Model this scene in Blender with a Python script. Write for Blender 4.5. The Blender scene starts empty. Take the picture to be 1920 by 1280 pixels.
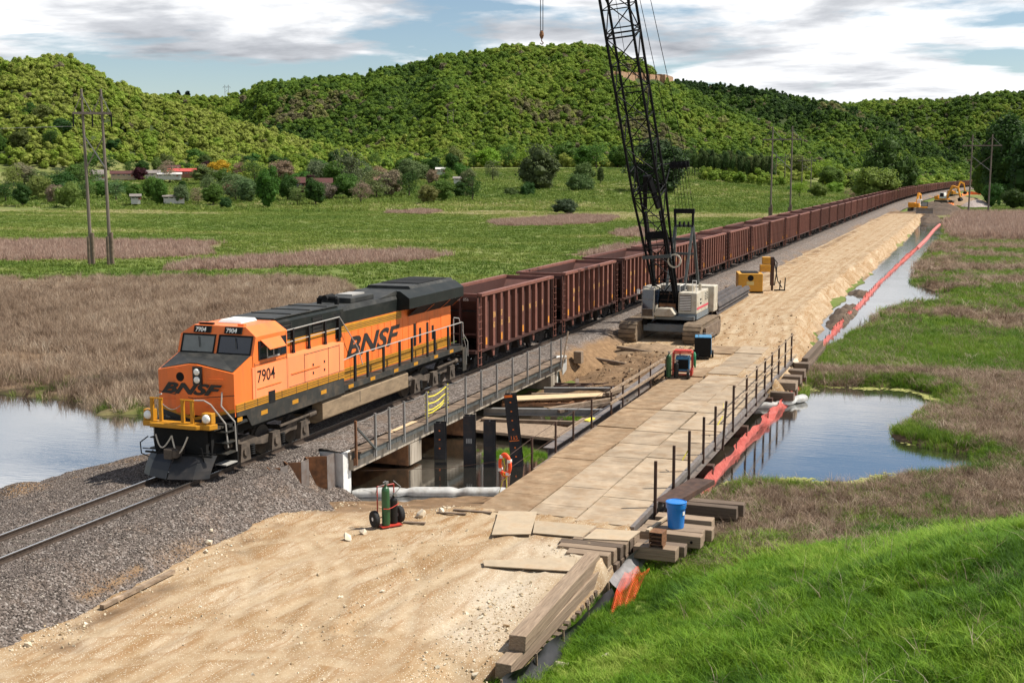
import bpy, math, random
import numpy as np
from mathutils import Vector, Matrix

random.seed(7)
rng = np.random.default_rng(7)
sc = bpy.context.scene
col = sc.collection

# ------------------------------------------------------------------ camera
CAM = np.array([24.207, -28.793, 9.974])
YAW, PITCH, ROLL, FPX = 0.356, 0.1368, -0.0024, 2301.0


def cam_axes():
    cy, sy = math.cos(YAW), math.sin(YAW)
    cp, sp = math.cos(PITCH), math.sin(PITCH)
    fwd = Vector((-sy * cp, cy * cp, -sp))
    right = Vector((cy, sy, 0))
    up = right.cross(fwd)
    c, s = math.cos(ROLL), math.sin(ROLL)
    return c * right + s * up, -s * right + c * up, fwd


_r, _u, _f = cam_axes()
cd = bpy.data.cameras.new('camera')
cam = bpy.data.objects.new('camera', cd)
col.objects.link(cam)
cam.matrix_world = Matrix(((_r.x, _u.x, -_f.x, CAM[0]), (_r.y, _u.y, -_f.y, CAM[1]),
                           (_r.z, _u.z, -_f.z, CAM[2]), (0, 0, 0, 1)))
cd.sensor_width = 36
cd.lens = FPX / 1920 * 36
cd.clip_start = 0.1
cd.clip_end = 9000
sc.camera = cam

# ------------------------------------------------------------------ light
SUN_EL, SUN_AZ = math.radians(55), math.radians(64)   # azimuth from +Y towards +X
sv = Vector((math.sin(SUN_AZ) * math.cos(SUN_EL), math.cos(SUN_AZ) * math.cos(SUN_EL), math.sin(SUN_EL)))
sd = bpy.data.lights.new('sun', 'SUN')
sd.energy = 5.0
sd.angle = math.radians(0.9)
sd.color = (1.0, 0.94, 0.84)
sun = bpy.data.objects.new('sun', sd)
col.objects.link(sun)
sun.rotation_euler = (-sv).to_track_quat('-Z', 'Y').to_euler()

w = bpy.data.worlds.new('World')
sc.world = w
w.use_nodes = True
nt = w.node_tree
nt.nodes.clear()


def wn(t, **k):
    n = nt.nodes.new(t)
    for a, b in k.items():
        setattr(n, a, b)
    return n


def wl(a, b):
    nt.links.new(a, b)


def wmath(op, a, b=None, clamp=False):
    n = wn('ShaderNodeMath', operation=op)
    n.use_clamp = clamp
    for i, v in enumerate((a, b)):
        if v is None:
            continue
        if isinstance(v, (int, float)):
            n.inputs[i].default_value = v
        else:
            wl(v, n.inputs[i])
    return n.outputs[0]


sky = wn('ShaderNodeTexSky', sky_type='NISHITA')
sky.sun_disc = False
sky.sun_elevation = SUN_EL
sky.sun_rotation = SUN_AZ
sky.air_density = 1.0
sky.dust_density = 0.15
sky.ozone_density = 2.2
tc = wn('ShaderNodeTexCoord')
sep = wn('ShaderNodeSeparateXYZ')
wl(tc.outputs['Generated'], sep.inputs[0])
zc = wmath('ADD', wmath('MAXIMUM', sep.outputs[2], 0.0), 0.075)
cx_ = wmath('DIVIDE', sep.outputs[0], zc)
cy_ = wmath('DIVIDE', sep.outputs[1], zc)
comb = wn('ShaderNodeCombineXYZ')
wl(cx_, comb.inputs[0])
wl(cy_, comb.inputs[1])


def cloud_noise(scale, detail, rough, off):
    mp = wn('ShaderNodeMapping')
    mp.inputs['Location'].default_value = off
    wl(comb.outputs[0], mp.inputs['Vector'])
    n = wn('ShaderNodeTexNoise')
    n.inputs['Scale'].default_value = scale
    n.inputs['Detail'].default_value = detail
    n.inputs['Roughness'].default_value = rough
    n.inputs['Distortion'].default_value = 0.25
    wl(mp.outputs[0], n.inputs['Vector'])
    return n.outputs['Fac']


def wramp(v, stops):
    r = wn('ShaderNodeValToRGB')
    e = r.color_ramp.elements
    while len(e) > 1:
        e.remove(e[-1])
    e[0].position, e[0].color = stops[0][0], (*stops[0][1], 1)
    for p, c in stops[1:]:
        x = e.new(p)
        x.color = (*c, 1)
    wl(v, r.inputs[0])
    return r.outputs[0]


dens = cloud_noise(0.55, 9, 0.56, (5.4, -8.7, 0.0))
dens2 = cloud_noise(0.62, 8, 0.56, (5.52, -9.0, 0.4))
shade = cloud_noise(1.35, 9, 0.55, (9.2, 2.0, 1.0))
cover = wramp(dens, [(0.465, (0, 0, 0)), (0.525, (1, 1, 1))])
cover = wmath('MULTIPLY', cover, wmath('GREATER_THAN', sep.outputs[2], 0.0))
# thick parts show grey bases, thin parts and edges stay bright
thick = wmath('ADD', wmath('MULTIPLY', dens2, 0.6), wmath('MULTIPLY', shade, 0.55))
ccol = wramp(thick, [(0.49, (11.4, 11.5, 11.7)), (0.585, (9.8, 9.9, 10.1)), (0.65, (6.4, 6.6, 7.0)), (0.75, (3.6, 3.8, 4.2))])
mixc = wn('ShaderNodeMix', data_type='RGBA')
wl(cover, mixc.inputs['Factor'])
wl(sky.outputs[0], mixc.inputs['A'])
wl(ccol, mixc.inputs['B'])
bg = wn('ShaderNodeBackground')
bg.inputs['Strength'].default_value = 0.072
wl(mixc.outputs['Result'], bg.inputs['Color'])
wo = wn('ShaderNodeOutputWorld')
wl(bg.outputs[0], wo.inputs['Surface'])

sc.view_settings.view_transform = 'Standard'
sc.view_settings.look = 'None'
sc.view_settings.gamma = 1.0
sc.view_settings.use_curve_mapping = False
sc.view_settings.exposure = 0.56
sc.render.engine = 'CYCLES'
sc.cycles.max_bounces = 6
sc.cycles.transparent_max_bounces = 8


# ------------------------------------------------------------------ material helpers
class NT:
    def __init__(s, m):
        s.t = m.node_tree
        s.t.nodes.clear()

    def n(s, t, **k):
        x = s.t.nodes.new(t)
        for a, b in k.items():
            setattr(x, a, b)
        return x

    def l(s, a, b):
        s.t.links.new(a, b)

    def ramp(s, v, stops):
        r = s.n('ShaderNodeValToRGB')
        e = r.color_ramp.elements
        while len(e) > 1:
            e.remove(e[-1])
        e[0].position, e[0].color = stops[0][0], (*stops[0][1], 1)
        for p, c in stops[1:]:
            x = e.new(p)
            x.color = (*c, 1)
        s.l(v, r.inputs[0])
        return r.outputs[0]

    def noise(s, scale, detail=6, rough=.55, vec=None, stretch=None, dist=0):
        x = s.n('ShaderNodeTexNoise')
        x.inputs['Scale'].default_value = scale
        x.inputs['Detail'].default_value = detail
        x.inputs['Roughness'].default_value = rough
        x.inputs['Distortion'].default_value = dist
        if vec is None:
            vec = s.n('ShaderNodeTexCoord').outputs['Object']
        if stretch is not None:
            mp = s.n('ShaderNodeMapping')
            mp.inputs['Scale'].default_value = stretch
            s.l(vec, mp.inputs['Vector'])
            vec = mp.outputs[0]
        s.l(vec, x.inputs['Vector'])
        return x.outputs['Fac']

    def voro(s, scale, vec=None, feature='F1', out='Color'):
        x = s.n('ShaderNodeTexVoronoi', feature=feature)
        x.inputs['Scale'].default_value = scale
        if vec is None:
            vec = s.n('ShaderNodeTexCoord').outputs['Object']
        s.l(vec, x.inputs['Vector'])
        return x.outputs[out]

    def mix(s, f, a, b, mode='MIX'):
        x = s.n('ShaderNodeMix', data_type='RGBA', blend_type=mode)
        for k, v in (('Factor', f), ('A', a), ('B', b)):
            if isinstance(v, (int, float)):
                x.inputs[k].default_value = v
            elif isinstance(v, tuple):
                x.inputs[k].default_value = (*v, 1)
            else:
                s.l(v, x.inputs[k])
        return x.outputs['Result']

    def math(s, op, a, b=None, clamp=False):
        x = s.n('ShaderNodeMath', operation=op)
        x.use_clamp = clamp
        for i, v in enumerate((a, b)):
            if v is None:
                continue
            if isinstance(v, (int, float)):
                x.inputs[i].default_value = v
            else:
                s.l(v, x.inputs[i])
        return x.outputs[0]

    def finish(s, color, rough=.8, metal=0., bump=None, bs=.3, bd=.05, spec=.3, extra=None):
        p = s.n('ShaderNodeBsdfPrincipled')
        if isinstance(color, tuple):
            p.inputs['Base Color'].default_value = (*color, 1)
        else:
            s.l(color, p.inputs['Base Color'])
        if isinstance(rough, (int, float)):
            p.inputs['Roughness'].default_value = rough
        else:
            s.l(rough, p.inputs['Roughness'])
        p.inputs['Metallic'].default_value = metal
        p.inputs['Specular IOR Level'].default_value = spec
        if bump is not None:
            b = s.n('ShaderNodeBump')
            b.inputs['Strength'].default_value = bs
            b.inputs['Distance'].default_value = bd
            s.l(bump, b.inputs['Height'])
            s.l(b.outputs[0], p.inputs['Normal'])
        o = s.n('ShaderNodeOutputMaterial')
        s.l(p.outputs[0], o.inputs['Surface'])
        return p, o


def newmat(name):
    m = bpy.data.materials.new(name)
    m.use_nodes = True
    return m, NT(m)


MATS = {}


def mat(name, c, rough=.6, metal=0., var=.25, scale=3., dirt=None, dirt_amt=.5, bump=.15, spec=.3, stretch=None, objvar=0.):
    """procedural material: base colour broken up by noise and, if asked, by dirt of another colour"""
    if name in MATS:
        return MATS[name]
    m, t = newmat(name)
    n1 = t.noise(scale, 7, .6, stretch=stretch)
    lo = tuple(max(0, x * (1 - var)) for x in c)
    hi = tuple(min(.95, x * (1 + var)) for x in c)
    k = t.ramp(n1, [(.3, lo), (.7, hi)])
    if dirt:
        n2 = t.noise(scale * .6 + .7, 8, .65, stretch=stretch)
        f = t.ramp(n2, [(.62 - dirt_amt * .3, (0, 0, 0)), (.80 - dirt_amt * .2, (1, 1, 1))])
        f = t.math('MULTIPLY', f, min(1., dirt_amt + .25))
        k = t.mix(f, k, dirt)
    if objvar:
        oi = t.n('ShaderNodeObjectInfo')
        v = t.math('ADD', t.math('MULTIPLY', oi.outputs['Random'], objvar * 2), 1 - objvar)
        hs = t.n('ShaderNodeHueSaturation')
        t.l(v, hs.inputs['Value'])
        t.l(k, hs.inputs['Color'])
        k = hs.outputs[0]
    t.finish(k, rough, metal, n1 if bump else None, bump, .02, spec)
    MATS[name] = m
    return m


# ------------------------------------------------------------------ mesh helpers
class MB:
    def __init__(s):
        s.v, s.f, s.m = [], [], []

    def add(s, vs, fs, m=0):
        o = len(s.v)
        s.v += [tuple(p) for p in vs]
        s.f += [tuple(i + o for i in q) for q in fs]
        s.m += [m] * len(fs)
        return s

    def box(s, x0, x1, y0, y1, z0, z1, m=0):
        vs = [(x, y, z) for z in (z0, z1) for y in (y0, y1) for x in (x0, x1)]
        return s.add(vs, [(0, 2, 3, 1), (4, 5, 7, 6), (0, 1, 5, 4), (2, 6, 7, 3), (0, 4, 6, 2), (1, 3, 7, 5)], m)

    def bar(s, p, q, w, h=None, up=(0, 0, 1), m=0):
        h = h or w
        p, q = Vector(p), Vector(q)
        d = (q - p).normalized()
        u = Vector(up)
        if abs(d.dot(u)) > .98:
            u = Vector((0, 1, 0))
        sx = d.cross(u).normalized() * (w / 2)
        uz = sx.cross(d).normalized() * (h / 2)
        vs = [p - sx - uz, p + sx - uz, p + sx + uz, p - sx + uz, q - sx - uz, q + sx - uz, q + sx + uz, q - sx + uz]
        return s.add(vs, [(0, 3, 2, 1), (4, 5, 6, 7), (0, 1, 5, 4), (1, 2, 6, 5), (2, 3, 7, 6), (3, 0, 4, 7)][:] , m)

    def cyl(s, p, q, r, n=10, r2=None, m=0, cap=True):
        r2 = r if r2 is None else r2
        p, q = Vector(p), Vector(q)
        d = (q - p).normalized()
        a = d.orthogonal().normalized()
        b = d.cross(a)
        vs = []
        for c, rr in ((p, r), (q, r2)):
            for i in range(n):
                t = 2 * math.pi * i / n
                vs.append(c + a * (rr * math.cos(t)) + b * (rr * math.sin(t)))
        fs = [(i, (i + 1) % n, n + (i + 1) % n, n + i) for i in range(n)]
        if cap:
            fs += [tuple(reversed(range(n))), tuple(range(n, 2 * n))]
        return s.add(vs, fs, m)

    def tube(s, pts, r, n=6, m=0):
        for a, b in zip(pts[:-1], pts[1:]):
            s.cyl(a, b, r, n, m=m)
        return s

    def prism(s, poly, axis, a, b, m=0):
        """poly: 2-D outline; axis 'x': (y,z), 'y': (x,z), 'z': (x,y)"""
        n = len(poly)

        def P(u, v, w_):
            return {'x': (w_, u, v), 'y': (u, w_, v), 'z': (u, v, w_)}[axis]
        vs = [P(u, v, a) for u, v in poly] + [P(u, v, b) for u, v in poly]
        ar = sum(poly[i][0] * poly[(i + 1) % n][1] - poly[(i + 1) % n][0] * poly[i][1] for i in range(n))
        flip = (ar > 0) ^ (axis == 'y') ^ (b < a)
        fs = [(i, (i + 1) % n, n + (i + 1) % n, n + i) for i in range(n)] + [tuple(reversed(range(n))), tuple(range(n, 2 * n))]
        if not flip:
            fs = [tuple(reversed(q)) for q in fs]
        return s.add(vs, fs, m)

    def lathe(s, prof, c, axis='z', n=16, m=0):
        vs = []
        for r, h in prof:
            for i in range(n):
                t = 2 * math.pi * i / n
                a, b = r * math.cos(t), r * math.sin(t)
                vs.append({'z': (c[0] + a, c[1] + b, c[2] + h), 'x': (c[0] + h, c[1] + a, c[2] + b), 'y': (c[0] + b, c[1] + h, c[2] + a)}[axis])
        fs = []
        for k in range(len(prof) - 1):
            for i in range(n):
                j = (i + 1) % n
                fs.append((k * n + i, k * n + j, (k + 1) * n + j, (k + 1) * n + i))
        fs.append(tuple(reversed(range(n))))
        fs.append(tuple(range((len(prof) - 1) * n, len(prof) * n)))
        return s.add(vs, fs, m)

    def quad(s, a, b, c, d, m=0):
        return s.add([a, b, c, d], [(0, 1, 2, 3)], m)

    def mesh(s, name, mats, smooth=False):
        me = bpy.data.meshes.new(name)
        me.from_pydata(s.v, [], s.f)
        for x in (mats if isinstance(mats, (list, tuple)) else [mats]):
            me.materials.append(x)
        if max(s.m, default=0) > 0:
            me.polygons.foreach_set('material_index', s.m)
        if smooth:
            me.polygons.foreach_set('use_smooth', [True] * len(s.f))
        me.update()
        return me

    def build(s, name, mats, parent=None, smooth=False, bevel=0):
        me = s.mesh(name, mats, smooth)
        o = link(name, me, parent)
        if bevel:
            b = o.modifiers.new('bevel', 'BEVEL')
            b.width = bevel
            b.segments = 2
            b.limit_method = 'ANGLE'
        return o


def link(name, data, parent=None):
    o = bpy.data.objects.new(name, data)
    col.objects.link(o)
    if parent is not None:
        o.parent = parent
    return o


def tag(o, label, cat, group=None):
    o['label'] = label
    o['category'] = cat
    if group:
        o['group'] = group
    return o


def thing(name, label, cat, loc=(0, 0, 0), rz=0., group=None):
    o = link(name, None)
    o.location = loc
    o.rotation_euler = (0, 0, rz)
    o.empty_display_size = .3
    return tag(o, label, cat, group)


def copy_tree(o, parent=None):
    c = o.copy()
    col.objects.link(c)
    c.parent = parent
    for ch in list(o.children):
        copy_tree(ch, c)
    return c


def text_mesh(s, size, shear=0., extrude=.004, offset=0., mat_=None, sx=1.):
    cu = bpy.data.curves.new('text', 'FONT')
    cu.body = s
    cu.size = size
    cu.shear = shear
    cu.extrude = extrude
    cu.offset = offset
    cu.resolution_u = 3
    o = bpy.data.objects.new('text', cu)
    me = bpy.data.meshes.new_from_object(o)
    bpy.data.objects.remove(o)
    bpy.data.curves.remove(cu)
    if sx != 1.:
        me.transform(Matrix.Scale(sx, 4, (1, 0, 0)))
    me.materials.clear()
    me.materials.append(mat_)
    return me


M_SIDE = Matrix(((0, 0, 1, 0), (1, 0, 0, 0), (0, 1, 0, 0), (0, 0, 0, 1)))     # text on a face towards +X
M_FRONT = Matrix(((1, 0, 0, 0), (0, 0, -1, 0), (0, 1, 0, 0), (0, 0, 0, 1)))   # text on a face towards -Y


def text(name, s, size, pos, M, mat_, parent=None, **k):
    me = text_mesh(s, size, mat_=mat_, **k)
    o = link(name, me, parent)
    o.matrix_local = Matrix.Translation(pos) @ M
    return o


# ------------------------------------------------------------------ numpy helpers
def vnoise(x, y, seed=0):
    x = np.asarray(x, float)
    y = np.asarray(y, float)
    xi, yi = np.floor(x).astype(np.int64), np.floor(y).astype(np.int64)
    fx, fy = x - xi, y - yi
    fx = fx * fx * (3 - 2 * fx)
    fy = fy * fy * (3 - 2 * fy)

    def h(a, b):
        n = (a * 374761393 + b * 668265263 + seed * 1442695041) & 0xffffffff
        n = ((n ^ (n >> 13)) * 1274126177) & 0xffffffff
        return ((n ^ (n >> 16)) & 0xffff) / 65535.0
    return (h(xi, yi) * (1 - fx) + h(xi + 1, yi) * fx) * (1 - fy) + (h(xi, yi + 1) * (1 - fx) + h(xi + 1, yi + 1) * fx) * fy


def fbm(x, y, s, o=4, seed=0):
    """about -1..1"""
    a, t, k = 1., 0., 0.
    for i in range(o):
        t = t + a * (vnoise(x / s, y / s, seed + i * 17) * 2 - 1)
        k += a
        a *= .5
        s /= 2.03
    return t / k


def sdist(poly, x, y):
    """signed distance to a polygon, negative inside"""
    x = np.asarray(x, float)
    y = np.asarray(y, float)
    d = np.full(x.shape, 1e9)
    ins = np.zeros(x.shape, bool)
    n = len(poly)
    for i in range(n):
        ax, ay = poly[i]
        bx, by = poly[(i + 1) % n]
        ex, ey = bx - ax, by - ay
        t = np.clip(((x - ax) * ex + (y - ay) * ey) / (ex * ex + ey * ey + 1e-12), 0, 1)
        d = np.minimum(d, np.hypot(x - ax - t * ex, y - ay - t * ey))
        c = ((ay > y) != (by > y))
        xx = ex * (y - ay) / (ey if abs(ey) > 1e-9 else 1e-9) + ax
        ins ^= c & (x < xx)
    return np.where(ins, -d, d)


def sstep(a, b, x):
    t = np.clip((x - a) / (b - a), 0, 1)
    return t * t * (3 - 2 * t)


def px_ground(x, y, z):
    """world point where the ray through photo pixel (x, y) meets height z"""
    d = np.array(_f) + np.array(_r) * ((x - 960) / FPX) + np.array(_u) * ((640 - y) / FPX)
    return CAM + d * ((z - CAM[2]) / d[2])


def px_at(x, y, dist):
    """world point on the ray through photo pixel (x, y) at a horizontal distance"""
    d = np.array(_f) + np.array(_r) * ((x - 960) / FPX) + np.array(_u) * ((640 - y) / FPX)
    return CAM + d * (dist / math.hypot(d[0], d[1]))


def grid_mesh(name, xs, ys, Z, mats, keep=None, attrs=None, smooth=True, matidx=None):
    nx, ny = len(xs), len(ys)
    X, Y = np.meshgrid(xs, ys)
    V = np.stack([X, Y, Z], -1).reshape(-1, 3)
    i = np.arange(nx - 1)[None, :] + np.arange(ny - 1)[:, None] * nx
    F = np.stack([i, i + 1, i + 1 + nx, i + nx], -1).reshape(-1, 4)
    if keep is not None:
        F = F[keep.reshape(-1)]
    used = np.unique(F)
    remap = np.full(len(V), -1)
    remap[used] = np.arange(len(used))
    V = V[used]
    F = remap[F]
    me = bpy.data.meshes.new(name)
    me.vertices.add(len(V))
    me.vertices.foreach_set('co', V.astype(np.float32).ravel())
    me.loops.add(F.size)
    me.loops.foreach_set('vertex_index', F.ravel().astype(np.int32))
    me.polygons.add(len(F))
    me.polygons.foreach_set('loop_start', (np.arange(len(F)) * 4).astype(np.int32))
    me.polygons.foreach_set('use_smooth', np.full(len(F), smooth))
    for x in (mats if isinstance(mats, (list, tuple)) else [mats]):
        me.materials.append(x)
    if attrs:
        for an, A in attrs.items():
            a = me.attributes.new(an, 'FLOAT', 'POINT')
            a.data.foreach_set('value', A.reshape(-1)[used].astype(np.float32))
    me.update(calc_edges=True)
    me.validate()
    return me


def struct(name, me):
    o = link(name, me)
    o['kind'] = 'structure'
    return o


def scatter(name, label, cat, P, rot, scl, idx, tint, protos):
    """one object that instances small prototype meshes on points"""
    n = len(P)
    me = bpy.data.meshes.new(name + '_points')
    me.vertices.add(n)
    me.vertices.foreach_set('co', np.asarray(P, np.float32).ravel())
    for an, ty, key, A in (('rot', 'FLOAT_VECTOR', 'vector', rot), ('scl', 'FLOAT_VECTOR', 'vector', scl),
                           ('idx', 'INT', 'value', idx), ('tint', 'FLOAT', 'value', tint)):
        a = me.attributes.new(an, ty, 'POINT')
        a.data.foreach_set(key, np.asarray(A, np.int32 if ty == 'INT' else np.float32).ravel())
    o = link(name, me)
    o['kind'] = 'stuff'
    tag(o, label, cat)
    g = bpy.data.node_groups.new(name, 'GeometryNodeTree')
    g.interface.new_socket('Geometry', in_out='INPUT', socket_type='NodeSocketGeometry')
    g.interface.new_socket('Geometry', in_out='OUTPUT', socket_type='NodeSocketGeometry')
    gi = g.nodes.new('NodeGroupInput')
    go = g.nodes.new('NodeGroupOutput')
    g2i = g.nodes.new('GeometryNodeGeometryToInstance')
    for pm in reversed(protos):
        po = bpy.data.objects.new(name + '_piece', pm)
        oi = g.nodes.new('GeometryNodeObjectInfo')
        oi.inputs['Object'].default_value = po
        g.links.new(oi.outputs['Geometry'], g2i.inputs[0])
    iop = g.nodes.new('GeometryNodeInstanceOnPoints')
    g.links.new(gi.outputs[0], iop.inputs['Points'])
    g.links.new(g2i.outputs[0], iop.inputs['Instance'])
    iop.inputs['Pick Instance'].default_value = True
    for an, ty, sk in (('idx', 'INT', 'Instance Index'), ('rot', 'FLOAT_VECTOR', 'Rotation'), ('scl', 'FLOAT_VECTOR', 'Scale')):
        a = g.nodes.new('GeometryNodeInputNamedAttribute')
        a.data_type = ty
        a.inputs['Name'].default_value = an
        g.links.new(a.outputs['Attribute'], iop.inputs[sk])
    g.links.new(iop.outputs[0], go.inputs[0])
    md = o.modifiers.new('scatter', 'NODES')
    md.node_group = g
    return o
# ================================================================== SETTING
WATER_Z = -2.05
PAD_Z = -0.9

POND_LEFT = [(-1, 12), (-3, 11), (-5, 11), (-6.5, 7), (-8, 0), (-9, -15), (-90, -15), (-90, 18), (-40, 22), (-26, 23.2), (-20, 23.4),
             (-17.6, 22.4), (-16.2, 20.6), (-15, 21.6), (-12.6, 23.4), (-9, 25.5), (-3, 26), (-1, 26)]
CREEK = [(-4, 10.6), (1, 9.0), (3, 8.6), (5.5, 8.2), (8, 7.8), (10, 7.6), (14.8, 8.5), (15.3, 10.5), (15.4, 15), (16, 24), (16, 36), (14.5, 36.6), (10, 35.0), (7, 33), (2, 33), (-4, 33)]
POND_RIGHT = [(14, 14.5), (16.5, 17.6), (18.6, 18.2), (20.4, 18.6), (21.4, 19.8), (22.4, 21), (24.0, 22.3), (25.4, 24.2), (24.8, 26.2),
              (23.2, 27.2), (21.9, 28.8), (21.6, 31), (22.6, 34), (23.6, 38.0), (23.2, 41), (21.5, 42.8), (18.5, 42.2), (16.2, 41.1), (15, 34)]
DITCH = [(15.0, 52), (13.7, 62), (13.1, 74), (13.0, 87), (13.2, 137), (13.6, 200), (13.2, 290), (18.4, 292), (20.0, 230), (18.8, 170), (18.4, 137), (19.0, 112), (22.5, 99), (23.5, 92), (19, 87),
         (17.6, 80), (16.9, 66), (16.2, 56)]
PAD_SOUTH = [(1.5, -60), (1.5, 4.6), (4.2, 4.9), (6.2, 5.6), (8.0, 6.5), (9.3, 7.4), (14.9, 7.4), (14.75, 3.9), (14.55, -2.9), (13.3, -4.2), (13.0, -7), (13.6, -12), (14.5, -60)]
ROAD_NORTH = [(1.5, 45.5), (4.2, 45.3), (5.6, 44.2), (7.6, 43.2), (8.7, 40.0), (9.4, 36.6), (14.7, 36.2), (14.7, 44), (14.3, 51), (12.9, 60), (12.1, 74), (11.9, 87), (12.1, 137), (12.4, 200), (12.2, 300), (12.0, 322), (1.5, 326)]
TOE = [(13.9, -40), (14.3, -12), (14.75, -4.5), (15.0, -1.9), (15.55, 1.2), (16.5, 4.6), (17.6, 7.4), (19.6, 9.9), (22.5, 11.9), (26.4, 13.9), (33, 17), (60, 27), (60, -40)]


# hill crests: bearing (as photo column), skyline row, distance, half width of the slope
RIDGES = [
    [(-420, 150, 1000, 330), (-200, 120, 990, 330), (-60, 112, 970, 320), (0, 108, 965, 320), (50, 100, 960, 320), (100, 97, 960, 320), (150, 99, 960, 310), (185, 112, 965, 300), (212, 128, 970, 290), (228, 143, 970, 290), (262, 152, 975, 280), (300, 166, 975, 270), (350, 182, 970, 260),
     (430, 205, 960, 250), (530, 238, 940, 230), (640, 270, 900, 190), (760, 295, 860, 140), (860, 330, 840, 100)],
    [(60, 200, 1750, 420), (180, 172, 1750, 420), (330, 165, 1750, 420), (420, 168, 1700, 420), (470, 158, 1620, 430), (500, 143, 1560, 450), (560, 141, 1530, 460), (640, 131, 1520, 470), (680, 135, 1510, 470), (720, 122, 1500, 480), (780, 107, 1500, 500), (900, 89, 1500, 520),
     (1000, 79, 1500, 530), (1060, 76, 1500, 530), (1105, 77, 1500, 530), (1135, 84, 1500, 520), (1170, 97, 1500, 500), (1205, 110, 1500, 490), (1230, 127, 1500, 480), (1246, 142, 1500, 470), (1275, 156, 1510, 450), (1340, 180, 1500, 400), (1450, 226, 1450, 320), (1560, 268, 1400, 240), (1650, 300, 1380, 200), (1740, 330, 1360, 160)],
    [(600, 330, 1150, 180), (640, 268, 1180, 200), (780, 234, 1230, 240), (880, 208, 1270, 250), (960, 190, 1320, 260), (1040, 230, 1340, 260), (1120, 290, 1340, 200)],
    [(1150, 150, 2150, 500), (1260, 145, 2120, 500), (1300, 146, 2110, 500), (1340, 150, 2100, 510), (1440, 163, 2060, 520), (1560, 185, 2020, 500), (1650, 214, 1960, 430), (1740, 256, 1880, 360), (1815, 294, 1800, 260), (1900, 335, 1800, 200)],
    [(1440, 205, 3000, 600), (1580, 189, 2950, 640), (1640, 182, 2900, 640), (1700, 180, 2900, 660), (1760, 181, 2900, 660), (1800, 174, 2850, 660), (1860, 168, 2850, 660), (1920, 165, 2800, 660), (2080, 160, 2750, 660), (2300, 165, 2700, 660)],
]


def crown_off(D):
    return np.interp(D, [900, 1100, 1500, 1750, 2100, 3000], [11, 13, 16, 18, 20, 22])


def floor_z(x, y):
    D = np.hypot(x - CAM[0], y - CAM[1])
    k = sstep(-30, -140, x) * 0.85 + .15 * sstep(0, -60, x)
    lift = np.clip(D - 430, 0, 420) * .036 + np.clip(D - 850, 0, 2500) * .006
    return -1.85 + lift * k + np.clip(D - 900, 0, 2500) * .003 * (1 - k)


def ridge_h(x, y):
    """height the hills add above the valley floor"""
    z = np.zeros_like(x)
    fl = floor_z(x, y)
    dx, dy = x - CAM[0], y - CAM[1]
    D = np.hypot(dx, dy)
    ca, sa = math.cos(YAW), math.sin(YAW)
    fw = -sa * dx + ca * dy
    px = np.where(fw > 1, 960 + FPX / math.cos(PITCH) * (ca * dx + sa * dy) / np.maximum(fw, 1), -9999)
    for R in RIDGES:
        A = np.array(R, float)
        crest = CAM[2] + (322 - A[:, 1]) / FPX * A[:, 2] * np.cos(np.arctan((A[:, 0] - 960) / FPX)) - crown_off(A[:, 2])
        h = np.interp(px, A[:, 0], crest)
        Dc = np.interp(px, A[:, 0], A[:, 2]) + 25 * fbm(px, px * 0, 60., 2, 17)
        wd = np.interp(px, A[:, 0], A[:, 3])
        edge = sstep(A[0, 0] - 120, A[0, 0], px) * sstep(A[-1, 0] + 120, A[-1, 0], px)
        u = np.clip(np.abs(D - Dc) / wd, 0, 1)
        pr = (.5 + .5 * np.cos(np.pi * u)) * .72 + .28 * (1 - u)
        gully = 1 + .16 * fbm(x, y, 150., 3, 23) * sstep(.06, .3, u)
        z = np.maximum(z, np.maximum(h - fl, 0) * pr * edge * gully)
    return z


def terr(x, y):
    x = np.asarray(x, float)
    y = np.asarray(y, float)
    D = np.hypot(x - CAM[0], y - CAM[1])
    z = floor_z(x, y)
    near = 1 - sstep(220, 500, D)
    z = z + near * (fbm(x, y, 7., 4, 3) * .16 + fbm(x, y, 30., 2, 9) * .10)
    hz = ridge_h(x, y)
    z = z + hz
    # water bodies are dug below the water level
    jit = fbm(x, y, 3.2, 3, 5) * .9
    for poly, dep, soft in ((POND_LEFT, .75, 1.2), (CREEK, .8, 1.0), (POND_RIGHT, .7, 1.1), (DITCH, .50, 1.5)):
        xs_ = [p[0] for p in poly]
        ys_ = [p[1] for p in poly]
        b = (x > min(xs_) - 4) & (x < max(xs_) + 4) & (y > min(ys_) - 4) & (y < max(ys_) + 4)
        if b.any():
            d = sdist(poly, x[b], y[b]) + jit[b] * (.9 if poly is not CREEK else .3)
            zz = z[b]
            z[b] = zz - dep * sstep(soft * .6, -soft, d)
    return z


def ax(lo, flo, fhi, hi, fine, grow, mx):
    a = list(np.arange(flo, fhi, fine))
    s = fine
    v = a[-1]
    while v < hi:
        s = min(mx, s * grow)
        v += s
        a.append(v)
    s = fine
    v = a[0]
    pre = []
    while v > lo:
        s = min(mx, s * grow)
        v -= s
        pre.append(v)
    return np.array(pre[::-1] + a)


gx = ax(-2300, -32, 34, 1500, .42, 1.07, 26)
gy = ax(-90, -14, 62, 3600, .42, 1.05, 26)
GX, GY = np.meshgrid(gx, gy)
GZ = terr(GX, GY)

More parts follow.
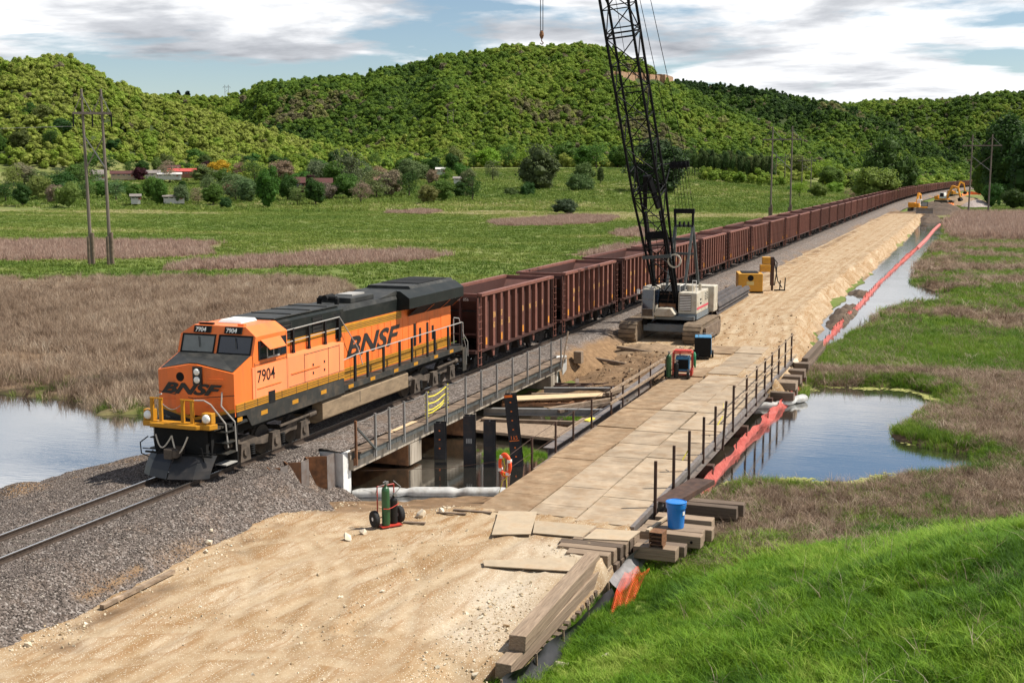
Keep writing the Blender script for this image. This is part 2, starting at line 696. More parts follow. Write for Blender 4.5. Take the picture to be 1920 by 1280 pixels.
BEDS = [[(-60, 455), (180, 452), (330, 455), (412, 458), (380, 470), (400, 478), (250, 486), (60, 490), (-60, 490)],
        [(310, 500), (450, 486), (640, 474), (780, 472), (845, 480), (790, 490), (600, 500), (420, 507), (330, 508)],
        [(915, 416), (1000, 410), (1100, 404), (1155, 408), (1130, 418), (1020, 424), (930, 424)],
        [(1148, 437), (1200, 430), (1230, 436), (1200, 446), (1160, 445)],
        [(720, 400), (790, 394), (832, 397), (800, 402)],
        [(1080, 478), (1160, 462), (1250, 455), (1240, 470), (1120, 484)]]
BEDS_W = [[tuple(px_ground(x, y, -1.85)[:2]) for x, y in b] for b in BEDS]
REED_L = [tuple(px_ground(x, y, -1.85)[:2]) for x, y in
          [(-260, 524), (0, 524), (300, 522), (560, 522), (625, 526), (655, 540), (672, 565), (700, 600)]] + [(-9, 34), (-7, 27), (-9, 25.5), (-11, 25), (-14.6, 22), (-16.2, 21), (-18, 23), (-26, 23.8), (-40, 22.6), (-90, 18.6)]


def brown_mask(x, y):
    j = fbm(x, y, 5., 3, 31) * 2.0
    m = sstep(1.5, -1.5, sdist(REED_L, x, y) + j)
    for b in BEDS_W:
        m = np.maximum(m, sstep(2., -2., sdist(b, x, y) + j * 1.2))
    # right hand marsh: dead rushes in patches
    r = (x > 14.5) & (y > 6) & (y < 330)
    p = sstep(-.12, .22, fbm(x, y * .8, 9., 4, 41) + .10)
    near_edge = sstep(16.5, 9, y) * (x > 14.5)
    m = np.where(r, np.maximum(p, near_edge), m)
    green_lawn = (x > 14.5) & (x < 40) & (y > 46.5 + fbm(x, y, 4., 2, 8) * 1.2) & (y < 63 + fbm(x, y, 6., 2, 4) * 3)
    m = np.where(green_lawn, m * .08, m)
    return m


BR = brown_mask(GX, GY)
straw = sstep(-.05, .4, fbm(GX * .35, GY, 26., 4, 77)) * sstep(90, 200, GY) + sstep(.15, .6, fbm(GX * .3, GY, 9., 3, 78)) * .5
hm = ridge_h(GX, GY)
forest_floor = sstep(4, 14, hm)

m, t = newmat('ground_turf')
ob = t.n('ShaderNodeTexCoord').outputs['Object']
n1 = t.noise(.9, 8, .62, ob)
n2 = t.noise(.055, 5, .6, ob, (.5, 1, 1))
green = t.ramp(n1, [(.28, (.055, .085, .014)), (.52, (.105, .150, .026)), (.75, (.155, .190, .042))])
green = t.mix(t.ramp(n2, [(.42, (0, 0, 0)), (.66, (.75, .75, .75))]), green, (.13, .15, .045))
at = t.n('ShaderNodeAttribute', attribute_name='straw').outputs['Fac']
green = t.mix(t.math('MULTIPLY', at, .72), green, t.ramp(n1, [(.3, (.17, .155, .062)), (.7, (.27, .245, .11))]))
br = t.ramp(n1, [(.25, (.075, .045, .026)), (.55, (.17, .115, .07)), (.8, (.26, .185, .12))])
k = t.mix(t.n('ShaderNodeAttribute', attribute_name='brown').outputs['Fac'], green, br)
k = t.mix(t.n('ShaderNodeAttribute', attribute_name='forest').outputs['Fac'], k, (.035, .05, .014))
# wet mud close to and below the water line
gz = t.n('ShaderNodeSeparateXYZ')
t.l(ob, gz.inputs[0])
wet = t.ramp(t.math('ADD', t.math('MULTIPLY', gz.outputs[2], 1.), 3.), [(.0, (1, 1, 1)), (.95, (1, 1, 1)), (1.0, (0, 0, 0))])
k = t.mix(t.math('MULTIPLY', wet, .8), k, (.05, .038, .022))
t.finish(k, .9, 0, n1, .6, .25, .15)
M_turf = m

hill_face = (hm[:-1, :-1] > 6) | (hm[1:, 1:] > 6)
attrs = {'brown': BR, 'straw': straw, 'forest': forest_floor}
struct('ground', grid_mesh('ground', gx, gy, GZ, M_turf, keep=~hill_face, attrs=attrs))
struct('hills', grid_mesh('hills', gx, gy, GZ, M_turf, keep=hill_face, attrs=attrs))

# ------------------------------------------------------------------ grassy bank in the foreground


def bank_z(x, y):
    d = -sdist(TOE, x, y)
    d2 = d + fbm(x, y, 3.5, 3, 12) * .35
    z = -2.5 + np.clip(d2 + 1.2, 0, None) * .36
    return np.where(d2 < -1.2, -2.6, z) + fbm(x, y, 2.2, 3, 14) * .14 * sstep(-1, 1.5, d) + fbm(x, y, 9, 2, 15) * .25 * sstep(0, 5, d)


bx_, by_ = np.arange(13.2, 50, .4), np.arange(-26, 26, .4)
BX, BY = np.meshgrid(bx_, by_)
BZ = bank_z(BX, BY)
m, t = newmat('bank_soil')
n1 = t.noise(2.5, 8, .6)
t.finish(t.ramp(n1, [(.3, (.02, .045, .008)), (.55, (.045, .085, .014)), (.75, (.07, .11, .02))]), .95, 0, n1, .5, .1, .1)
kb = (BZ > -2.55)
kf = kb[:-1, :-1] | kb[1:, 1:]
struct('embankment', grid_mesh('embankment', bx_, by_, BZ, m, keep=kf))

# ------------------------------------------------------------------ water
m, t = newmat('pond_water')
nw = t.noise(2.6, 4, .55, None, (.35, 1.6, 1))
nw2 = t.noise(.25, 3, .5, None, (1, 2, 1))
p, o = t.finish((.022, .020, .014), t.ramp(nw2, [(.3, (.03, .03, .03)), (.7, (.10, .10, .10))]), 0, nw, .05, .06, .5)
p.inputs['IOR'].default_value = 9.0
wx, wy = np.linspace(-130, 70, 41), np.linspace(-30, 330, 61)
struct('water', grid_mesh('water', wx, wy, np.full((61, 41), WATER_Z), m))

# ------------------------------------------------------------------ dirt pad and haul road


TRACKS = [[(5.2, -30), (5.6, -8), (6.6, -2), (8.6, 3), (10.6, 8)], [(7.5, -30), (8.2, -10), (9.4, -3), (10.8, 2), (11.4, 8)], [(9.2, -30), (10.4, -9), (11.6, -3), (12.4, 2), (13.4, 8)],
          [(-2, -14), (4.5, -7.5), (8.5, -5), (11.5, -4.5), (15, -5.5)], [(4.5, 2.4), (6.5, .5), (8.2, -2.5), (9.3, -7), (9.6, -16)], [(6.0, 4.0), (7.5, 3.0), (9.8, .0), (11.5, -5), (12, -14)], [(3.9, -2), (5.2, .6), (7.4, 2.6), (9.9, 4.6), (12.3, 8)]]
NORTH_TRACKS = [[(11.6, 46), (10.2, 56), (8.8, 70), (8.2, 120), (8.5, 200), (8.8, 322)], [(13, 46), (12.2, 54), (10.3, 66), (9.6, 110), (9.9, 200), (10.2, 322)], [(9.8, 52), (7.9, 66), (7.0, 100), (6.9, 200), (7.2, 322)]]


def track_field(x, y, paths):
    """depth (0..1) of the wheel tracks and of the small ridges pressed up beside them"""
    dep = np.zeros_like(x)
    rid = np.zeros_like(x)
    jx = fbm(x, y, 1.1, 2, 401) * .10
    for P_ in paths:
        sgn_d = np.full(x.shape, 1e9)
        for (ax_, ay_), (bx__, by__) in zip(P_[:-1], P_[1:]):
            ex, ey = bx__ - ax_, by__ - ay_
            L2 = ex * ex + ey * ey
            t_ = ((x - ax_) * ex + (y - ay_) * ey) / L2
            tc_ = np.clip(t_, 0, 1)
            d = np.hypot(x - ax_ - tc_ * ex, y - ay_ - tc_ * ey)
            sgn_d = np.minimum(sgn_d, d)
        w1 = np.abs(sgn_d + jx - .95)
        dep = np.maximum(dep, sstep(.26, .14, w1))
        rid = np.maximum(rid, np.exp(-((w1 - .31) / .08) ** 2))
    return dep, rid


def dirt_z(x, y):
    jit = fbm(x, y, 2.4, 4, 51) * .55
    ds = sdist(PAD_SOUTH, x, y) + jit * .6
    dn = sdist(ROAD_NORTH, x, y) + jit * (1.2)
    # the near bank of the dig in front of the crane is long and lumpy, road sides are steeper
    dig = (x < 9.6) & (y < 47)
    sl_n = np.where(dig, .135, .95)
    lump = np.where(dig, fbm(x, y, 1.7, 4, 61) * .30 + fbm(x, y, .7, 3, 62) * .12, fbm(x, y, .9, 4, 63) * .14)
    zs = -np.clip(ds, 0, None) * np.where((x < 9.2) & (y > 3), .20, np.where((x > 14.2) & (y > -4), 3.5, .62)) + np.where(ds > 0, 1, 0) * fbm(x, y, 1.1, 4, 64) * .10 * sstep(0, 1, ds)
    zn = -np.clip(dn, 0, None) * sl_n + sstep(-.2, .8, dn) * lump
    sunk = sstep(3.0, -6, y) * sstep(11, 14.5, x) * .35     # the pad drops away past the timber edge
    z = PAD_Z + np.maximum(zs, zn)
    # wheel ruts and a shallow crown
    rut = (np.cos(x * 2.9 + fbm(x, y, 11, 2, 71) * 4.0) * .5 + .5) ** 3 * .035
    z = z - rut * (y < 5) - rut * .5 * (y > 60) + fbm(x, y * .4, 6., 3, 72) * .04 + fbm(x, y, .8, 3, 73) * .008 - sunk
    # windrow of spoil along the road shoulder
    z = z + .16 * np.exp(-((x - 4.6) / .6) ** 2) * (y > 66) * (.5 + .5 * fbm(x, y, 5., 3, 74)) + .14 * np.exp(-((x - 11.9) / .5) ** 2) * (y > 60) * (.4 + .5 * fbm(x, y, 3., 3, 75))
    dep, rid = track_field(x, y, TRACKS)
    k1 = (y < 8) * (.55 + .45 * fbm(x, y, 3., 2, 402))
    tread = (np.sin((y + .5 * x) * 2 * math.pi / .34) > 0) * .012
    z = z - dep * k1 * (.040 + tread * 1.1) + rid * k1 * .032
    dep, rid = track_field(x, y, NORTH_TRACKS)
    k2 = (y > 45) * (.5 + .5 * fbm(x, y, 6., 2, 403))
    z = z - dep * k2 * .022 + rid * k2 * .022
    z = z + .20 * np.exp(-((x - 10.1) / 1.3) ** 2 - ((y + 4.1) / 1.2) ** 2) * (fbm(x, y, .6, 3, 76))
    return z


def dirt_mat():
    m, t = newmat('packed_dirt')
    ob = t.n('ShaderNodeTexCoord').outputs['Object']
    fine = t.noise(9, 10, .7, ob)
    big = t.noise(.55, 8, .62, ob, (1.6, .55, 1), 1.2)
    streak = t.noise(1.3, 7, .6, ob, (2.2, .22, 1), 1.5)
    k = t.ramp(big, [(.28, (.19, .105, .045)), (.43, (.29, .195, .105)), (.57, (.37, .275, .175)), (.74, (.47, .385, .275))])
    k = t.mix(t.ramp(streak, [(.50, (0, 0, 0)), (.64, (.75, .75, .75))]), k, (.27, .155, .070))
    k = t.mix(t.ramp(fine, [(.25, (.55, .55, .55)), (.5, (0, 0, 0))]), k, (.22, .145, .08))
    peb = t.voro(26, ob, out='Distance')
    pc = t.voro(26, ob, out='Color')
    pcs = t.n('ShaderNodeSeparateColor')
    t.l(pc, pcs.inputs[0])
    k = t.mix(t.math('MULTIPLY', t.math('LESS_THAN', peb, .33), t.math('GREATER_THAN', pcs.outputs[0], .72)), k, (.66, .60, .48))
    rg_ = t.n('ShaderNodeAttribute', attribute_name='ridge').outputs['Fac']
    k = t.mix(t.math('MULTIPLY', rg_, .35), k, (.22, .125, .056))
    tr = t.n('ShaderNodeAttribute', attribute_name='rut').outputs['Fac']
    k = t.mix(t.math('MULTIPLY', tr, t.ramp(t.noise(1.1, 6, .6, ob), [(.35, (.05, .05, .05)), (.65, (.75, .75, .75))])), k, t.ramp(fine, [(.3, (.34, .25, .15)), (.7, (.45, .36, .245))]))
    k = t.mix(t.math('MULTIPLY', t.n('ShaderNodeAttribute', attribute_name='gravel').outputs['Fac'], .75), k, t.ramp(fine, [(.3, (.36, .30, .22)), (.6, (.54, .49, .40))]))
    # damp brown spoil wherever the attribute says so
    wetn = t.ramp(t.noise(1.6, 8, .65, ob), [(.3, (.075, .045, .025)), (.55, (.17, .105, .058)), (.75, (.28, .185, .105))])
    k = t.mix(t.n('ShaderNodeAttribute', attribute_name='damp').outputs['Fac'], k, wetn)
    h = t.math('ADD', t.math('MULTIPLY', fine, .6), t.math('MULTIPLY', t.math('MINIMUM', peb, .4), -.7))
    t.finish(k, .95, 0, h, .55, .05, .15)
    return m


M_dirt = dirt_mat()
dx1, dy1 = np.arange(1.5, 16.6, .14), np.concatenate([np.arange(-20, 12.6, .14)])
DX, DY = np.meshgrid(dx1, dy1)
DZ = dirt_z(DX, DY)
dsp = sdist(PAD_SOUTH, DX, DY)
damp = np.clip(sstep(-.6, 1.6, dsp + fbm(DX, DY, 1.2, 3, 82) * .7) * (DY > 5) * (DX < 9.7) * .85
               + sstep(.12, .35, fbm(DX, DY, 1.5, 3, 81)) * sstep(-2.6, -4.2, DY) * sstep(11.5, 13.5, DX) * .6
               + .8 * np.exp(-((DX - 4.55) / .45) ** 2) * sstep(.0, .35, fbm(DX, DY, 1.4, 3, 83))
               + .95 * np.exp(-((DX - 5.0) / .5) ** 2 - ((DY + 6.9) / .32) ** 2), 0, 1)
damp = np.maximum(damp, sstep(.0, .6, dsp) * (DX > 13.6) * .3)
struct('dirt_pad', grid_mesh('dirt_pad', dx1, dy1, DZ, M_dirt, keep=(DZ[:-1, :-1] > -2.45), attrs={'damp': damp, 'rut': track_field(DX, DY, TRACKS)[0], 'ridge': track_field(DX, DY, TRACKS)[1], 'gravel': np.clip(np.exp(-((DX - 13.3) / 1.2) ** 2) * sstep(-4, -2, DY) * sstep(5.5, 4, DY) * (.75 + .6 * fbm(DX, DY, 1.6, 3, 411)), 0, 1)}))
dx2 = np.arange(1.5, 17.2, .2)
dy2 = np.concatenate([np.arange(28, 70, .2), np.arange(70, 130, .45), np.arange(130, 332, 1.2)])
DX, DY = np.meshgrid(dx2, dy2)
DZ = dirt_z(DX, DY)
dn = sdist(ROAD_NORTH, DX, DY)
damp = np.clip(sstep(-.8, .8, dn + fbm(DX, DY, 1.5, 3, 84) * .8) * ((DX < 9.8) & (DY < 48)) * .9 + sstep(.8, 2.2, dn) * .45 * (DX > 9) + .95 * sstep(306, 320, DY + DX * .6)
               + np.exp(-((DX - 4.7) / .5) ** 2) * (DY > 66) * .8 * sstep(-.3, .3, fbm(DX, DY, 4, 3, 85)), 0, 1)
struct('dirt_road', grid_mesh('dirt_road', dx2, dy2, DZ, M_dirt, keep=(DZ[:-1, :-1] > -2.45), attrs={'damp': damp, 'rut': track_field(DX, DY, NORTH_TRACKS)[0], 'ridge': track_field(DX, DY, NORTH_TRACKS)[1], 'gravel': DX * 0}))

# ------------------------------------------------------------------ ballast
m, t = newmat('ballast_stone')
ob = t.n('ShaderNodeTexCoord').outputs['Object']
vc = t.voro(17, ob, out='Color')
vd = t.voro(17, ob, out='Distance')
s_ = t.n('ShaderNodeSeparateColor')
t.l(vc, s_.inputs[0])
k = t.ramp(s_.outputs[0], [(.0, (.042, .035, .030)), (.3, (.092, .076, .065)), (.55, (.140, .113, .097)), (.8, (.205, .170, .150)), (1., (.30, .27, .245))])
big = t.noise(.7, 6, .6, ob)
k = t.mix(t.ramp(big, [(.5, (0, 0, 0)), (.72, (.55, .55, .55))]), k, (.20, .13, .085))
k = t.mix(t.n('ShaderNodeAttribute', attribute_name='soil').outputs['Fac'], k, t.ramp(t.noise(3, 8, .6, ob), [(.3, (.15, .088, .045)), (.7, (.30, .19, .10))]))
t.finish(k, .9, 0, t.math('MULTIPLY', vd, -1.), .9, .05, .2)
M_ballast = m


def track_x(y):
    """the line runs straight past the site, then bends gently to the right"""
    return .9e-4 * np.clip(np.asarray(y, float) - 350, 0, None) ** 2


def ballast_z(x, y):
    a = np.abs(x)
    top = -.175 - .02 * (a < .7)
    jr = fbm(x, y, 2.5, 3, 91) * .35
    right = np.where(x > 2.25, -(x - 2.25 + jr * sstep(2.3, 3., x)) * .52, 0)
    left = np.where(x < -2.2, -(-2.2 - x + jr) * .245, 0)
    z = top + np.minimum(right, 0) + np.minimum(left, 0)
    z = z + fbm(x, y, .5, 3, 92) * .035 * sstep(.8, 1.4, a) + fbm(x, y, 1.6, 3, 93) * .07 * sstep(2.2, 3.2, a)
    # the bed runs out beside the far abutment
    z = z - sstep(39.5, 36.2, y) * (y > 30) * sstep(2.7, 3.3, np.abs(x)) * 1.6
    # a heap of dirty stone on the far shoulder
    z = z + .55 * np.exp(-((x + 5.9) / 1.3) ** 2 - ((y - 3.6) / 1.4) ** 2) + .25 * np.exp(-((x + 6.0) / .9) ** 2 - ((y - 9.2) / 1.5) ** 2)
    # behind the sheet piles the bed stays up, in front of them it falls away to the creek
    z = z - sstep(6.6, 9.6, y) * sstep(1.85, 2.35, x) * 1.15 * (y < 12)
    # rounded nose of ballast spilling in front of the sheet piles
    z = z + .12 * np.exp(-((x - 3.0) / .8) ** 2 - ((y - 5.2) / 1.5) ** 2)
    return z


def ballast(name, ys, x0=-11.5, x1=5.0, step=.13):
    xs = np.arange(x0, x1, step)
    X, Y = np.meshgrid(xs, ys)
    Z = ballast_z(X, Y)
    soil = np.clip(sstep(.05, .5, fbm(X, Y, 2.6, 3, 95)) * sstep(2.9, 3.6, X) * .9 + sstep(.0, .4, fbm(X, Y, 1.8, 3, 96)) * sstep(-4.2, -5.5, X)
                   + .9 * np.exp(-((X - 3.35 - .25 * fbm(X, Y, 3, 2, 97)) / .16) ** 2) * (Y < 1.5) * sstep(-.1, .3, fbm(X, Y, 3, 2, 98)), 0, 1)
    soil = np.maximum(soil, sstep(2.3, 3.0, X + .4 * fbm(X, Y, 1.2, 3, 99)) * (Y > 35) * sstep(52, 44, Y))
    low = Z < (-2.35)
    me = grid_mesh(name, xs, ys, Z, M_ballast, keep=~low[:-1, :-1], attrs={'soil': soil})
    for v in me.vertices:
        if v.co.y > 350:
            v.co.x += float(track_x(v.co.y))
    return struct(name, me)


ballast('ballast_bed', np.arange(-22, 10.6, .13))
ballast('ballast_bed', np.concatenate([np.arange(36.0, 75, .2), np.arange(75, 140, .5), np.arange(140, 1200, 12.)]), step=.2)
# ================================================================== VEGETATION


def leaf_mat(name, stops, source, transl=.35, nscale=.8, rough=.7):
    """source 'tint': per-instance attribute drives the ramp; 'object': the object's own colour"""
    m, t = newmat(name)
    if source == 'tint':
        a = t.n('ShaderNodeAttribute', attribute_type='INSTANCER', attribute_name='tint').outputs['Fac']
        k = t.ramp(a, stops)
    else:
        k = t.n('ShaderNodeObjectInfo').outputs['Color']
    nz = t.noise(nscale, 4, .6)
    hs = t.n('ShaderNodeHueSaturation')
    t.l(t.ramp(nz, [(.3, (.62, .62, .62)), (.7, (1.3, 1.3, 1.3))]), hs.inputs['Value'])
    t.l(k, hs.inputs['Color'])
    k = hs.outputs[0]
    d = t.n('ShaderNodeBsdfPrincipled')
    d.inputs['Roughness'].default_value = rough
    d.inputs['Specular IOR Level'].default_value = .25
    t.l(k, d.inputs['Base Color'])
    tr = t.n('ShaderNodeBsdfTranslucent')
    t.l(k, tr.inputs['Color'])
    mx = t.n('ShaderNodeMixShader')
    mx.inputs[0].default_value = transl
    t.l(d.outputs[0], mx.inputs[1])
    t.l(tr.outputs[0], mx.inputs[2])
    o = t.n('ShaderNodeOutputMaterial')
    t.l(mx.outputs[0], o.inputs['Surface'])
    return m


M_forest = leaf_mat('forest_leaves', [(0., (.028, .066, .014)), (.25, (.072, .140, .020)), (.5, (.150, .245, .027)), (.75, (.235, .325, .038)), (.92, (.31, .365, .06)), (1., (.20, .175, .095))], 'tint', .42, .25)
M_leaf = leaf_mat('tree_leaves', None, 'object', .42, 1.2)
M_bark = mat('bark', (.075, .058, .045), .95, var=.4, scale=6, bump=.6)


def quads_mesh(name, C, N, S, mats, asp=1.0, extra=None):
    """one small leaf-clump face for each centre, normal and size"""
    n = len(C)
    N = N / (np.linalg.norm(N, axis=1, keepdims=True) + 1e-9)
    R = rng.normal(size=(n, 3))
    A = np.cross(N, R)
    A /= np.linalg.norm(A, axis=1, keepdims=True) + 1e-9
    B = np.cross(N, A)
    S = S[:, None]
    q = np.stack([C - A * S, C - B * S * .7 * asp, C + A * S, C + B * S * .7 * asp], 1).reshape(-1, 3)
    F = np.arange(4 * n).reshape(n, 4)
    v, f, mi = q, [tuple(x) for x in F.tolist()], [0] * n
    if extra:
        o = len(v)
        v = np.concatenate([v, np.array(extra.v)])
        f = f + [tuple(i + o for i in x) for x in extra.f]
        mi += extra.m
    me = bpy.data.meshes.new(name)
    me.from_pydata(v.tolist(), [], f)
    for x in mats:
        me.materials.append(x)
    me.polygons.foreach_set('material_index', mi)
    me.update()
    return me


def lump_crown(name, h, r, nl, per, leaf, mats, core=.72, flat=1., seed=0, conical=0., jit=.55):
    """crown centred over the origin: lumps of leaf faces in an uneven ellipsoid, with a ragged core so it is not see-through"""
    rg = np.random.default_rng(seed)
    Cs, Ns, Ss = [], [], []
    ex = MB()
    for i in range(nl):
        u = rg.normal(size=3)
        u /= np.linalg.norm(u)
        rr = rg.uniform(.35, .8)
        zc = h * (.5 + .42 * u[2] * rr * 1.15)
        tap = 1 - conical * max(0, zc / h - .15)
        c = np.array([u[0] * r * rr * tap, u[1] * r * rr * tap, zc])
        lr = r * rg.uniform(.30, .52) * (.6 + .4 * tap)
        d = rg.normal(size=(per, 3))
        d /= np.linalg.norm(d, axis=1, keepdims=True)
        d[:, 2] = np.where(d[:, 2] < -.3, -d[:, 2], d[:, 2])
        rad = lr * rg.uniform(.72, 1.12, (per, 1))
        Cs.append(c + d * rad * np.array([1, 1, flat]))
        Ns.append(d + rg.normal(size=(per, 3)) * jit)
        Ss.append(leaf * rg.uniform(.6, 1.3, per))
        if core:
            k = core * lr
            vs = []
            for a in range(5):
                for b in range(6):
                    th, ph = math.pi * (a / 4), 2 * math.pi * b / 6
                    q = k * rg.uniform(.75, 1.2)
                    vs.append((c[0] + q * math.sin(th) * math.cos(ph), c[1] + q * math.sin(th) * math.sin(ph), c[2] + q * math.cos(th) * flat))
            fs = [(a * 6 + b, a * 6 + (b + 1) % 6, (a + 1) * 6 + (b + 1) % 6, (a + 1) * 6 + b) for a in range(4) for b in range(6)]
            ex.add(vs, fs, 0)
    return quads_mesh(name, np.concatenate(Cs), np.concatenate(Ns), np.concatenate(Ss), mats, 1., ex if core else None)


# ---------- forest on the hills (far off, reads as one mass)
FOREST = []
for i in range(6):
    FOREST.append(lump_crown('forest_crown', 11.5, 5.2, 9 + 3 * i, 52 - 5 * i, .58, [M_forest], .85, .9, 100 + i, .12 * i, .34))
for i in range(2):
    FOREST.append(lump_crown('forest_crown', 15, 3.3, 12, 26, .7, [M_forest], .80, 1.1, 120 + i, .75))


def bearing_px(x, y, z):
    v = np.stack([x - CAM[0], y - CAM[1], z - CAM[2]], -1)
    dz = v @ np.array(_f)
    return 960 + FPX * (v @ np.array(_r)) / dz, 640 - FPX * (v @ np.array(_u)) / dz, dz


sp = 5.5
xx, yy = np.meshgrid(np.arange(-1900, 900, sp), np.arange(250, 3300, sp))
xx = (xx + rng.uniform(-.48, .48, xx.shape) * sp).ravel()
yy = (yy + rng.uniform(-.48, .48, yy.shape) * sp).ravel()
D = np.hypot(xx - CAM[0], yy - CAM[1])
hh = ridge_h(xx, yy)
keep = (hh > 5.5) & (rng.random(xx.shape) < np.clip((1250 / D) ** 1.3, .22, 1))
# belt of woodland at the foot of the hills
belt = (hh <= 5.5) & (D > 660) & (D < 1700) & (xx < -70 - (D - 640) * .02) & (fbm(xx, yy, 120., 3, 201) > np.where(D > 780, -.6, -.05)) & (rng.random(xx.shape) < .7)
px0, py0, dz0 = bearing_px(xx, yy, floor_z(xx, yy))
belt &= ~((px0 > 860) & (px0 < 1320) & (D < 860))
belt |= (hh <= 5.5) & (D > 760) & (D < 2600) & (xx > -60) & (np.abs(xx - track_x(yy)) > 16) & (rng.random(xx.shape) < .7)
keep |= belt
keep &= ~((np.abs(xx - track_x(yy)) < 13) & (yy < 1200))
keep &= (px0 > -170) & (px0 < 2090) & (dz0 > 0)
xx, yy, D, hh = xx[keep], yy[keep], D[keep], hh[keep]
zz = terr(xx, yy)
# leave out what stays hidden behind the slopes in front
ang = (zz + 16 - CAM[2]) / D
bins = ((np.arctan2(xx - CAM[0], yy - CAM[1])) / math.radians(.22)).astype(int)
vis = np.zeros(len(xx), bool)
o_ = np.lexsort((D, bins))
run, cur = -9., None
for i in o_:
    if bins[i] != cur:
        cur, run = bins[i], -9.
    if ang[i] > run - .0025:
        vis[i] = True
    g = (zz[i] + 6 - CAM[2]) / D[i]
    run = max(run, g)
xx, yy, D, hh, zz = xx[vis], yy[vis], D[vis], hh[vis], zz[vis]
# bare sandstone ledge below the top of the middle bluff
ppx, ppy, _ = bearing_px(xx, yy, zz + 5)
ledge = (ppx > 1085) & (ppx < 1248) & (ppy > 128 + (ppx - 1085) * .06) & (ppy < 150 + (ppx - 1085) * .06) & (D > 1300) & (D < 1600)
kk = ~ledge
xx, yy, D, hh, zz, ppx, ppy = [a[kk] for a in (xx, yy, D, hh, zz, ppx, ppy)]
n = len(xx)
tn = .52 + .50 * fbm(xx, yy, 210., 4, 211) + .14 * fbm(xx, yy, 45., 2, 212) + rng.normal(0, .12, n)  # broad tint patches stand in for sun patches and cloud shadow
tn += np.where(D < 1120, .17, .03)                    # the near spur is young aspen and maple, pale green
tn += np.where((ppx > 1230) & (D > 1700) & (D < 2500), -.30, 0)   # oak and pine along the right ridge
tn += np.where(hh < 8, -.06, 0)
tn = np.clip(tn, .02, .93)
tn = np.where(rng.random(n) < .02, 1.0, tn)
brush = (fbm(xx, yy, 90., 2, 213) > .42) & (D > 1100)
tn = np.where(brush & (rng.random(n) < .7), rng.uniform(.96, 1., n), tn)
s = np.clip(rng.lognormal(-.50, .24, n), .32, .95) * np.clip(.55 + .45 * D / 1100, .95, 1.5)
ix = rng.integers(0, 6, n)
con = (tn < .25) & (rng.random(n) < .35)
ix = np.where(con, rng.integers(6, 8, n), ix)
print('forest trees', n)
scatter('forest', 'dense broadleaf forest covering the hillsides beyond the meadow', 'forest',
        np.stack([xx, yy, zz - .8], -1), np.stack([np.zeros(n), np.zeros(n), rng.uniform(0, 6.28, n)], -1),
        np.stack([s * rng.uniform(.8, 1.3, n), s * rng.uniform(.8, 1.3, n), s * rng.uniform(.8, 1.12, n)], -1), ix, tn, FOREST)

# ---------- sandstone ledge (many blocks, one outcrop)
led = MB()
M_rock = mat('sandstone', (.36, .22, .13), .95, var=.35, scale=.25, dirt=(.12, .09, .06), dirt_amt=.5, bump=.5)
for a in np.linspace(1088, 1246, 46):
    want = 136 + (a - 1085) * .06
    best = None
    for D_ in np.arange(1150, 1500, 6.):      # where the slope itself passes under this sight line
        q = px_at(a, want, D_)
        e_ = abs(float(terr(np.array([q[0]]), np.array([q[1]]))[0]) - q[2])
        if best is None or e_ < best[0]:
            best = (e_, q)
    q = best[1]
    w_, h_ = rng.uniform(2.5, 6), rng.uniform(4, 9)
    led.box(q[0] - w_, q[0] + w_, q[1] - 6 - rng.uniform(0, 5), q[1] + 30, q[2] - 14, q[2] + h_ * .35)
o = led.build('rock_ledge', M_rock)
tag(o, 'reddish sandstone ledge showing through the trees near the bluff top', 'rock ledge')

# ---------- single trees in the valley


def branchy(name, h, r, seed, spread=.5, n=5, start=.3):
    rg = random.Random(seed)
    b = MB()
    bend = [(0, 0, -.3)]
    x = y = 0
    for i in range(1, 5):
        x += rg.uniform(-.04, .04) * h
        y += rg.uniform(-.04, .04) * h
        bend.append((x, y, h * .8 * i / 4))
    for i in range(4):
        b.cyl(bend[i], bend[i + 1], r * (1 - i * .22), 7, r * (1 - (i + 1) * .22))
    for i in range(n):
        t_ = start + (1 - start) * i / n
        k = min(3, int(t_ * 4))
        p = Vector(bend[k]).lerp(Vector(bend[k + 1]), t_ * 4 - k)
        a = rg.uniform(0, 6.28)
        q = p + Vector((math.cos(a) * h * spread * rg.uniform(.4, .7), math.sin(a) * h * spread * rg.uniform(.4, .7), h * rg.uniform(.15, .32)))
        mid = p.lerp(q, .5) + Vector((0, 0, h * .03))
        b.cyl(p, mid, r * .42, 5, r * .28)
        b.cyl(mid, q, r * .28, 5, r * .1)
    return b.mesh(name, M_bark)


TREE = {}
# kind: (crown meshes, trunk meshes); all built for a height of 10 m, radius given
for kind, rad, nl, per, leaf, flat, con in (('round', 4.0, 46, 95, .20, .85, 0.), ('tall', 2.6, 44, 90, .20, 1.15, .35), ('dense', 3.2, 60, 120, .19, 1.0, .1), ('bush', 6.5, 40, 90, .26, .62, 0.), ('loose', 4.2, 30, 64, .21, .8, 0.)):
    TREE[kind] = [(lump_crown('crown', 9.6 if kind != 'round' else 9.2, rad, nl, per, leaf, [M_leaf], .62 if kind != 'loose' else 0, flat, 300 + i * 7 + len(kind) * 50, con),
                   branchy('trunk', 9.0, .26, 330 + i, .42)) for i in range(3)]


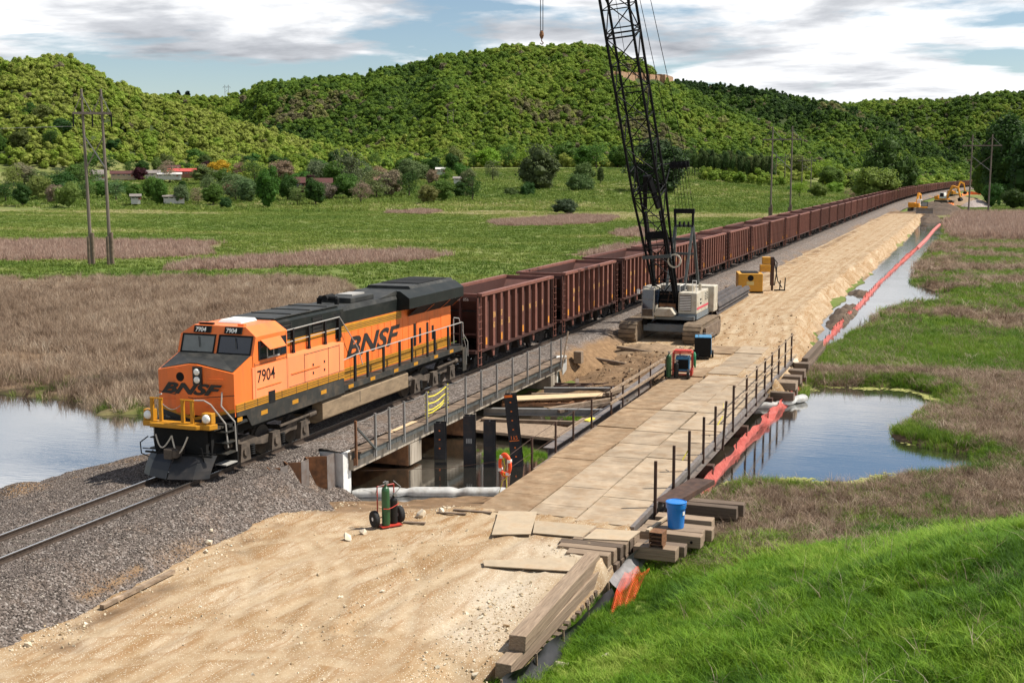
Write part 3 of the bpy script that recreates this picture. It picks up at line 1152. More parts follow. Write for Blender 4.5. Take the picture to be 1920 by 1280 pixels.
def tree(px, py, top, wpx, kind, colr, label, D=None, z=None, group=None, name='tree', cat='tree', raise_crown=-.03):
    if D is None:
        q = px_ground(px, py, -1.85 if z is None else z)
    else:
        q = px_at(px, py, D)
        q[2] = float(terr(np.array([q[0]]), np.array([q[1]]))[0]) if z is None else z
    dist = math.hypot(q[0] - CAM[0], q[1] - CAM[1]) / math.cos(math.atan((px - 960) / FPX) * .0)
    slant = np.linalg.norm(q - CAM)
    h = (py - top) / FPX * slant * .99
    wm = wpx / FPX * slant
    cm, tm = random.choice(TREE[kind])
    rad = {'round': 4.0, 'tall': 2.6, 'dense': 3.2, 'bush': 6.5, 'loose': 4.2}[kind]
    o = thing(name, label, cat, tuple(q), random.uniform(0, 6.28), group)
    c = link('crown', cm, o)
    bottom = raise_crown * h
    c.scale = (wm / 2 / rad * .88, wm / 2 / rad * .88, (h - bottom) / 9.6)
    c.location = (0, 0, bottom)
    c.color = (*[min(.6, v * 1.25 * random.uniform(.88, 1.12)) for v in colr], 1)
    if kind != 'bush':
        tr = link('trunk', tm, o)
        k = h / 10
        tr.scale = (min(wm / 8, k * 1.2), min(wm / 8, k * 1.2), k * .95)
    return o


DKG, MDG, BRG, GRY, OLV, MAR, BRN = (.032, .078, .014), (.065, .135, .020), (.15, .25, .025), (.11, .15, .06), (.14, .175, .045), (.045, .012, .018), (.20, .155, .10)
VT = [  # px, base, top, width, kind, colour, distance, label
    (18, 374, 338, 55, 'loose', GRY, None, 'grey-green loose willow at the edge of the meadow, beside the paler young tree'),
    (70, 374, 318, 62, 'loose', (.11, .14, .05), None, 'pale loose-crowned young tree between the grey willow and a dark broad tree'),
    (118, 384, 322, 78, 'round', DKG, None, 'broad dark green tree left of the tall wooden pole frame'),
    (166, 380, 338, 44, 'round', MDG, None, 'mid green rounded tree directly behind the tall wooden pole frame'),
    (214, 378, 336, 46, 'tall', DKG, None, 'narrow dark green tree just right of the tall wooden pole frame'),
    (243, 376, 340, 40, 'loose', MDG, None, 'thin green tree in front of the small white shed'),
    (300, 388, 328, 40, 'tall', MDG, None, 'upright green tree with bare lower trunk in front of the pale barn yard'),
    (395, 378, 326, 42, 'loose', GRY, None, 'grey-green loose tree behind the round shrub in the meadow'),
    (442, 384, 320, 74, 'loose', GRY, None, 'large grey-green willow beside the dense columnar tree'),
    (502, 391, 307, 52, 'dense', (.05, .11, .016), None, 'dense bright green column-shaped tree standing alone in the meadow'),
    (540, 368, 314, 44, 'dense', DKG, 470, 'rounded dark green tree just behind the column-shaped tree'),
    (412, 322, 287, 44, 'round', (.42, .25, .02), 690, 'tree in golden yellow leaf at the foot of the hill'),
    (450, 326, 296, 36, 'loose', BRN, 690, 'pinkish brown budding tree beside the golden yellow tree'),
    (386, 322, 291, 26, 'round', MAR, 700, 'dark maroon tree between the red roof and the golden tree'),
    (262, 326, 299, 30, 'round', MAR, 650, 'dark maroon tree in front of the long grey-roofed house'),
    (576, 348, 316, 36, 'round', MAR, 560, 'maroon tree above the dark red barn'),
    (390, 326, 308, 16, 'tall', (.012, .03, .012), 640, 'small dark conifer beside the long red-roofed building'),
    (342, 345, 327, 18, 'tall', DKG, 560, 'small dark green tree on the lawn below the red-roofed building'),
    (660, 374, 272, 84, 'loose', (.10, .115, .05), None, 'tall olive grey willow beside the thin leaning tree'),
    (715, 373, 314, 50, 'loose', BRN, None, 'thin brownish tree with little leaf beside the tall olive willow'),
    (772, 366, 296, 86, 'round', (.07, .10, .03), None, 'wide olive green tree behind a line of saplings'),
    (830, 371, 333, 30, 'dense', BRG, None, 'young bright green tree at the right end of the saplings'),
    (878, 346, 306, 34, 'round', GRY, 560, 'grey-green rounded tree beside a white shed roof'),
    (925, 340, 300, 40, 'loose', (.12, .14, .05), 640, 'pale loose tree behind the big spreading tree'),
    (1012, 373, 266, 96, 'round', (.06, .085, .03), None, 'big spreading grey-green tree in the middle of the meadow'),
    (1088, 374, 322, 62, 'bush', (.06, .10, .028), None, 'dense green thicket tree right of the big spreading tree'),
    (1096, 338, 294, 46, 'round', (.085, .13, .035), 600, 'soft green rounded tree behind the thicket, beside a slim one'),
    (1126, 338, 302, 18, 'tall', (.075, .11, .03), 600, 'slim upright tree beside the soft green rounded tree'),
    (1232, 374, 262, 128, 'dense', (.035, .065, .018), None, 'large dark tree in the meadow directly behind the crane boom'),
    (1500, 352, 322, 40, 'loose', BRG, 560, 'pale green loose tree beyond the hopper cars, near the wooden pole frame'),
    (1536, 350, 322, 40, 'bush', (.12, .17, .035), 560, 'bright bushy tree beside the pale loose tree beyond the train'),
    (1600, 360, 326, 46, 'loose', BRN, 430, 'brownish budding tree to the left of the light green roundish tree'),
    (1640, 366, 286, 96, 'round', (.14, .20, .035), 420, 'light green roundish tree in front of the tall dark trees beside the railway'),
    (1655, 356, 232, 96, 'round', (.045, .092, .018), 520, 'tall dark green tree beside the railway, broadest of the pair'),
    (1700, 350, 266, 60, 'round', (.05, .10, .018), 560, 'dark green tree leaning out towards the railway beside the tall broad one'),
    (1722, 336, 312, 32, 'bush', BRG, 900, 'bright yellow-green bush close to the far hopper cars'),
    (1850, 356, 244, 72, 'round', (.075, .14, .022), 540, 'mid green tree behind the wooden pole frame on the right bank'),
    (1886, 362, 208, 120, 'dense', (.030, .066, .015), 500, 'tall very dark tree on the right bank behind the reeds'),
    (1940, 366, 218, 110, 'dense', (.026, .058, .014), 470, 'big dark green tree at the end of the right bank wood'),
    (1862, 366, 322, 44, 'bush', DKG, 440, 'low dark shrubbery under the right bank trees, beside the pole'),
    (1905, 370, 330, 56, 'bush', (.035, .07, .015), 420, 'low green shrubbery in front of the very dark tree'),
]
for a in VT:
    tree(*a[:6], a[7], D=a[6], group='single trees of the valley')
SHR = [(424, 391, 369, 32, DKG, 'round dark shrub below the large grey-green willow'), (962, 378, 348, 44, (.06, .09, .02), 'olive bush under the big spreading tree, nearest its left side'), (990, 378, 338, 36, DKG, 'dark bush close against the trunk of the big spreading tree'),
       (1060, 402, 370, 68, (.05, .065, .035), 'rounded grey-green shrub standing alone in the meadow grass'), (1332, 366, 353, 22, DKG, 'small dark shrub in the pale meadow, one of two side by side'), (1349, 366, 354, 20, (.05, .06, .025), 'small brownish shrub in the pale meadow beside the dark one'),
       (1488, 366, 344, 28, MDG, 'green shrub by the foot of the pole frame behind the train'), (1522, 368, 352, 20, DKG, 'small dark shrub in the rank grass behind the train'), (1538, 368, 348, 24, DKG, 'dark shrub left of the brownish tree behind the train'), (1565, 366, 340, 44, BRG, 'spreading pale green shrub left of the brownish tree'),
       (30, 378, 364, 46, OLV, 'low pale bush at the meadow edge below the grey willow'), (188, 380, 364, 34, OLV, 'low olive bush between the legs of the tall wooden pole frame'), (255, 380, 366, 40, OLV, 'low olive bush at the meadow edge below the thin green tree'), (345, 382, 366, 50, (.13, .135, .05), 'wide pale thicket beside the upright tree with bare trunk'), (540, 372, 356, 40, OLV, 'low olive thicket right of the column-shaped tree'), (600, 374, 356, 50, OLV, 'low thicket left of the tall olive willow'),
       (885, 362, 352, 18, OLV, 'small bush in the sunny clearing left of the big spreading tree'), (100, 366, 352, 60, MDG, 'green hedge clump behind the broad dark tree')]
for x, y, tp, wd, c, lb in SHR:
    tree(x, y, tp, wd, 'bush', c, lb, group='shrubs of the meadow', name='shrub', cat='shrub', raise_crown=-.08)
for x, tp in ((745, 346), (757, 342), (778, 344), (792, 342), (862, 352), (905, 356)):
    tree(x, 371, tp, 9, 'tall', BRG, 'slender bright green sapling in the row at the meadow edge', group='saplings at the meadow edge', name='sapling', cat='sapling')
for i in range(46):     # plantation of slim poplars beyond the pale meadow
    x = 1290 + i * 3.5 + random.uniform(-1.5, 1.5)
    tree(x, 340 + random.uniform(-1, 1), 288 + random.uniform(-5, 8), random.uniform(13, 20), 'tall', random.choice([(.07, .11, .03), (.05, .085, .022), (.085, .12, .035)]),
         'slim pale poplar in the plantation at the far side of the meadow', D=700 + (i % 4) * 9, group='poplars of the plantation', name='poplar_tree', raise_crown=.22)
for i in range(40):     # wood lining the foot of the hills
    x = -40 + i * 24 + random.uniform(-9, 9)
    if 395 < x < 440 or x > 850:
        continue
    D_ = 720 + random.uniform(-30, 60)
    tree(x, 318, 318 - random.uniform(24, 42), random.uniform(26, 44), random.choice(['round', 'dense', 'loose']), random.choice([DKG, MDG, (.07, .11, .022), (.10, .14, .03), DKG]),
         'broad green tree in the wood behind the houses at the foot of the hill', D=D_, group='trees behind the houses')
for i in range(92):     # broken line of trees and scrub along the far edge of the meadow
    x = -30 + i * 10.1 + random.uniform(-6, 6)
    if 480 < x < 530 or 290 < x < 312:
        continue
    row = i % 3
    if row == 0:
        yb, hgt, dd, lb = 379, random.uniform(16, 34), None, 'low scrub tree in the thicket along the far edge of the meadow'
    elif row == 1:
        yb, hgt, dd, lb = 366, random.uniform(28, 56), random.uniform(440, 500), 'green tree in the hedge line below the houses'
    else:
        yb, hgt, dd, lb = 346, random.uniform(26, 48), random.uniform(560, 640), 'leafy tree on the slope between the houses and the hedge line'
        if x < 420 and random.random() < .45:
            continue
    tree(x, yb, yb - hgt, hgt * random.uniform(.9, 1.5), random.choice(['round', 'loose', 'bush', 'dense']), random.choice([DKG, MDG, GRY, OLV, MDG, (.08, .13, .03), BRN]), lb, D=dd, group='hedge trees of the valley')
for i in range(30):     # trees where the meadow ends below the right hand slopes
    x = 860 + i * 32 + random.uniform(-12, 12)
    if 1280 < x < 1460 or x > 1690:
        continue
    hgt = random.uniform(28, 52)
    tree(x, 333, 333 - hgt, hgt * random.uniform(.9, 1.5), random.choice(['round', 'loose', 'dense']), random.choice([MDG, OLV, (.10, .16, .03), DKG, BRG]), 'leafy tree in the belt where the meadow meets the wooded slope', D=random.uniform(760, 900), group='belt of trees under the slopes')
for x, tp in ((333, 158), (352, 160)):
    tree(x, 172, tp - 10, 13, 'tall', (.010, .025, .012), 'dark conifer on the skyline of the saddle between the hills', D=1740, group='conifers on the skyline')

# ---------- grass and reeds


def tuft(name, nb, h, spread, wid, lean, mats, seed, seg=3, droop=.6):
    rg = np.random.default_rng(seed)
    b = MB()
    for i in range(nb):
        a = rg.uniform(0, 6.283)
        r0 = spread * math.sqrt(rg.random())
        x0, y0 = r0 * math.cos(a), r0 * math.sin(a)
        la = rg.uniform(0, 6.283)
        hh_ = h * rg.uniform(.55, 1.1)
        ln = lean * rg.uniform(.2, 1.2) * hh_
        ca, sa = math.cos(la), math.sin(la)
        pa = la + 1.57 + rg.uniform(-.6, .6)
        wx_, wy_ = math.cos(pa) * wid * .5, math.sin(pa) * wid * .5
        vs = []
        for k_ in range(seg + 1):
            t_ = k_ / seg
            off = ln * t_ ** 2
            z_ = hh_ * (t_ - droop * lean * t_ ** 2 * .5) - .03
            ww = (1 - t_ ** 1.6) + .04
            vs += [(x0 + ca * off - wx_ * ww, y0 + sa * off - wy_ * ww, z_), (x0 + ca * off + wx_ * ww, y0 + sa * off + wy_ * ww, z_)]
        b.add(vs, [(2 * k_, 2 * k_ + 1, 2 * k_ + 3, 2 * k_ + 2) for k_ in range(seg)])
    return b.mesh(name, mats)


def put(name, label, cat, X, Y, Z, smin, smax, hv, tint, protos, tilt=.12):
    n = len(X)
    s = rng.uniform(smin, smax, n)
    scatter(name, label, cat, np.stack([X, Y, Z], -1), np.stack([rng.normal(0, tilt, n), rng.normal(0, tilt, n), rng.uniform(0, 6.28, n)], -1),
            np.stack([s, s, s * rng.uniform(1 - hv, 1 + hv, n)], -1), rng.integers(0, len(protos), n), tint, protos)
    print(name, n)


M_grass = leaf_mat('lush_grass', [(0., (.032, .090, .005)), (.35, (.085, .195, .008)), (.7, (.165, .30, .014)), (1., (.32, .40, .07))], 'tint', .35, 3.)
M_reed = leaf_mat('dead_reeds', [(0., (.125, .080, .052)), (.35, (.30, .212, .145)), (.7, (.47, .365, .262)), (1., (.62, .52, .40))], 'tint', .3, 3.)
M_meadow = leaf_mat('meadow_grass', [(0., (.055, .115, .012)), (.4, (.118, .178, .026)), (.75, (.205, .25, .050)), (.9, (.36, .34, .13)), (1., (.50, .44, .24))], 'tint', .3, 2.)


def in_view(X, Y, Z, m=60):
    a, b, c = bearing_px(X, Y, Z)
    return (a > -m) & (a < 1920 + m) & (b > -m) & (b < 1280 + m * 2) & (c > 0)


def sample(x0, x1, y0, y1, dens):
    n_ = int((x1 - x0) * (y1 - y0) * dens)
    return rng.uniform(x0, x1, n_), rng.uniform(y0, y1, n_)


# lush bank
X, Y = sample(14, 46, -16, 22, 62)
Z = np.maximum(bank_z(X, Y), terr(X, Y))
d = -sdist(TOE, X, Y) + fbm(X, Y, 1.6, 3, 301) * .8
k = (d > -1.35) & (Z > -2.52) & in_view(X, Y, Z)
X, Y, Z = X[k], Y[k], Z[k]
tn = np.clip(.48 + .45 * fbm(X, Y, 3.2, 3, 302) + .32 * fbm(X, Y, .8, 2, 303) + rng.normal(0, .16, len(X)), 0, 1)
hs_ = np.clip(1 + .8 * fbm(X, Y, 2.0, 3, 304), .35, 1.9)
P_g = [tuft('blades', 34, .34, .17, .016, .75, [M_grass], 400 + i) for i in range(5)] + [tuft('blades', 24, .50, .14, .020, 1.0, [M_grass], 410 + i, 4, .9) for i in range(2)]
n = len(X)
s = rng.uniform(.65, 1.2, n) * hs_
ix = np.where(rng.random(n) < .16, rng.integers(5, 7, n), rng.integers(0, 5, n))
scatter('bank_grass', 'thick lush green grass on the foreground bank', 'grass', np.stack([X, Y, Z], -1), np.stack([rng.normal(0, .12, n), rng.normal(0, .12, n), rng.uniform(0, 6.28, n)], -1),
        np.stack([s, s, s * rng.uniform(.8, 1.3, n)], -1), ix, tn, P_g)
print('bank', n)

# reeds of the left marsh and of the pale beds in the meadow
P_r = [tuft('stalks', 26, .80, .34, .026, .6, [M_reed], 420 + i, 3, .5) for i in range(5)]
X, Y = sample(-92, -3.2, 17, 128, 9)
bm = np.zeros(len(X))
d = sdist(REED_L, X, Y) + fbm(X, Y, 3., 3, 31) * 1.2
Z = terr(X, Y)
gap = fbm(X, Y, 8., 3, 305)
k = (d < .4) & in_view(X, Y, Z) & (Z > -2.3) & ((gap < .40) | (rng.random(len(X)) < .2)) & (X < -2.6 - .3 * (Z + 1.9))
k &= rng.random(len(X)) < np.clip(60 / np.hypot(X - CAM[0], Y - CAM[1]), .25, 1)
X, Y, Z, gap = X[k], Y[k], Z[k], gap[k]
tn = np.clip(.44 + .25 * fbm(X, Y, 6., 3, 306) + rng.normal(0, .17, len(X)), 0, 1)
put('marsh_reeds', 'dead brown rushes filling the marsh behind the locomotive', 'reeds', X, Y, Z, .7, 1.25, .3, tn, P_r, .2)
X, Y = sample(-190, -15, 95, 330, 2.2)
d = np.full(len(X), 9.)
for b_ in BEDS_W:
    d = np.minimum(d, sdist(b_, X, Y))
d = d + fbm(X * .4, Y, 4., 3, 307) * 2.5
Z = terr(X, Y)
k = (d < 0) & in_view(X, Y, Z)
X, Y, Z = X[k], Y[k], Z[k]
M_reedp = leaf_mat('pinkish_reeds', [(0., (.22, .135, .10)), (.5, (.40, .275, .21)), (1., (.54, .42, .33))], 'tint', .3, 3.)
P_rp = [tuft('stalks', 22, .85, .5, .05, .4, [M_reedp], 430 + i, 2, .5) for i in range(3)]
put('reed_beds', 'pinkish brown reed beds lying in long strips across the meadow', 'reeds', X, Y, Z, .8, 1.4, .3, np.clip(rng.normal(.5, .2, len(X)), 0, 1), P_rp)

# meadow grass
P_m = [tuft('blades', 22, .34, .55, .07, .8, [M_meadow], 440 + i, 2, .6) for i in range(4)]
X, Y = sample(-260, 60, 60, 430, .95)
Z = terr(X, Y)
Dm = np.hypot(X - CAM[0], Y - CAM[1])
bm = brown_mask(X, Y)
k = (Dm > 85) & (bm < .35) & in_view(X, Y, Z) & ((X < -9) | (X > 19)) & (rng.random(len(X)) < np.clip(220 / Dm, .35, 1)) & (Z > -2.2)
X, Y, Z, Dm = X[k], Y[k], Z[k], Dm[k]
st = sstep(-.05, .4, fbm(X * .35, Y, 26., 4, 77)) * sstep(90, 200, Y) + sstep(.15, .6, fbm(X * .3, Y, 9., 3, 78)) * .5
tn = np.clip(.44 + .28 * fbm(X, Y * .6, 14., 4, 308) + rng.normal(0, .09, len(X)) + .42 * st, 0, 1)
put('meadow_grass', 'short green and straw coloured grass of the wide meadow', 'grass', X, Y, Z, .8, 1.7, .3, tn, P_m)

X, Y = sample(-30, -3, 21, 34, 7)
Z = terr(X, Y)
k = (sdist(REED_L, X, Y) < 1.2) & (Z > -2.3) & (rng.random(len(X)) < sstep(8, 0, Y - 22.5) * .8 * (fbm(X, Y, 3., 2, 351) > -.1)) & (X < -3.2)
X, Y, Z = X[k], Y[k], Z[k]
P_f = [tuft('blades', 26, .55, .26, .022, .7, [M_meadow], 470 + i, 3, .7) for i in range(3)]
put('waterside_grass', 'green sedge along the water edge of the left marsh', 'grass', X, Y, Z, .6, 1.1, .3, np.clip(rng.normal(.42, .15, len(X)), 0, .85), P_f, .2)
X, Y = sample(14.5, 44, -14, 20, 3)
Z = bank_z(X, Y)
k = (-sdist(TOE, X, Y) > .5) & in_view(X, Y, Z) & (fbm(X, Y, 4., 3, 352) > -.15)
X, Y, Z = X[k], Y[k], Z[k]
P_d = [tuft('stems', 5, .8, .10, .012, .8, [M_reed], 480 + i, 3, .8) for i in range(3)] + [tuft('weeds', 16, .30, .16, .05, 1.2, [M_grass], 485 + i, 3, .9) for i in range(2)]
put('bank_weeds', 'dry stems and broad-leaved weeds scattered through the bank grass', 'weeds', X, Y, Z, .6, 1.2, .3, np.clip(rng.normal(.5, .25, len(X)), 0, 1), P_d, .2)

X, Y = sample(-430, 20, 300, 760, .14)
Z = terr(X, Y)
Dm = np.hypot(X - CAM[0], Y - CAM[1])
k = (Dm > 380) & (Dm < 820) & in_view(X, Y, Z) & ((X < -14)) & (ridge_h(X, Y) < 4)
X, Y, Z = X[k], Y[k], Z[k]
tn = np.clip(.52 + .55 * fbm(X * .35, Y, 40., 3, 371) + rng.normal(0, .14, len(X)), 0, 1)
put('far_meadow_grass', 'rough pale grass of the far fields below the houses', 'grass', X, Y, Z, 2.2, 4.2, .3, tn, P_m)

# right hand marsh: green sedge and dead rushes round the pond
X, Y = sample(14.6, 75, 5, 300, 4.2)
e = sample(14.6, 36, 4.5, 66, 30)
X, Y = np.concatenate([X, e[0]]), np.concatenate([Y, e[1]])
Z = np.maximum(terr(X, Y), np.where(X < 49, np.where(Y < 25, bank_z(X, Y), -9), -9))
dt = -sdist(TOE, X, Y)
Dm = np.hypot(X - CAM[0], Y - CAM[1])
k = (dt < .9) & in_view(X, Y, Z) & (Z > -2.2) & (rng.random(len(X)) < np.clip(75 / Dm, .1, 1)) & ~((X < 15.6) & (Y > 33) & (Y < 300)) & ~((sdist(DITCH, X, Y) + .9 * fbm(X, Y, 4., 3, 364) < -.3) & (rng.random(len(X)) < .95)) & ~((X < 15.4) & (Y < 14)) & ~((X < 15.9) & (Y < 9.2))
dr = sdist(POND_RIGHT, X, Y)
k &= ~((dr < -.4) & (rng.random(len(X)) < .97))
X, Y, Z, dt, Dm = X[k], Y[k], Z[k], dt[k], Dm[k]
bm = np.clip(brown_mask(X, Y) * np.where(Y > 64, 1.0, .85) + np.where(Y > 64, .18, 0) + .16 * fbm(X, Y, 2.5, 2, 361) + rng.normal(0, .30, len(X)) - .75 * sstep(2.2, .2, np.abs(sdist(POND_RIGHT, X, Y))) * (.35 + .65 * (fbm(X, Y, 2., 2, 362) > -.15)), 0, 1)
isb = bm > .5
P_s = [tuft('stalks', 22, .62, .26, .020, .9, [M_reed], 450 + i, 3, .9) for i in range(4)]
M_sedge = leaf_mat('fresh_sedge', [(0., (.045, .105, .010)), (.4, (.11, .205, .016)), (.75, (.20, .29, .03)), (1., (.36, .36, .10))], 'tint', .35, 3.)
P_w = [tuft('blades', 26, .46, .24, .020, .7, [M_sedge], 460 + i, 3, .7) for i in range(4)]
sz = np.clip(Dm / 60, .85, 2.2)
for nm, lb, ct, kk, pr, tn in (('marsh_rushes', 'bleached dead rushes around the pond on the right', 'rushes', isb, P_s, np.clip(rng.normal(.30, .24, len(X)), 0, 1)),
                               ('marsh_sedge', 'fresh green sedge around the pond on the right', 'sedge', ~isb, P_w, np.clip(.46 + .24 * fbm(X, Y, 5, 3, 309) + rng.normal(0, .14, len(X)), 0, .9))):
    n = kk.sum()
    s = rng.uniform(.65, 1.25, n) * sz[kk]
    scatter(nm, lb, ct, np.stack([X[kk], Y[kk], Z[kk]], -1), np.stack([rng.normal(0, .22, n), rng.normal(0, .22, n), rng.uniform(0, 6.28, n)], -1),
            np.stack([s, s, s * rng.uniform(.7, 1.3, n) / np.sqrt(sz[kk])], -1), rng.integers(0, 4, n), tn[kk], pr)
    print(nm, n)
# tall pale reed stand beyond the haul road
X, Y = sample(17, 60, 200, 330, 1.2)
Z = terr(X, Y)
k = (sdist([(19.5, 262), (22, 205), (60, 190), (60, 330), (22, 330)], X, Y) + fbm(X, Y, 9, 3, 310) * 4 < 0) & in_view(X, Y, Z)
X, Y, Z = X[k], Y[k], Z[k]
put('tall_reeds', 'stand of tall tan reeds between the dig and the dark trees', 'reeds', X, Y, Z, 1.8, 2.6, .2, np.clip(rng.normal(.55, .15, len(X)), 0, 1), P_rp)
# grass islet and weeds under the bridges
X, Y = np.concatenate([rng.normal(6.5, .75, 260), rng.normal(6.6, .5, 60), rng.uniform(4.5, 9.4, 60)]), np.concatenate([rng.normal(19.6, .5, 260), rng.normal(28, .5, 60), rng.normal(10.4, .35, 60)])
put('creek_grass', 'bright green grass tufts growing out of the creek between the bridges', 'grass', X, Y, np.full(len(X), -2.1), .5, .95, .3, np.clip(rng.normal(.55, .18, len(X)), 0, .9), P_g[:5])
# floating algae
m, t = newmat('algae')
nz = t.noise(6, 5, .6)
t.finish(t.ramp(nz, [(.3, (.20, .21, .05)), (.7, (.36, .36, .12))]), .8, 0, None)
al = MB()
for i in range(9):
    a = random.uniform(0, 6.28)
    r_ = .34 * math.sqrt(random.random())
    c = (r_ * math.cos(a), r_ * math.sin(a))
    k_ = [random.uniform(.04, .11) for _ in range(7)]
    al.add([(c[0] + k_[j] * math.cos(j * .898), c[1] + k_[j] * math.sin(j * .898), .006 + i * .0006) for j in range(7)], [tuple(range(7))])
P_al = [al.mesh('algae_flecks', m)]
X, Y = sample(14.2, 34, 13, 46, 26)
dr = sdist(POND_RIGHT, X, Y) + fbm(X, Y, 2.2, 3, 311) * 1.0
k = (dr > -1.0) & (dr < 1.6) & ((Y < 22.5) | (X > 22) | (Y > 40)) & (X > 15.9) & (terr(X, Y) < -1.95)
k &= rng.random(len(X)) < np.where((X < 18.6) & (Y < 19.5), 1, .5 * (fbm(X, Y, 1.6, 2, 363) > .05))
X, Y = X[k], Y[k]
put('floating_algae', 'yellow-green algae floating along the edge of the right pond', 'algae', X, Y, np.full(len(X), WATER_Z), .7, 1.3, .0, np.full(len(X), .5), P_al, 0.)

# ---------- loose stone
M_st = leaf_mat('loose_stone', [(0., (.042, .034, .029)), (.3, (.096, .079, .068)), (.6, (.160, .130, .113)), (.85, (.235, .203, .18)), (1., (.36, .32, .27))], 'tint', 0., 9., .9)
P_st = []
for i in range(5):
    b = MB()
    rg = random.Random(500 + i)
    pts = [Vector((rg.gauss(0, 1), rg.gauss(0, 1), rg.gauss(0, .8))).normalized() * rg.uniform(.8, 1.15) for _ in range(11)]
    import bmesh
    bm_ = bmesh.new()
    for q in pts:
        bm_.verts.new(q)
    bmesh.ops.convex_hull(bm_, input=bm_.verts)
    me = bpy.data.meshes.new('stone')
    bm_.to_mesh(me)
    bm_.free()
    me.materials.append(M_st)
    P_st.append(me)
X, Y = sample(-10, 4.4, -14, 10.5, 330)
Z = ballast_z(X, Y)
lat = np.abs(np.abs(X) - .755)
k = (Z > -2.05) & in_view(X, Y, Z, 20) & (lat > .09) & ((X < 2.5) | (Z > dirt_z(X, Y) - .03))
k &= rng.random(len(X)) < np.where(X > 3.3, .65, 1)
X, Y, Z = X[k], Y[k], Z[k]
n = len(X)
s = rng.uniform(.016, .037, n)
scatter('ballast_stones', 'loose grey and pink ballast stones along the railway track', 'ballast', np.stack([X, Y, Z], -1), rng.uniform(0, 6.28, (n, 3)), np.stack([s, s, s], -1),
        rng.integers(0, 5, n), np.clip(rng.normal(.45, .25, n), 0, 1), P_st)
print('stones', n)
X, Y = sample(2.6, 14.8, -14, 9, 110)
Z = dirt_z(X, Y)
pat = fbm(X, Y, 2.0, 3, 320) + .9 * np.exp(-((X - 13.6) / .9) ** 2) * (Y < 5) + .8 * np.exp(-((X - 4.2) / .5) ** 2)
k = (rng.random(len(X)) < np.clip(pat * 1.1 - .25, .02, 1)) & (Z > -1.7) & (Z > ballast_z(X, Y) - .05) & in_view(X, Y, Z, 20)
X, Y, Z = X[k], Y[k], Z[k]
n = len(X)
s = rng.lognormal(-3.9, .5, n)
M_lm = leaf_mat('limestone_chips', [(0., (.26, .17, .09)), (.5, (.46, .36, .23)), (1., (.66, .60, .48))], 'tint', 0., 9., .95)
P_lm = []
for me in P_st:
    c_ = me.copy()
    c_.materials.clear()
    c_.materials.append(M_lm)
    P_lm.append(c_)
scatter('limestone_gravel', 'pale limestone gravel strewn over the dirt pad', 'gravel', np.stack([X, Y, Z], -1), rng.uniform(0, 6.28, (n, 3)), np.stack([s, s, s], -1), rng.integers(0, 5, n), np.clip(rng.normal(.55, .25, n), 0, 1), P_lm)
X, Y = sample(3, 15, 33, 66, 9)
Z = dirt_z(X, Y)
k = (rng.random(len(X)) < np.where((Y < 47) & (X < 9.6), .9, .06)) & (Z > -2) & ~((X > 9.3) & (Y < 46))
X, Y, Z = X[k], Y[k], Z[k]
n = len(X)
s = rng.lognormal(-3.0, .5, n)
M_cl = leaf_mat('earth_clods', [(0., (.08, .05, .03)), (.5, (.22, .14, .08)), (1., (.42, .32, .2))], 'tint', 0., 9., .95)
P_cl = []
for me in P_st:
    c_ = me.copy()
    c_.materials.clear()
    c_.materials.append(M_cl)
    P_cl.append(c_)
scatter('earth_clods', 'brown clods of earth on the dug bank in front of the crane', 'clods', np.stack([X, Y, Z], -1), rng.uniform(0, 6.28, (n, 3)), np.stack([s, s, s], -1), rng.integers(0, 5, n), np.clip(rng.normal(.45, .25, n), 0, 1), P_cl)
# ================================================================== RAILWAY TRACK AND TRAIN
M_rail = mat('rail_steel', (.10, .075, .06), .55, .6, var=.3, scale=8, bump=.1)
M_railtop = mat('rail_worn_top', (.55, .54, .53), .22, .95, var=.1, scale=10, bump=0)
M_tie = mat('sleeper_wood', (.10, .085, .07), .9, var=.35, scale=4, bump=.4)
rt = thing('railway_track', 'straight single railway track on ballast carrying the train', 'railway track', (0, -22, 0))
for sx in (-1, 1):
    b = MB()
    x = sx * .755
    prof = [(-.075, -.17), (.075, -.17), (.07, -.15), (.012, -.135), (.012, -.045), (.036, -.035), (.036, -.006), (-.036, -.006), (-.036, -.035), (-.012, -.045), (-.012, -.135), (-.07, -.15)]
    b.prism([(x + u, v) for u, v in prof], 'y', 0, 372)
    YS = [372 + 20 * i for i in range(40)]
    for ya, yb in zip(YS[:-1], YS[1:]):
        b.bar((x + float(track_x(ya - 22)), ya, -.09), (x + float(track_x(yb - 22)), yb, -.09), .07, .166)
    r_ = b.build('rail', M_rail, rt)
    b = MB()
    b.box(x - .030, x + .030, 0, 372, -.007, 0)
    b.build('worn_head', M_railtop, r_)
b = MB()
for i in range(72):
    y = .3 + i * .6
    if 32 < y < 58:
        continue
    b.box(-1.28, 1.28, y - .11, y + .11, -.36, -.188)
o = b.build('sleepers', M_tie, rt)
o['kind'] = 'stuff'

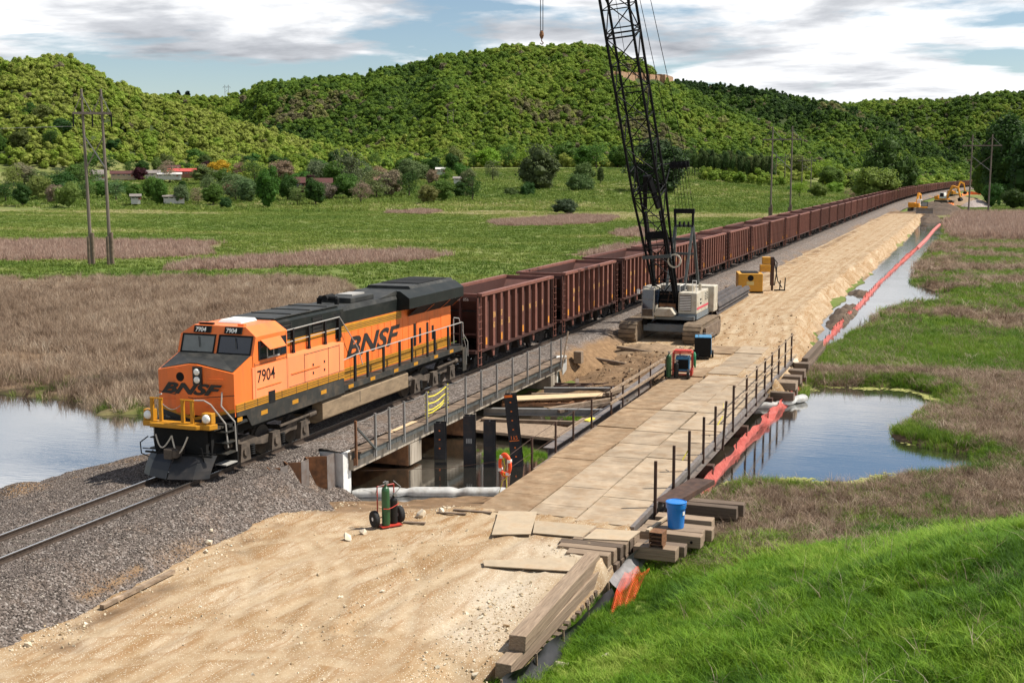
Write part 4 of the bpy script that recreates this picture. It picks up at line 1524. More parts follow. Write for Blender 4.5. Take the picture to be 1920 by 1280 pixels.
# ---------------------------------------------------------------- locomotive
ORANGE = (.78, .17, .032)
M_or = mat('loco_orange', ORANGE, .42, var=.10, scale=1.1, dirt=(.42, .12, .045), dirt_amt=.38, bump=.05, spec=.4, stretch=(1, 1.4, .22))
M_or2 = mat('loco_orange_pale', (.86, .26, .10), .5, var=.10, scale=.9, dirt=(.62, .22, .10), dirt_amt=.42, bump=.05, spec=.4, stretch=(1, 1.2, .25))  # paler orange, only on the cab side panel and cabinet towards +X
M_yel = mat('loco_yellow', (.46, .21, .016), .45, var=.12, scale=2, dirt=(.3, .16, .04), dirt_amt=.3, bump=.03)
M_blk = mat('loco_black', (.018, .018, .019), .42, var=.3, scale=1.5, dirt=(.06, .05, .042), dirt_amt=.4, bump=.05, spec=.4)
M_blkroof = mat('loco_roof', (.026, .027, .026), .6, var=.4, scale=1.2, dirt=(.075, .07, .06), dirt_amt=.45, bump=.08, spec=.25)
M_grn = mat('loco_grey_sill', (.030, .030, .027), .6, var=.25, scale=1.6, dirt=(.11, .085, .06), dirt_amt=.5, bump=.05)
M_hood = mat('loco_dark_green', (.010, .013, .012), .5, var=.3, scale=1.4, dirt=(.035, .032, .028), dirt_amt=.4, bump=.05, spec=.2)
M_tank = mat('tank_dust', (.24, .175, .11), .75, var=.25, scale=1.1, dirt=(.12, .085, .055), dirt_amt=.5, bump=.1, stretch=(1, 1, 3))
M_trk = mat('truck_dust', (.10, .078, .060), .8, var=.4, scale=3, dirt=(.035, .03, .026), dirt_amt=.5, bump=.25)
M_dark = mat('deep_black', (.006, .006, .006), .85, var=.2, bump=0)
M_glass = mat('cab_glass', (.012, .018, .03), .06, var=.1, bump=0, spec=.9)
M_glass2 = mat('cab_glass_grey', (.12, .13, .12), .12, var=.2, bump=0, spec=.8)
M_wht = mat('white_paint', (.74, .73, .69), .5, var=.08, scale=3, dirt=(.45, .40, .33), dirt_amt=.3, bump=.03)
M_lamp = mat('lamp_lens', (.80, .79, .74), .15, var=.05, bump=0, spec=.8)
M_rub = mat('rubber', (.02, .02, .02), .8, var=.3, bump=.1)
M_hose = mat('pale_hose', (.50, .44, .36), .6, var=.2, bump=.05)
M_pole = mat('grab_iron', (.34, .325, .30), .5, var=.1, bump=0)

LOCO_Y = 4.37
L = thing('locomotive', 'orange, yellow and black diesel locomotive 7904 leading the train', 'locomotive', (0, LOCO_Y, 0))


def P(name, mats, b, parent=None, **k):
    return b.build(name, mats, parent or L, **k)


# frame and walkways
b = MB()
b.box(-1.0, 1.0, .55, 21.3, 1.15, 1.62)
P('underframe', M_dark, b)
b = MB()
b.box(-1.50, 1.50, 1.0, 21.0, 1.62, 1.72)
P('walkway_deck', M_blkroof, b)
for sx in (-1, 1):
    b = MB()
    b.prism([(2.3, 1.43), (8.95, 1.44), (8.95, 2.02), (1.42, 2.04), (1.42, 1.90), (2.0, 1.86)], 'x', sx * 1.505, sx * 1.535)
    P('side_skirt', M_grn, b)
    b = MB()
    b.box(*sorted((sx * 1.46, sx * 1.535)), 8.96, 20.95, 1.50, 1.74)
    sill = P('side_sill', M_grn, b)
    b = MB()
    for y in (2.9, 5.0, 7.1):
        b.box(*sorted((sx * 1.53, sx * 1.542)), y, y + .42, 1.68, 1.83)
    P('reflector_strip', M_yel, b, parent=sill)
    for y in (9.3, 11.2, 13.4, 15.4, 17.6, 19.4):
        b = MB()
        b.box(*sorted((sx * 1.53, sx * 1.542)), y, y + .42, 1.55, 1.69)
        P('reflector_strip', M_yel, b, parent=sill)

# nose: a blunt wide nose with a slanted, ridged top
yN, yW = 1.35, 2.52
nb = MB()
nv = [(-1.50, yN, 1.90), (1.50, yN, 1.90), (1.50, yN, 3.36), (.15, yN - .14, 3.62), (-.15, yN - .14, 3.62), (-1.50, yN, 3.36), (.15, yN - .14, 1.90), (-.15, yN - .14, 1.90),
      (-1.50, yW, 1.90), (1.50, yW, 1.90), (1.50, yW, 3.79), (.15, yW, 3.80), (-.15, yW, 3.80), (-1.50, yW, 3.79)]
nb.add(nv, [(1, 2, 3, 6), (6, 3, 4, 7), (7, 4, 5, 0), (1, 9, 10, 2), (0, 5, 13, 8)])
P('nose', M_or, nb)
nb = MB()
e = .012
nb.add([(1.44, yN + .05, 3.40 + e), (.15, yN - .08, 3.655 + e), (-.15, yN - .08, 3.655 + e), (-1.44, yN + .05, 3.40 + e), (1.44, yW - .02, 3.80 + e), (-1.44, yW - .02, 3.80 + e), (.15, yW - .02, 3.81 + e), (-.15, yW - .02, 3.81 + e)],
       [(0, 4, 6, 1), (1, 6, 7, 2), (2, 7, 5, 3)])
nb.add([nv[2], nv[3], nv[4], nv[5], nv[10], nv[11], nv[12], nv[13]], [(0, 4, 5, 1), (1, 5, 6, 2), (2, 6, 7, 3)], 1)
P('nose_top', [M_blkroof, M_or], nb)
# black and yellow band round the foot of the nose
nb = MB()
for z0, z1, mi, pr in ((2.06, 2.17, 1, .010), (1.88, 2.06, 0, .013), (2.62, 2.645, 0, .008)):
    q = pr
    dip = .34 if mi == 1 or z0 < 2 else .16
    nb.add([(1.50 + q, yN - q, z0), (.0, yN - .15 - q, z0 - dip), (-1.50 - q, yN - q, z0), (1.50 + q, yN - q, z1), (0, yN - .15 - q, z1 - dip), (-1.50 - q, yN - q, z1)], [(0, 3, 4, 1), (1, 4, 5, 2)], mi)
nb.box(-1.5, 1.5, yN - .16, yN + .1, 1.45, 1.74, 0)
P('nose_stripe', [M_blk, M_yel], nb)
nb = MB()
nb.box(-.72, -.05, yN - .135, yN - .10, 1.95, 3.46)
nd = P('nose_door', M_or, nb)
nb = MB()
nb.lathe([(.16, -.01), (.16, .02)], (-.52, yN - .13, 3.18), 'y', 14)
o = P('door_window', M_dark, nb, parent=nd)
nb = MB()
nb.box(.02, .36, yN - .20, yN - .09, 2.96, 3.56)
hl = P('headlight_housing', M_blk, nb)
for z in (3.12, 3.39):
    nb = MB()
    nb.lathe([(.055, -.02), (.115, .0), (.115, .06)], (.19, yN - .225, z), 'y', 16)
    P('headlight', M_lamp, nb, parent=hl, smooth=True)
o = text('lettering', 'BNSF', .50, (-1.30, yN - .150, 2.62), M_FRONT, M_blk, L, shear=.42, offset=.022, sx=1.88)
o.rotation_euler = (math.radians(90), 0, 0)
for x0, z0, x1 in ((.55, 3.18, 1.15), (.45, 2.48, 1.0), (.45, 2.22, 1.2), (-1.3, 2.42, -.8)):
    nb = MB()
    nb.tube([(x0, yN - .16, z0), (x1, yN - .12, z0)], .014, 5)
    P('grab_bar', M_or, nb)

# cab
cabp = [(1.52, 2.06), (1.52, 4.42), (1.05, 4.74), (-1.05, 4.74), (-1.52, 4.42), (-1.52, 2.06)]
cb = MB()
front = [(x, yW + (.33 * (z - 3.79) / .95 if z > 3.79 else 0), z) for x, z in cabp]
mid = [(1.52, yW, 3.79), (-1.52, yW, 3.79)]
rear = [(x, 4.78, z) for x, z in cabp]
v_ = front + rear + mid
cb.add(v_, [(0, 6, 7, 1, 12)[:], (1, 7, 8, 2), (2, 8, 9, 3), (3, 9, 10, 4), (13, 4, 10, 11, 5), (6, 11, 10, 9, 8, 7), (12, 1, 2, 3, 4, 13)])
P('cab', M_or, cb)
# side wall ahead of the cab down to the sill (nose flank)
for sx in (-1, 1):
    cb = MB()
    cb.box(*sorted((sx * 1.49, sx * 1.528)), 2.45, 4.775, 2.31, 3.40)
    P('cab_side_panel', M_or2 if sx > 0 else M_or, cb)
    cb = MB()
    cb.box(*sorted((sx * 1.49, sx * 1.530)), 1.40, 4.79, 2.05, 2.305, 0)
    for z in (2.11, 2.17, 2.24):
        cb.box(*sorted((sx * 1.529, sx * 1.535)), 1.40, 4.79, z, z + .018, 1)
    for y in (1.9, 2.7, 3.5, 4.3):
        cb.box(*sorted((sx * 1.529, sx * 1.536)), y, y + .02, 2.05, 2.305, 1)
    P('yellow_band', [M_yel, M_blk], cb)
# windscreens, on the slanted front
sl = .33 / .95


def on_front(x, z, out=.012):
    return (x, yW + sl * (z - 3.79) - out, z)


for x0, x1, g in ((-1.36, -.10, M_glass2), (.12, 1.38, M_glass)):
    cb = MB()
    zz0, zz1 = 3.86, 4.40
    f = .05
    for (a0, a1, b0, b1) in ((x0 - f, x1 + f, zz0 - f, zz0), (x0 - f, x1 + f, zz1, zz1 + f), (x0 - f, x0, zz0, zz1), (x1, x1 + f, zz0, zz1)):
        cb.add([on_front(a0, b0, .03), on_front(a1, b0, .03), on_front(a1, b1, .03), on_front(a0, b1, .03), on_front(a0, b0, 0), on_front(a1, b0, 0), on_front(a1, b1, 0), on_front(a0, b1, 0)],
               [(0, 1, 2, 3), (0, 4, 5, 1), (1, 5, 6, 2), (2, 6, 7, 3), (3, 7, 4, 0)])
    ws = P('windscreen', M_dark, cb)
    cb = MB()
    cb.quad(on_front(x0, zz0, .008), on_front(x1, zz0, .008), on_front(x1, zz1, .008), on_front(x0, zz1, .008))
    P('pane', g, cb, parent=ws)
    cb = MB()
    xm = (x0 + x1) / 2
    cb.bar(on_front(xm, zz1 - .03, .05), on_front(xm + .10, zz0 + .16, .05), .022)
    P('wiper', M_dark, cb, parent=ws)
for x in (-.62, .62):
    cb = MB()
    cb.add([on_front(x - .34, 4.50, .07), on_front(x + .34, 4.50, .07), on_front(x + .34, 4.72, .07), on_front(x - .34, 4.72, .07), on_front(x - .34, 4.50, -.1), on_front(x + .34, 4.50, -.1), on_front(x + .34, 4.72, -.16), on_front(x - .34, 4.72, -.16)],
           [(0, 1, 2, 3), (0, 4, 5, 1), (1, 5, 6, 2), (2, 6, 7, 3), (3, 7, 4, 0)])
    nbd = P('number_board', M_dark, cb)
    q = on_front(x - .27, 4.535, .078)
    o = text('board_number', '7904', .22, q, M_FRONT, M_wht, nbd, offset=.004, sx=.98)
    o.rotation_euler = (math.radians(90) - math.atan(sl), 0, 0)
# roof fittings
cb = MB()
cb.box(-.55, .45, 3.55, 4.6, 4.74, 4.86)
cb.v = [(x * (.86 if z > 4.8 else 1), 4.1 + (y - 4.1) * (.84 if z > 4.8 else 1), z) for x, y, z in cb.v]
P('air_conditioner', M_wht, cb, bevel=.03)
for q in ((.75, 3.1), (-.9, 3.2)):
    cb = MB()
    cb.box(q[0] - .12, q[0] + .12, q[1] - .08, q[1] + .08, 4.735, 4.80)
    P('roof_bracket', M_or, cb)
cb = MB()
cb.box(-.9, -.35, 2.98, 3.1, 4.74, 4.81)
P('horn', M_dark, cb)
# side windows
for sx in (-1, 1):
    cb = MB()
    cb.box(*sorted((sx * 1.51, sx * 1.545)), 2.86, 4.66, 3.60, 4.26, 0)
    sw = P('side_window', M_dark, cb)
    for y0, y1 in ((2.94, 3.36), (3.42, 3.78), (3.84, 4.16), (4.32, 4.58)):
        cb = MB()
        cb.box(*sorted((sx * 1.54, sx * 1.550)), y0, y1, 3.67, 4.20)
        P('pane', M_glass, cb, parent=sw)
    cb = MB()
    for y in (3.39, 3.81):
        cb.box(*sorted((sx * 1.545, sx * 1.558)), y - .025, y + .025, 3.62, 3.98)
    cb.box(*sorted((sx * 1.545, sx * 1.558)), 3.39, 4.2, 3.60, 3.66)
    P('sash', M_pole, cb, parent=sw)
    cb = MB()
    cb.add([(sx * 1.555, 2.98, 4.30), (sx * 1.555, 4.25, 4.30), (sx * 1.86, 4.15, 3.98), (sx * 1.86, 3.08, 3.98), (sx * 1.555, 2.98, 4.28), (sx * 1.555, 4.25, 4.28), (sx * 1.86, 4.15, 3.96), (sx * 1.86, 3.08, 3.96)],
           [(0, 1, 2, 3), (4, 7, 6, 5), (0, 4, 5, 1), (1, 5, 6, 2), (2, 6, 7, 3), (3, 7, 4, 0)])
    P('sun_visor', M_or, cb, parent=sw)
o = text('cab_number', '7904', .60, (1.532, 2.72, 2.84), M_SIDE, M_dark, L, offset=.004, sx=.98)
b = MB()
b.box(1.528, 1.536, 3.42, 3.86, 1.98, 2.42)
P('step_well', M_dark, b)
for y0, y1, z in ((2.72, 4.3, 2.62), (5.0, 7.1, 2.78)):
    b = MB()
    b.box(1.526, 1.550, y0, y1, z, z + .025)
    P('hinge_strip', M_or, b)
for y, z0, z1 in ((2.60, 2.32, 3.55), (4.70, 2.32, 4.35), (5.95, 2.31, 3.40), (7.75, 2.31, 3.40), (8.62, 2.31, 3.40)):
    b = MB()
    b.box(1.519, 1.5335, y, y + .014, z0, z1)
    P('panel_seam', M_trk, b)
for y0, y1, z in ((2.6, 4.7, 3.46), (5.95, 8.62, 3.36), (4.82, 8.98, 2.335)):
    b = MB()
    b.box(1.519, 1.5335, y0, y1, z, z + .012)
    P('panel_seam', M_trk, b)
# equipment cabinet behind the cab, flush with its side
for sx in (-1, 1):
    b = MB()
    b.box(*sorted((sx * .9, sx * 1.52)), 4.80, 9.0, 2.05, 3.42)
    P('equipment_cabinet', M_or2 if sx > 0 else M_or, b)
    b = MB()
    b.box(*sorted((sx * 1.515, sx * 1.530)), 4.80, 9.0, 2.05, 2.305, 0)
    for z in (2.11, 2.17, 2.24):
        b.box(*sorted((sx * 1.529, sx * 1.534)), 4.8, 9.0, z, z + .018, 1)
    for y in np.arange(5.3, 9, .8):
        b.box(*sorted((sx * 1.529, sx * 1.535)), y, y + .02, 2.05, 2.305, 1)
    P('yellow_band', [M_yel, M_blk], b)
    b = MB()
    for y in (6.55, 7.4):
        for z in (2.55, 2.86):
            b.box(*sorted((sx * 1.52, sx * 1.54)), y, y + .07, z, z + .09)
    P('latch', M_blk, b)
# tall hood right behind the cab
b = MB()
b.box(-1.02, 1.02, 4.78, 9.95, 2.0, 4.30, 0)
b.prism([(-1.02, 4.30), (1.02, 4.30), (1.02, 4.62), (.80, 4.76), (-.80, 4.76), (-1.02, 4.62)], 'y', 4.785, 9.95, 1)
P('control_hood', [M_or, M_hood], b)
b = MB()
b.box(-.92, .92, 4.9, 9.8, 4.755, 4.80)
for y in (6.2, 7.6, 8.9):
    b.box(-.85, .85, y, y + .05, 4.80, 4.835)
P('hood_roof', M_blkroof, b)
for sx in (-1, 1):
    b = MB()
    b.box(*sorted((sx * 1.0, sx * 1.028)), 4.79, 9.95, 3.93, 4.45, 0)
    b.box(*sorted((sx * 1.0, sx * 1.030)), 4.79, 9.95, 3.70, 3.93, 1)
    for z in (3.75, 3.86):
        b.box(*sorted((sx * 1.0, sx * 1.034)), 4.79, 9.95, z, z + .02, 0)
    P('hood_stripes', [M_hood, M_yel], b)
    for y0 in (5.15, 7.45):
        b = MB()
        b.box(*sorted((sx * 1.0, sx * 1.045)), y0, y0 + .75, 3.95, 4.55, 0)
        gr = P('grille', M_dark, b)
        b = MB()
        for k_ in range(4):
            b.box(*sorted((sx * 1.04, sx * 1.055)), y0, y0 + .75, 4.0 + k_ * .15, 4.03 + k_ * .15)
        b.box(*sorted((sx * 1.04, sx * 1.058)), y0 + .72, y0 + .76, 3.95, 4.55)
        P('grille_bars', M_grn, b, parent=gr)
    b = MB()
    b.box(*sorted((sx * 1.0, sx * 1.036)), 9.25, 9.75, 3.5, 4.5)
    P('hood_door', M_dark, b)
# engine hood
b = MB()
b.box(-1.0, 1.0, 9.95, 20.78, 1.72, 4.0)
P('engine_hood', M_or, b)
b = MB()
b.box(-1.0, 1.0, 9.952, 14.95, 4.002, 4.52, 0)
b.prism([(-1.0, 4.52), (1.0, 4.52), (.92, 4.70), (-.92, 4.70)], 'y', 9.952, 14.95, 1)
P('engine_hood_top', [M_hood, M_blkroof], b)
for sx in (-1, 1):
    b = MB()
    b.box(*sorted((sx * .99, sx * 1.012)), 9.96, 15.3, 3.66, 3.98, 0)
    for z in (3.72, 3.79, 3.86):
        b.box(*sorted((sx * .99, sx * 1.018)), 9.96, 15.3, z, z + .018, 1)
    b.box(*sorted((sx * .99, sx * 1.012)), 9.5, 20.7, 1.76, 2.22, 0)
    for z in (1.86, 1.96, 2.06, 2.14):
        b.box(*sorted((sx * .99, sx * 1.018)), 9.96, 20.7, z, z + .018, 1)
    P('hood_stripes', [M_yel, M_blk], b)
    for i in range(9):
        y = 10.05 + i * .6
        b = MB()
        b.box(*sorted((sx * .99, sx * 1.006)), y, y + .565, 2.24, 3.64)
        P('hood_door', M_or, b)
    b = MB()
    for i in range(10):
        y = 10.62 + i * .6 - .6 + .565
        b.box(*sorted((sx * .99, sx * 1.014)), y + .005, y + .03, 2.23, 3.65)
    P('door_seam', M_or, b)
    # vertical louvres near the rear
    for y0, z0, z1 in ((16.55, 2.25, 3.25), (17.1, 2.3, 3.0), (17.9, 2.25, 3.15), (18.5, 2.3, 2.95)):
        b = MB()
        b.box(*sorted((sx * .99, sx * 1.02)), y0, y0 + .24, z0, z1)
        P('louvre', M_dark, b)
    for y0 in (16.9, 18.3, 19.6):
        b = MB()
        b.box(*sorted((sx * .99, sx * 1.016)), y0, y0 + 1.0, 2.24, 3.35)
        P('hood_panel', M_or, b)
text('lettering', 'BNSF', 1.12, (1.022, 10.05, 2.62), M_SIDE, M_blk, L, shear=.33, offset=.03, sx=1.80)
# exhaust, fans, radiator section with its overhanging wings
b = MB()
b.box(-.7, .7, 11.2, 13.3, 4.69, 4.92, 0)
P('exhaust_housing', M_blkroof, b, bevel=.04)
b = MB()
b.box(-.35, .35, 12.0, 13.1, 4.915, 4.985)
P('exhaust_stack', M_pole, b)
b = MB()
b.tube([(-.25, 10.3, 4.74), (-.25, 10.3, 4.98), (.55, 10.3, 4.98), (.55, 10.3, 4.74)], .10, 8)
b.cyl((.1, 10.1, 5.0), (.1, 10.8, 5.0), .13, 8)
P('horn', M_dark, b)
wing = [(-1.0, 3.62), (-1.55, 4.10), (-1.55, 4.56), (-1.1, 4.86), (1.1, 4.86), (1.55, 4.56), (1.55, 4.10), (1.0, 3.62)]
b = MB()
b.prism([(x, max(z, 4.0) if abs(x) < 1.2 else z) for x, z in wing], 'y', 15.0, 21.1, 0)
P('radiator_wings', M_hood, b)
for sx in (-1, 1):
    for y0, y1 in ((15.9, 17.7), (17.8, 19.5), (19.6, 20.9)):
        b = MB()
        b.add([(sx * 1.03, y0, 3.66), (sx * 1.03, y1, 3.66), (sx * 1.53, y1, 4.085), (sx * 1.53, y0, 4.085)], [(0, 1, 2, 3)])
        b.add([(sx * 1.05, y1 - .06, 3.64), (sx * 1.05, y1, 3.64), (sx * 1.55, y1, 4.065), (sx * 1.55, y1 - .06, 4.065)], [(0, 1, 2, 3)], 1)
        P('radiator_screen', [M_dark, M_or], b)
b = MB()
b.prism([(-1.1, 4.862), (-1.0, 4.985), (1.0, 4.985), (1.1, 4.862)], 'y', 16.1, 20.9, 0)
P('radiator_roof', M_blkroof, b)
for y0 in (17.3, 18.9):
    b = MB()
    b.box(-.95, .95, y0, y0 + 1.5, 4.98, 5.02)
    P('radiator_grille', M_dark, b)
b = MB()
b.prism([(13.4, 4.70), (15.0, 4.90), (15.0, 4.70)], 'x', -.95, .95)
P('hood_fairing', M_blkroof, b)

# side handrails
for sx in (-1, 1):
    for y in (9.95, 11.05, 12.5, 14.05, 15.3, 16.95, 17.75, 19.3, 20.9):
        b = MB()
        b.box(*sorted((sx * 1.47, sx * 1.53)), y - .075, y + .075, 1.72, 2.80)
        P('handrail_post', M_dark, b)
    b = MB()
    b.tube([(sx * 1.5, 8.9, 2.72), (sx * 1.5, 10.0, 2.80), (sx * 1.5, 20.95, 2.84)], .022, 6)
    P('handrail', M_pole if sx > 0 else M_dark, b)
    for y in (5.9, 7.05, 8.3, 9.4):
        b = MB()
        b.prism([(y - .10, 3.40), (y + .10, 3.40), (y + .06, 3.55), (y + .05, 4.32), (y - .05, 4.32), (y - .06, 3.55)], 'x', sx * 1.08, sx * 1.14)
        P('handrail_post', M_dark, b)
    b = MB()
    b.tube([(sx * 1.11, 4.9, 4.30), (sx * 1.11, 9.45, 4.36)], .022, 6)
    b.tube([(sx * 1.12, 5.0, 3.86), (sx * 1.12, 9.4, 3.92)], .018, 6)
    b.tube([(sx * 1.11, 9.45, 4.36), (sx * 1.3, 10.6, 3.0), (sx * 1.45, 10.7, 2.3)], .022, 6)
    P('handrail', M_pole if sx > 0 else M_dark, b)
b = MB()
b.tube([(1.5, 20.95, 2.84), (1.5, 21.1, 2.80), (1.5, 21.15, 2.1), (1.5, 21.5, 1.5), (1.5, 21.5, .7)], .024, 6)
b.tube([(1.1, 20.9, 3.05), (1.25, 21.2, 3.0), (1.45, 21.3, 2.2), (1.48, 21.75, 1.8), (1.48, 21.75, 1.1)], .022, 6)
b.tube([(1.12, 20.85, 1.8), (1.12, 20.85, 3.0)], .03, 6)
P('rear_grab_iron', M_pole, b)
b = MB()
for k_ in range(4):
    b.box(1.1, 1.52, 21.05 + k_ * .06, 21.3 + k_ * .06, 1.45 - k_ * .32, 1.48 - k_ * .32)
b.box(1.49, 1.53, 21.0, 21.45, .45, 1.6)
P('rear_steps', M_grn, b)
b = MB()
b.box(-1.45, 1.45, 20.95, 21.25, 1.35, 1.75)
P('rear_platform', M_blkroof, b)

# front porch: anticlimber, posts, ditch lights, steps, plough
b = MB()
b.prism([(-1.42, .45), (1.42, .45), (1.30, .15), (-1.30, .15)], 'z', 1.66, 1.84, 0)
b.prism([(-1.05, .16), (1.05, .16), (.9, -.02), (-.9, -.02)], 'z', 1.68, 1.82, 0)
P('anticlimber', M_yel, b, bevel=.02)
b = MB()
b.box(-1.3, 1.3, .40, 1.25, 1.60, 1.66)
P('porch_deck', M_grn, b)
for x in (-.98, -.64, .22, .58):
    b = MB()
    b.box(x - .055, x + .055, .22, .30, 1.80, 2.60)
    P('porch_post', M_yel, b)
b = MB()
b.tube([(-1.06, .26, 2.60), (-.56, .26, 2.60)], .03, 6)
b.tube([(.14, .26, 2.60), (.66, .26, 2.60)], .03, 6)
P('porch_rail', M_yel, b)
for x in (-1.16, 1.12):
    b = MB()
    b.box(x - .19, x + .19, .26, .5, 1.84, 2.20)
    dl = P('ditch_light_box', M_yel, b, bevel=.02)
    b = MB()
    b.lathe([(.06, -.05), (.135, -.02), (.15, .02), (.15, .06)], (x, .22, 2.02), 'y', 16)
    P('ditch_light', M_lamp, b, parent=dl, smooth=True)
b = MB()
b.tube([(.62, .3, 2.60), (.95, .4, 2.60), (1.10, .55, 2.45), (1.42, .9, 1.75), (1.46, .95, .95)], .026, 6)
b.tube([(1.12, 1.2, 2.75), (1.14, 1.1, 2.30), (1.50, 1.32, 1.75), (1.52, 1.35, .75)], .026, 6)
b.tube([(-.62, .3, 2.75), (-.95, .4, 2.60), (-1.42, .9, 1.75), (-1.46, .95, .95)], .026, 6)
P('grab_iron', M_pole, b)
for sx in (-1, 1):
    b = MB()
    b.box(*sorted((sx * 1.0, sx * 1.08)), .55, 1.5, .35, 1.62)
    b.box(*sorted((sx * 1.02, sx * 1.5)), 1.42, 1.48, .35, 1.62)
    stw = P('step_well', M_dark, b)
    for k_ in range(4):
        b = MB()
        b.box(*sorted((sx * 1.05, sx * 1.52)), .72 + .03 * k_, 1.38, .38 + k_ * .36, .415 + k_ * .36)
        P('step', M_grn if k_ else M_pole, b, parent=stw)
    b = MB()
    b.box(*sorted((sx * 1.53, sx * 1.545)), 1.42, 1.72, 1.72, 1.86)
    P('reflector_strip', M_yel, b)
b = MB()
b.box(-1.0, 1.0, .36, .5, .55, 1.62)
P('end_plate', M_dark, b)
# snow plough: two curved mouldboards meeting in a V
b = MB()
prof = [(.25, .75), (.05, .55), (-.12, .32), (-.24, .08)]
for sx in (-1, 1):
    ring = []
    for (y, z) in prof:
        ring.append([(sx * .02, y - .22, z), (sx * .85, y + .0, z), (sx * 1.28, y + .30, z)])
    for k_ in range(3):
        for j in range(2):
            q = [ring[k_][j], ring[k_][j + 1], ring[k_ + 1][j + 1], ring[k_ + 1][j]]
            b.add(q + [(x, y + .03, z) for x, y, z in q], [(0, 1, 2, 3), (4, 7, 6, 5), (0, 4, 5, 1), (1, 5, 6, 2), (2, 6, 7, 3), (3, 7, 4, 0)])
pl = P('snow_plough', M_blk, b)
b = MB()
b.bar((-.5, -.05, .3), (-.5, .1, .62), .06)
b.bar((.5, -.05, .3), (.5, .1, .62), .06)
b.box(-1.3, 1.3, .2, .26, .74, .8)
P('plough_brace', M_dark, b, parent=pl)
b = MB()
b.box(-.16, .16, -.05, .6, .72, 1.02)
b.box(-.22, .10, -.28, -.02, .70, 1.04)
b.box(.06, .24, -.24, .0, .74, 1.0)
P('coupler', M_trk, b, bevel=.03)


def hose(x0, x1, z0, dip, y=.08, n=9):
    return [(x0 + (x1 - x0) * i / n, y - .12 * math.sin(math.pi * i / n), z0 - dip * math.sin(math.pi * i / n)) for i in range(n + 1)]


b = MB()
b.tube(hose(-.75, -.12, 1.42, .40), .026, 6)
b.tube(hose(-.12, .50, 1.42, .55), .028, 6)
P('air_hose', M_hose, b)
b = MB()
b.tube(hose(-.85, -.4, 1.35, .5, .1), .02, 6)
b.tube([(-1.15, .2, 1.3), (-1.4, .1, 1.1), (-1.45, .2, .7), (-1.2, .25, .6)], .02, 6)
b.tube([(.72, .2, 1.2), (1.0, .1, 1.05), (1.0, .2, .6)], .02, 6)
b.bar((-1.45, .28, .86), (1.4, .28, .86), .03)
P('uncoupling_lever', M_dark, b)
b = MB()
for i in range(11):
    t_ = i / 10
    b.cyl((-.55 + .7 * t_, .24, 2.42 - .16 * math.sin(math.pi * t_)), (-.55 + .7 * (t_ + .08), .24, 2.42 - .16 * math.sin(math.pi * (t_ + .08))), .012, 5)
P('chain', M_pole, b)

# trucks


def loco_truck(yc):
    b = MB()
    for sx in (-1, 1):
        x0, x1 = sorted((sx * 1.00, sx * 1.18))
        b.prism([(yc - 2.7, .62), (yc - 2.5, .95), (yc - 1.5, 1.02), (yc - .9, .80), (yc + .9, .80), (yc + 1.5, 1.02), (yc + 2.5, .95), (yc + 2.7, .62), (yc + 2.2, .55), (yc + 1.2, .62), (yc + .6, .52), (yc - .6, .52), (yc - 1.2, .62), (yc - 2.2, .55)], 'x', x0, x1)
    tf = P('truck_frame', M_trk, b)
    for k_ in (-2.0, 0, 2.0):
        b = MB()
        b.cyl((-.9, yc + k_, .53), (.9, yc + k_, .53), .09, 8)
        for sx in (-1, 1):
            b.lathe([(.56, 0), (.56, .03), (.53, .04), (.53, .13), (.2, .13)], (sx * .68 - .065, yc + k_, .53), 'x', 24)
        P('wheelset', M_trk, b, parent=tf)
        for sx in (-1, 1):
            b = MB()
            x0, x1 = sorted((sx * 1.12, sx * 1.34))
            b.prism([(yc + k_ - .32, .22), (yc + k_ + .32, .22), (yc + k_ + .24, .85), (yc + k_ - .24, .85)], 'x', x0, x1)
            b.lathe([(.17, -.02 * sx), (.16, .06 * sx)], (sx * 1.34, yc + k_, .55), 'x', 14)
            P('axle_box', M_trk, b, parent=tf)
        if k_ < 1.5:
            for sx in (-1, 1):
                b = MB()
                for j in range(5):
                    b.lathe([(.11, 0), (.13, .035), (.11, .07)], (sx * 1.18, yc + k_ + .62, .30 + j * .075), 'z', 10)
                P('coil_spring', M_dark, b, parent=tf)
    for sx in (-1, 1):
        b = MB()
        b.cyl((sx * 1.2, yc - 2.9, .92), (sx * 1.2, yc - 2.45, .92), .14, 12)
        b.cyl((sx * 1.2, yc + 2.45, .98), (sx * 1.2, yc + 2.95, .98), .13, 12)
        b.bar((sx * 1.3, yc + .3, .98), (sx * 1.3, yc + 2.4, 1.02), .07)
        P('brake_cylinder', M_trk, b, parent=tf)


loco_truck(4.17)
loco_truck(18.15)
b = MB()
tp = [(-1.1, .50), (-1.45, .66), (-1.45, 1.28), (-1.30, 1.38), (1.30, 1.38), (1.45, 1.28), (1.45, .66), (1.1, .50)]
b.prism(tp, 'y', 7.35, 15.0)
ft = P('fuel_tank', M_tank, b, bevel=.03)
b = MB()
b.box(-1.0, 1.0, 7.0, 15.3, .9, 1.5)
P('air_reservoir', M_dark, b)
b = MB()
b.box(1.45, 1.458, 10.4, 10.44, .82, 1.27)
P('weld_seam', M_trk, b, parent=ft)
for y in (9.2, 9.8, 13.6):
    b = MB()
    b.cyl((1.2, y, 1.42), (1.4, y, 1.42), .09, 10)
    P('valve', M_trk, b)

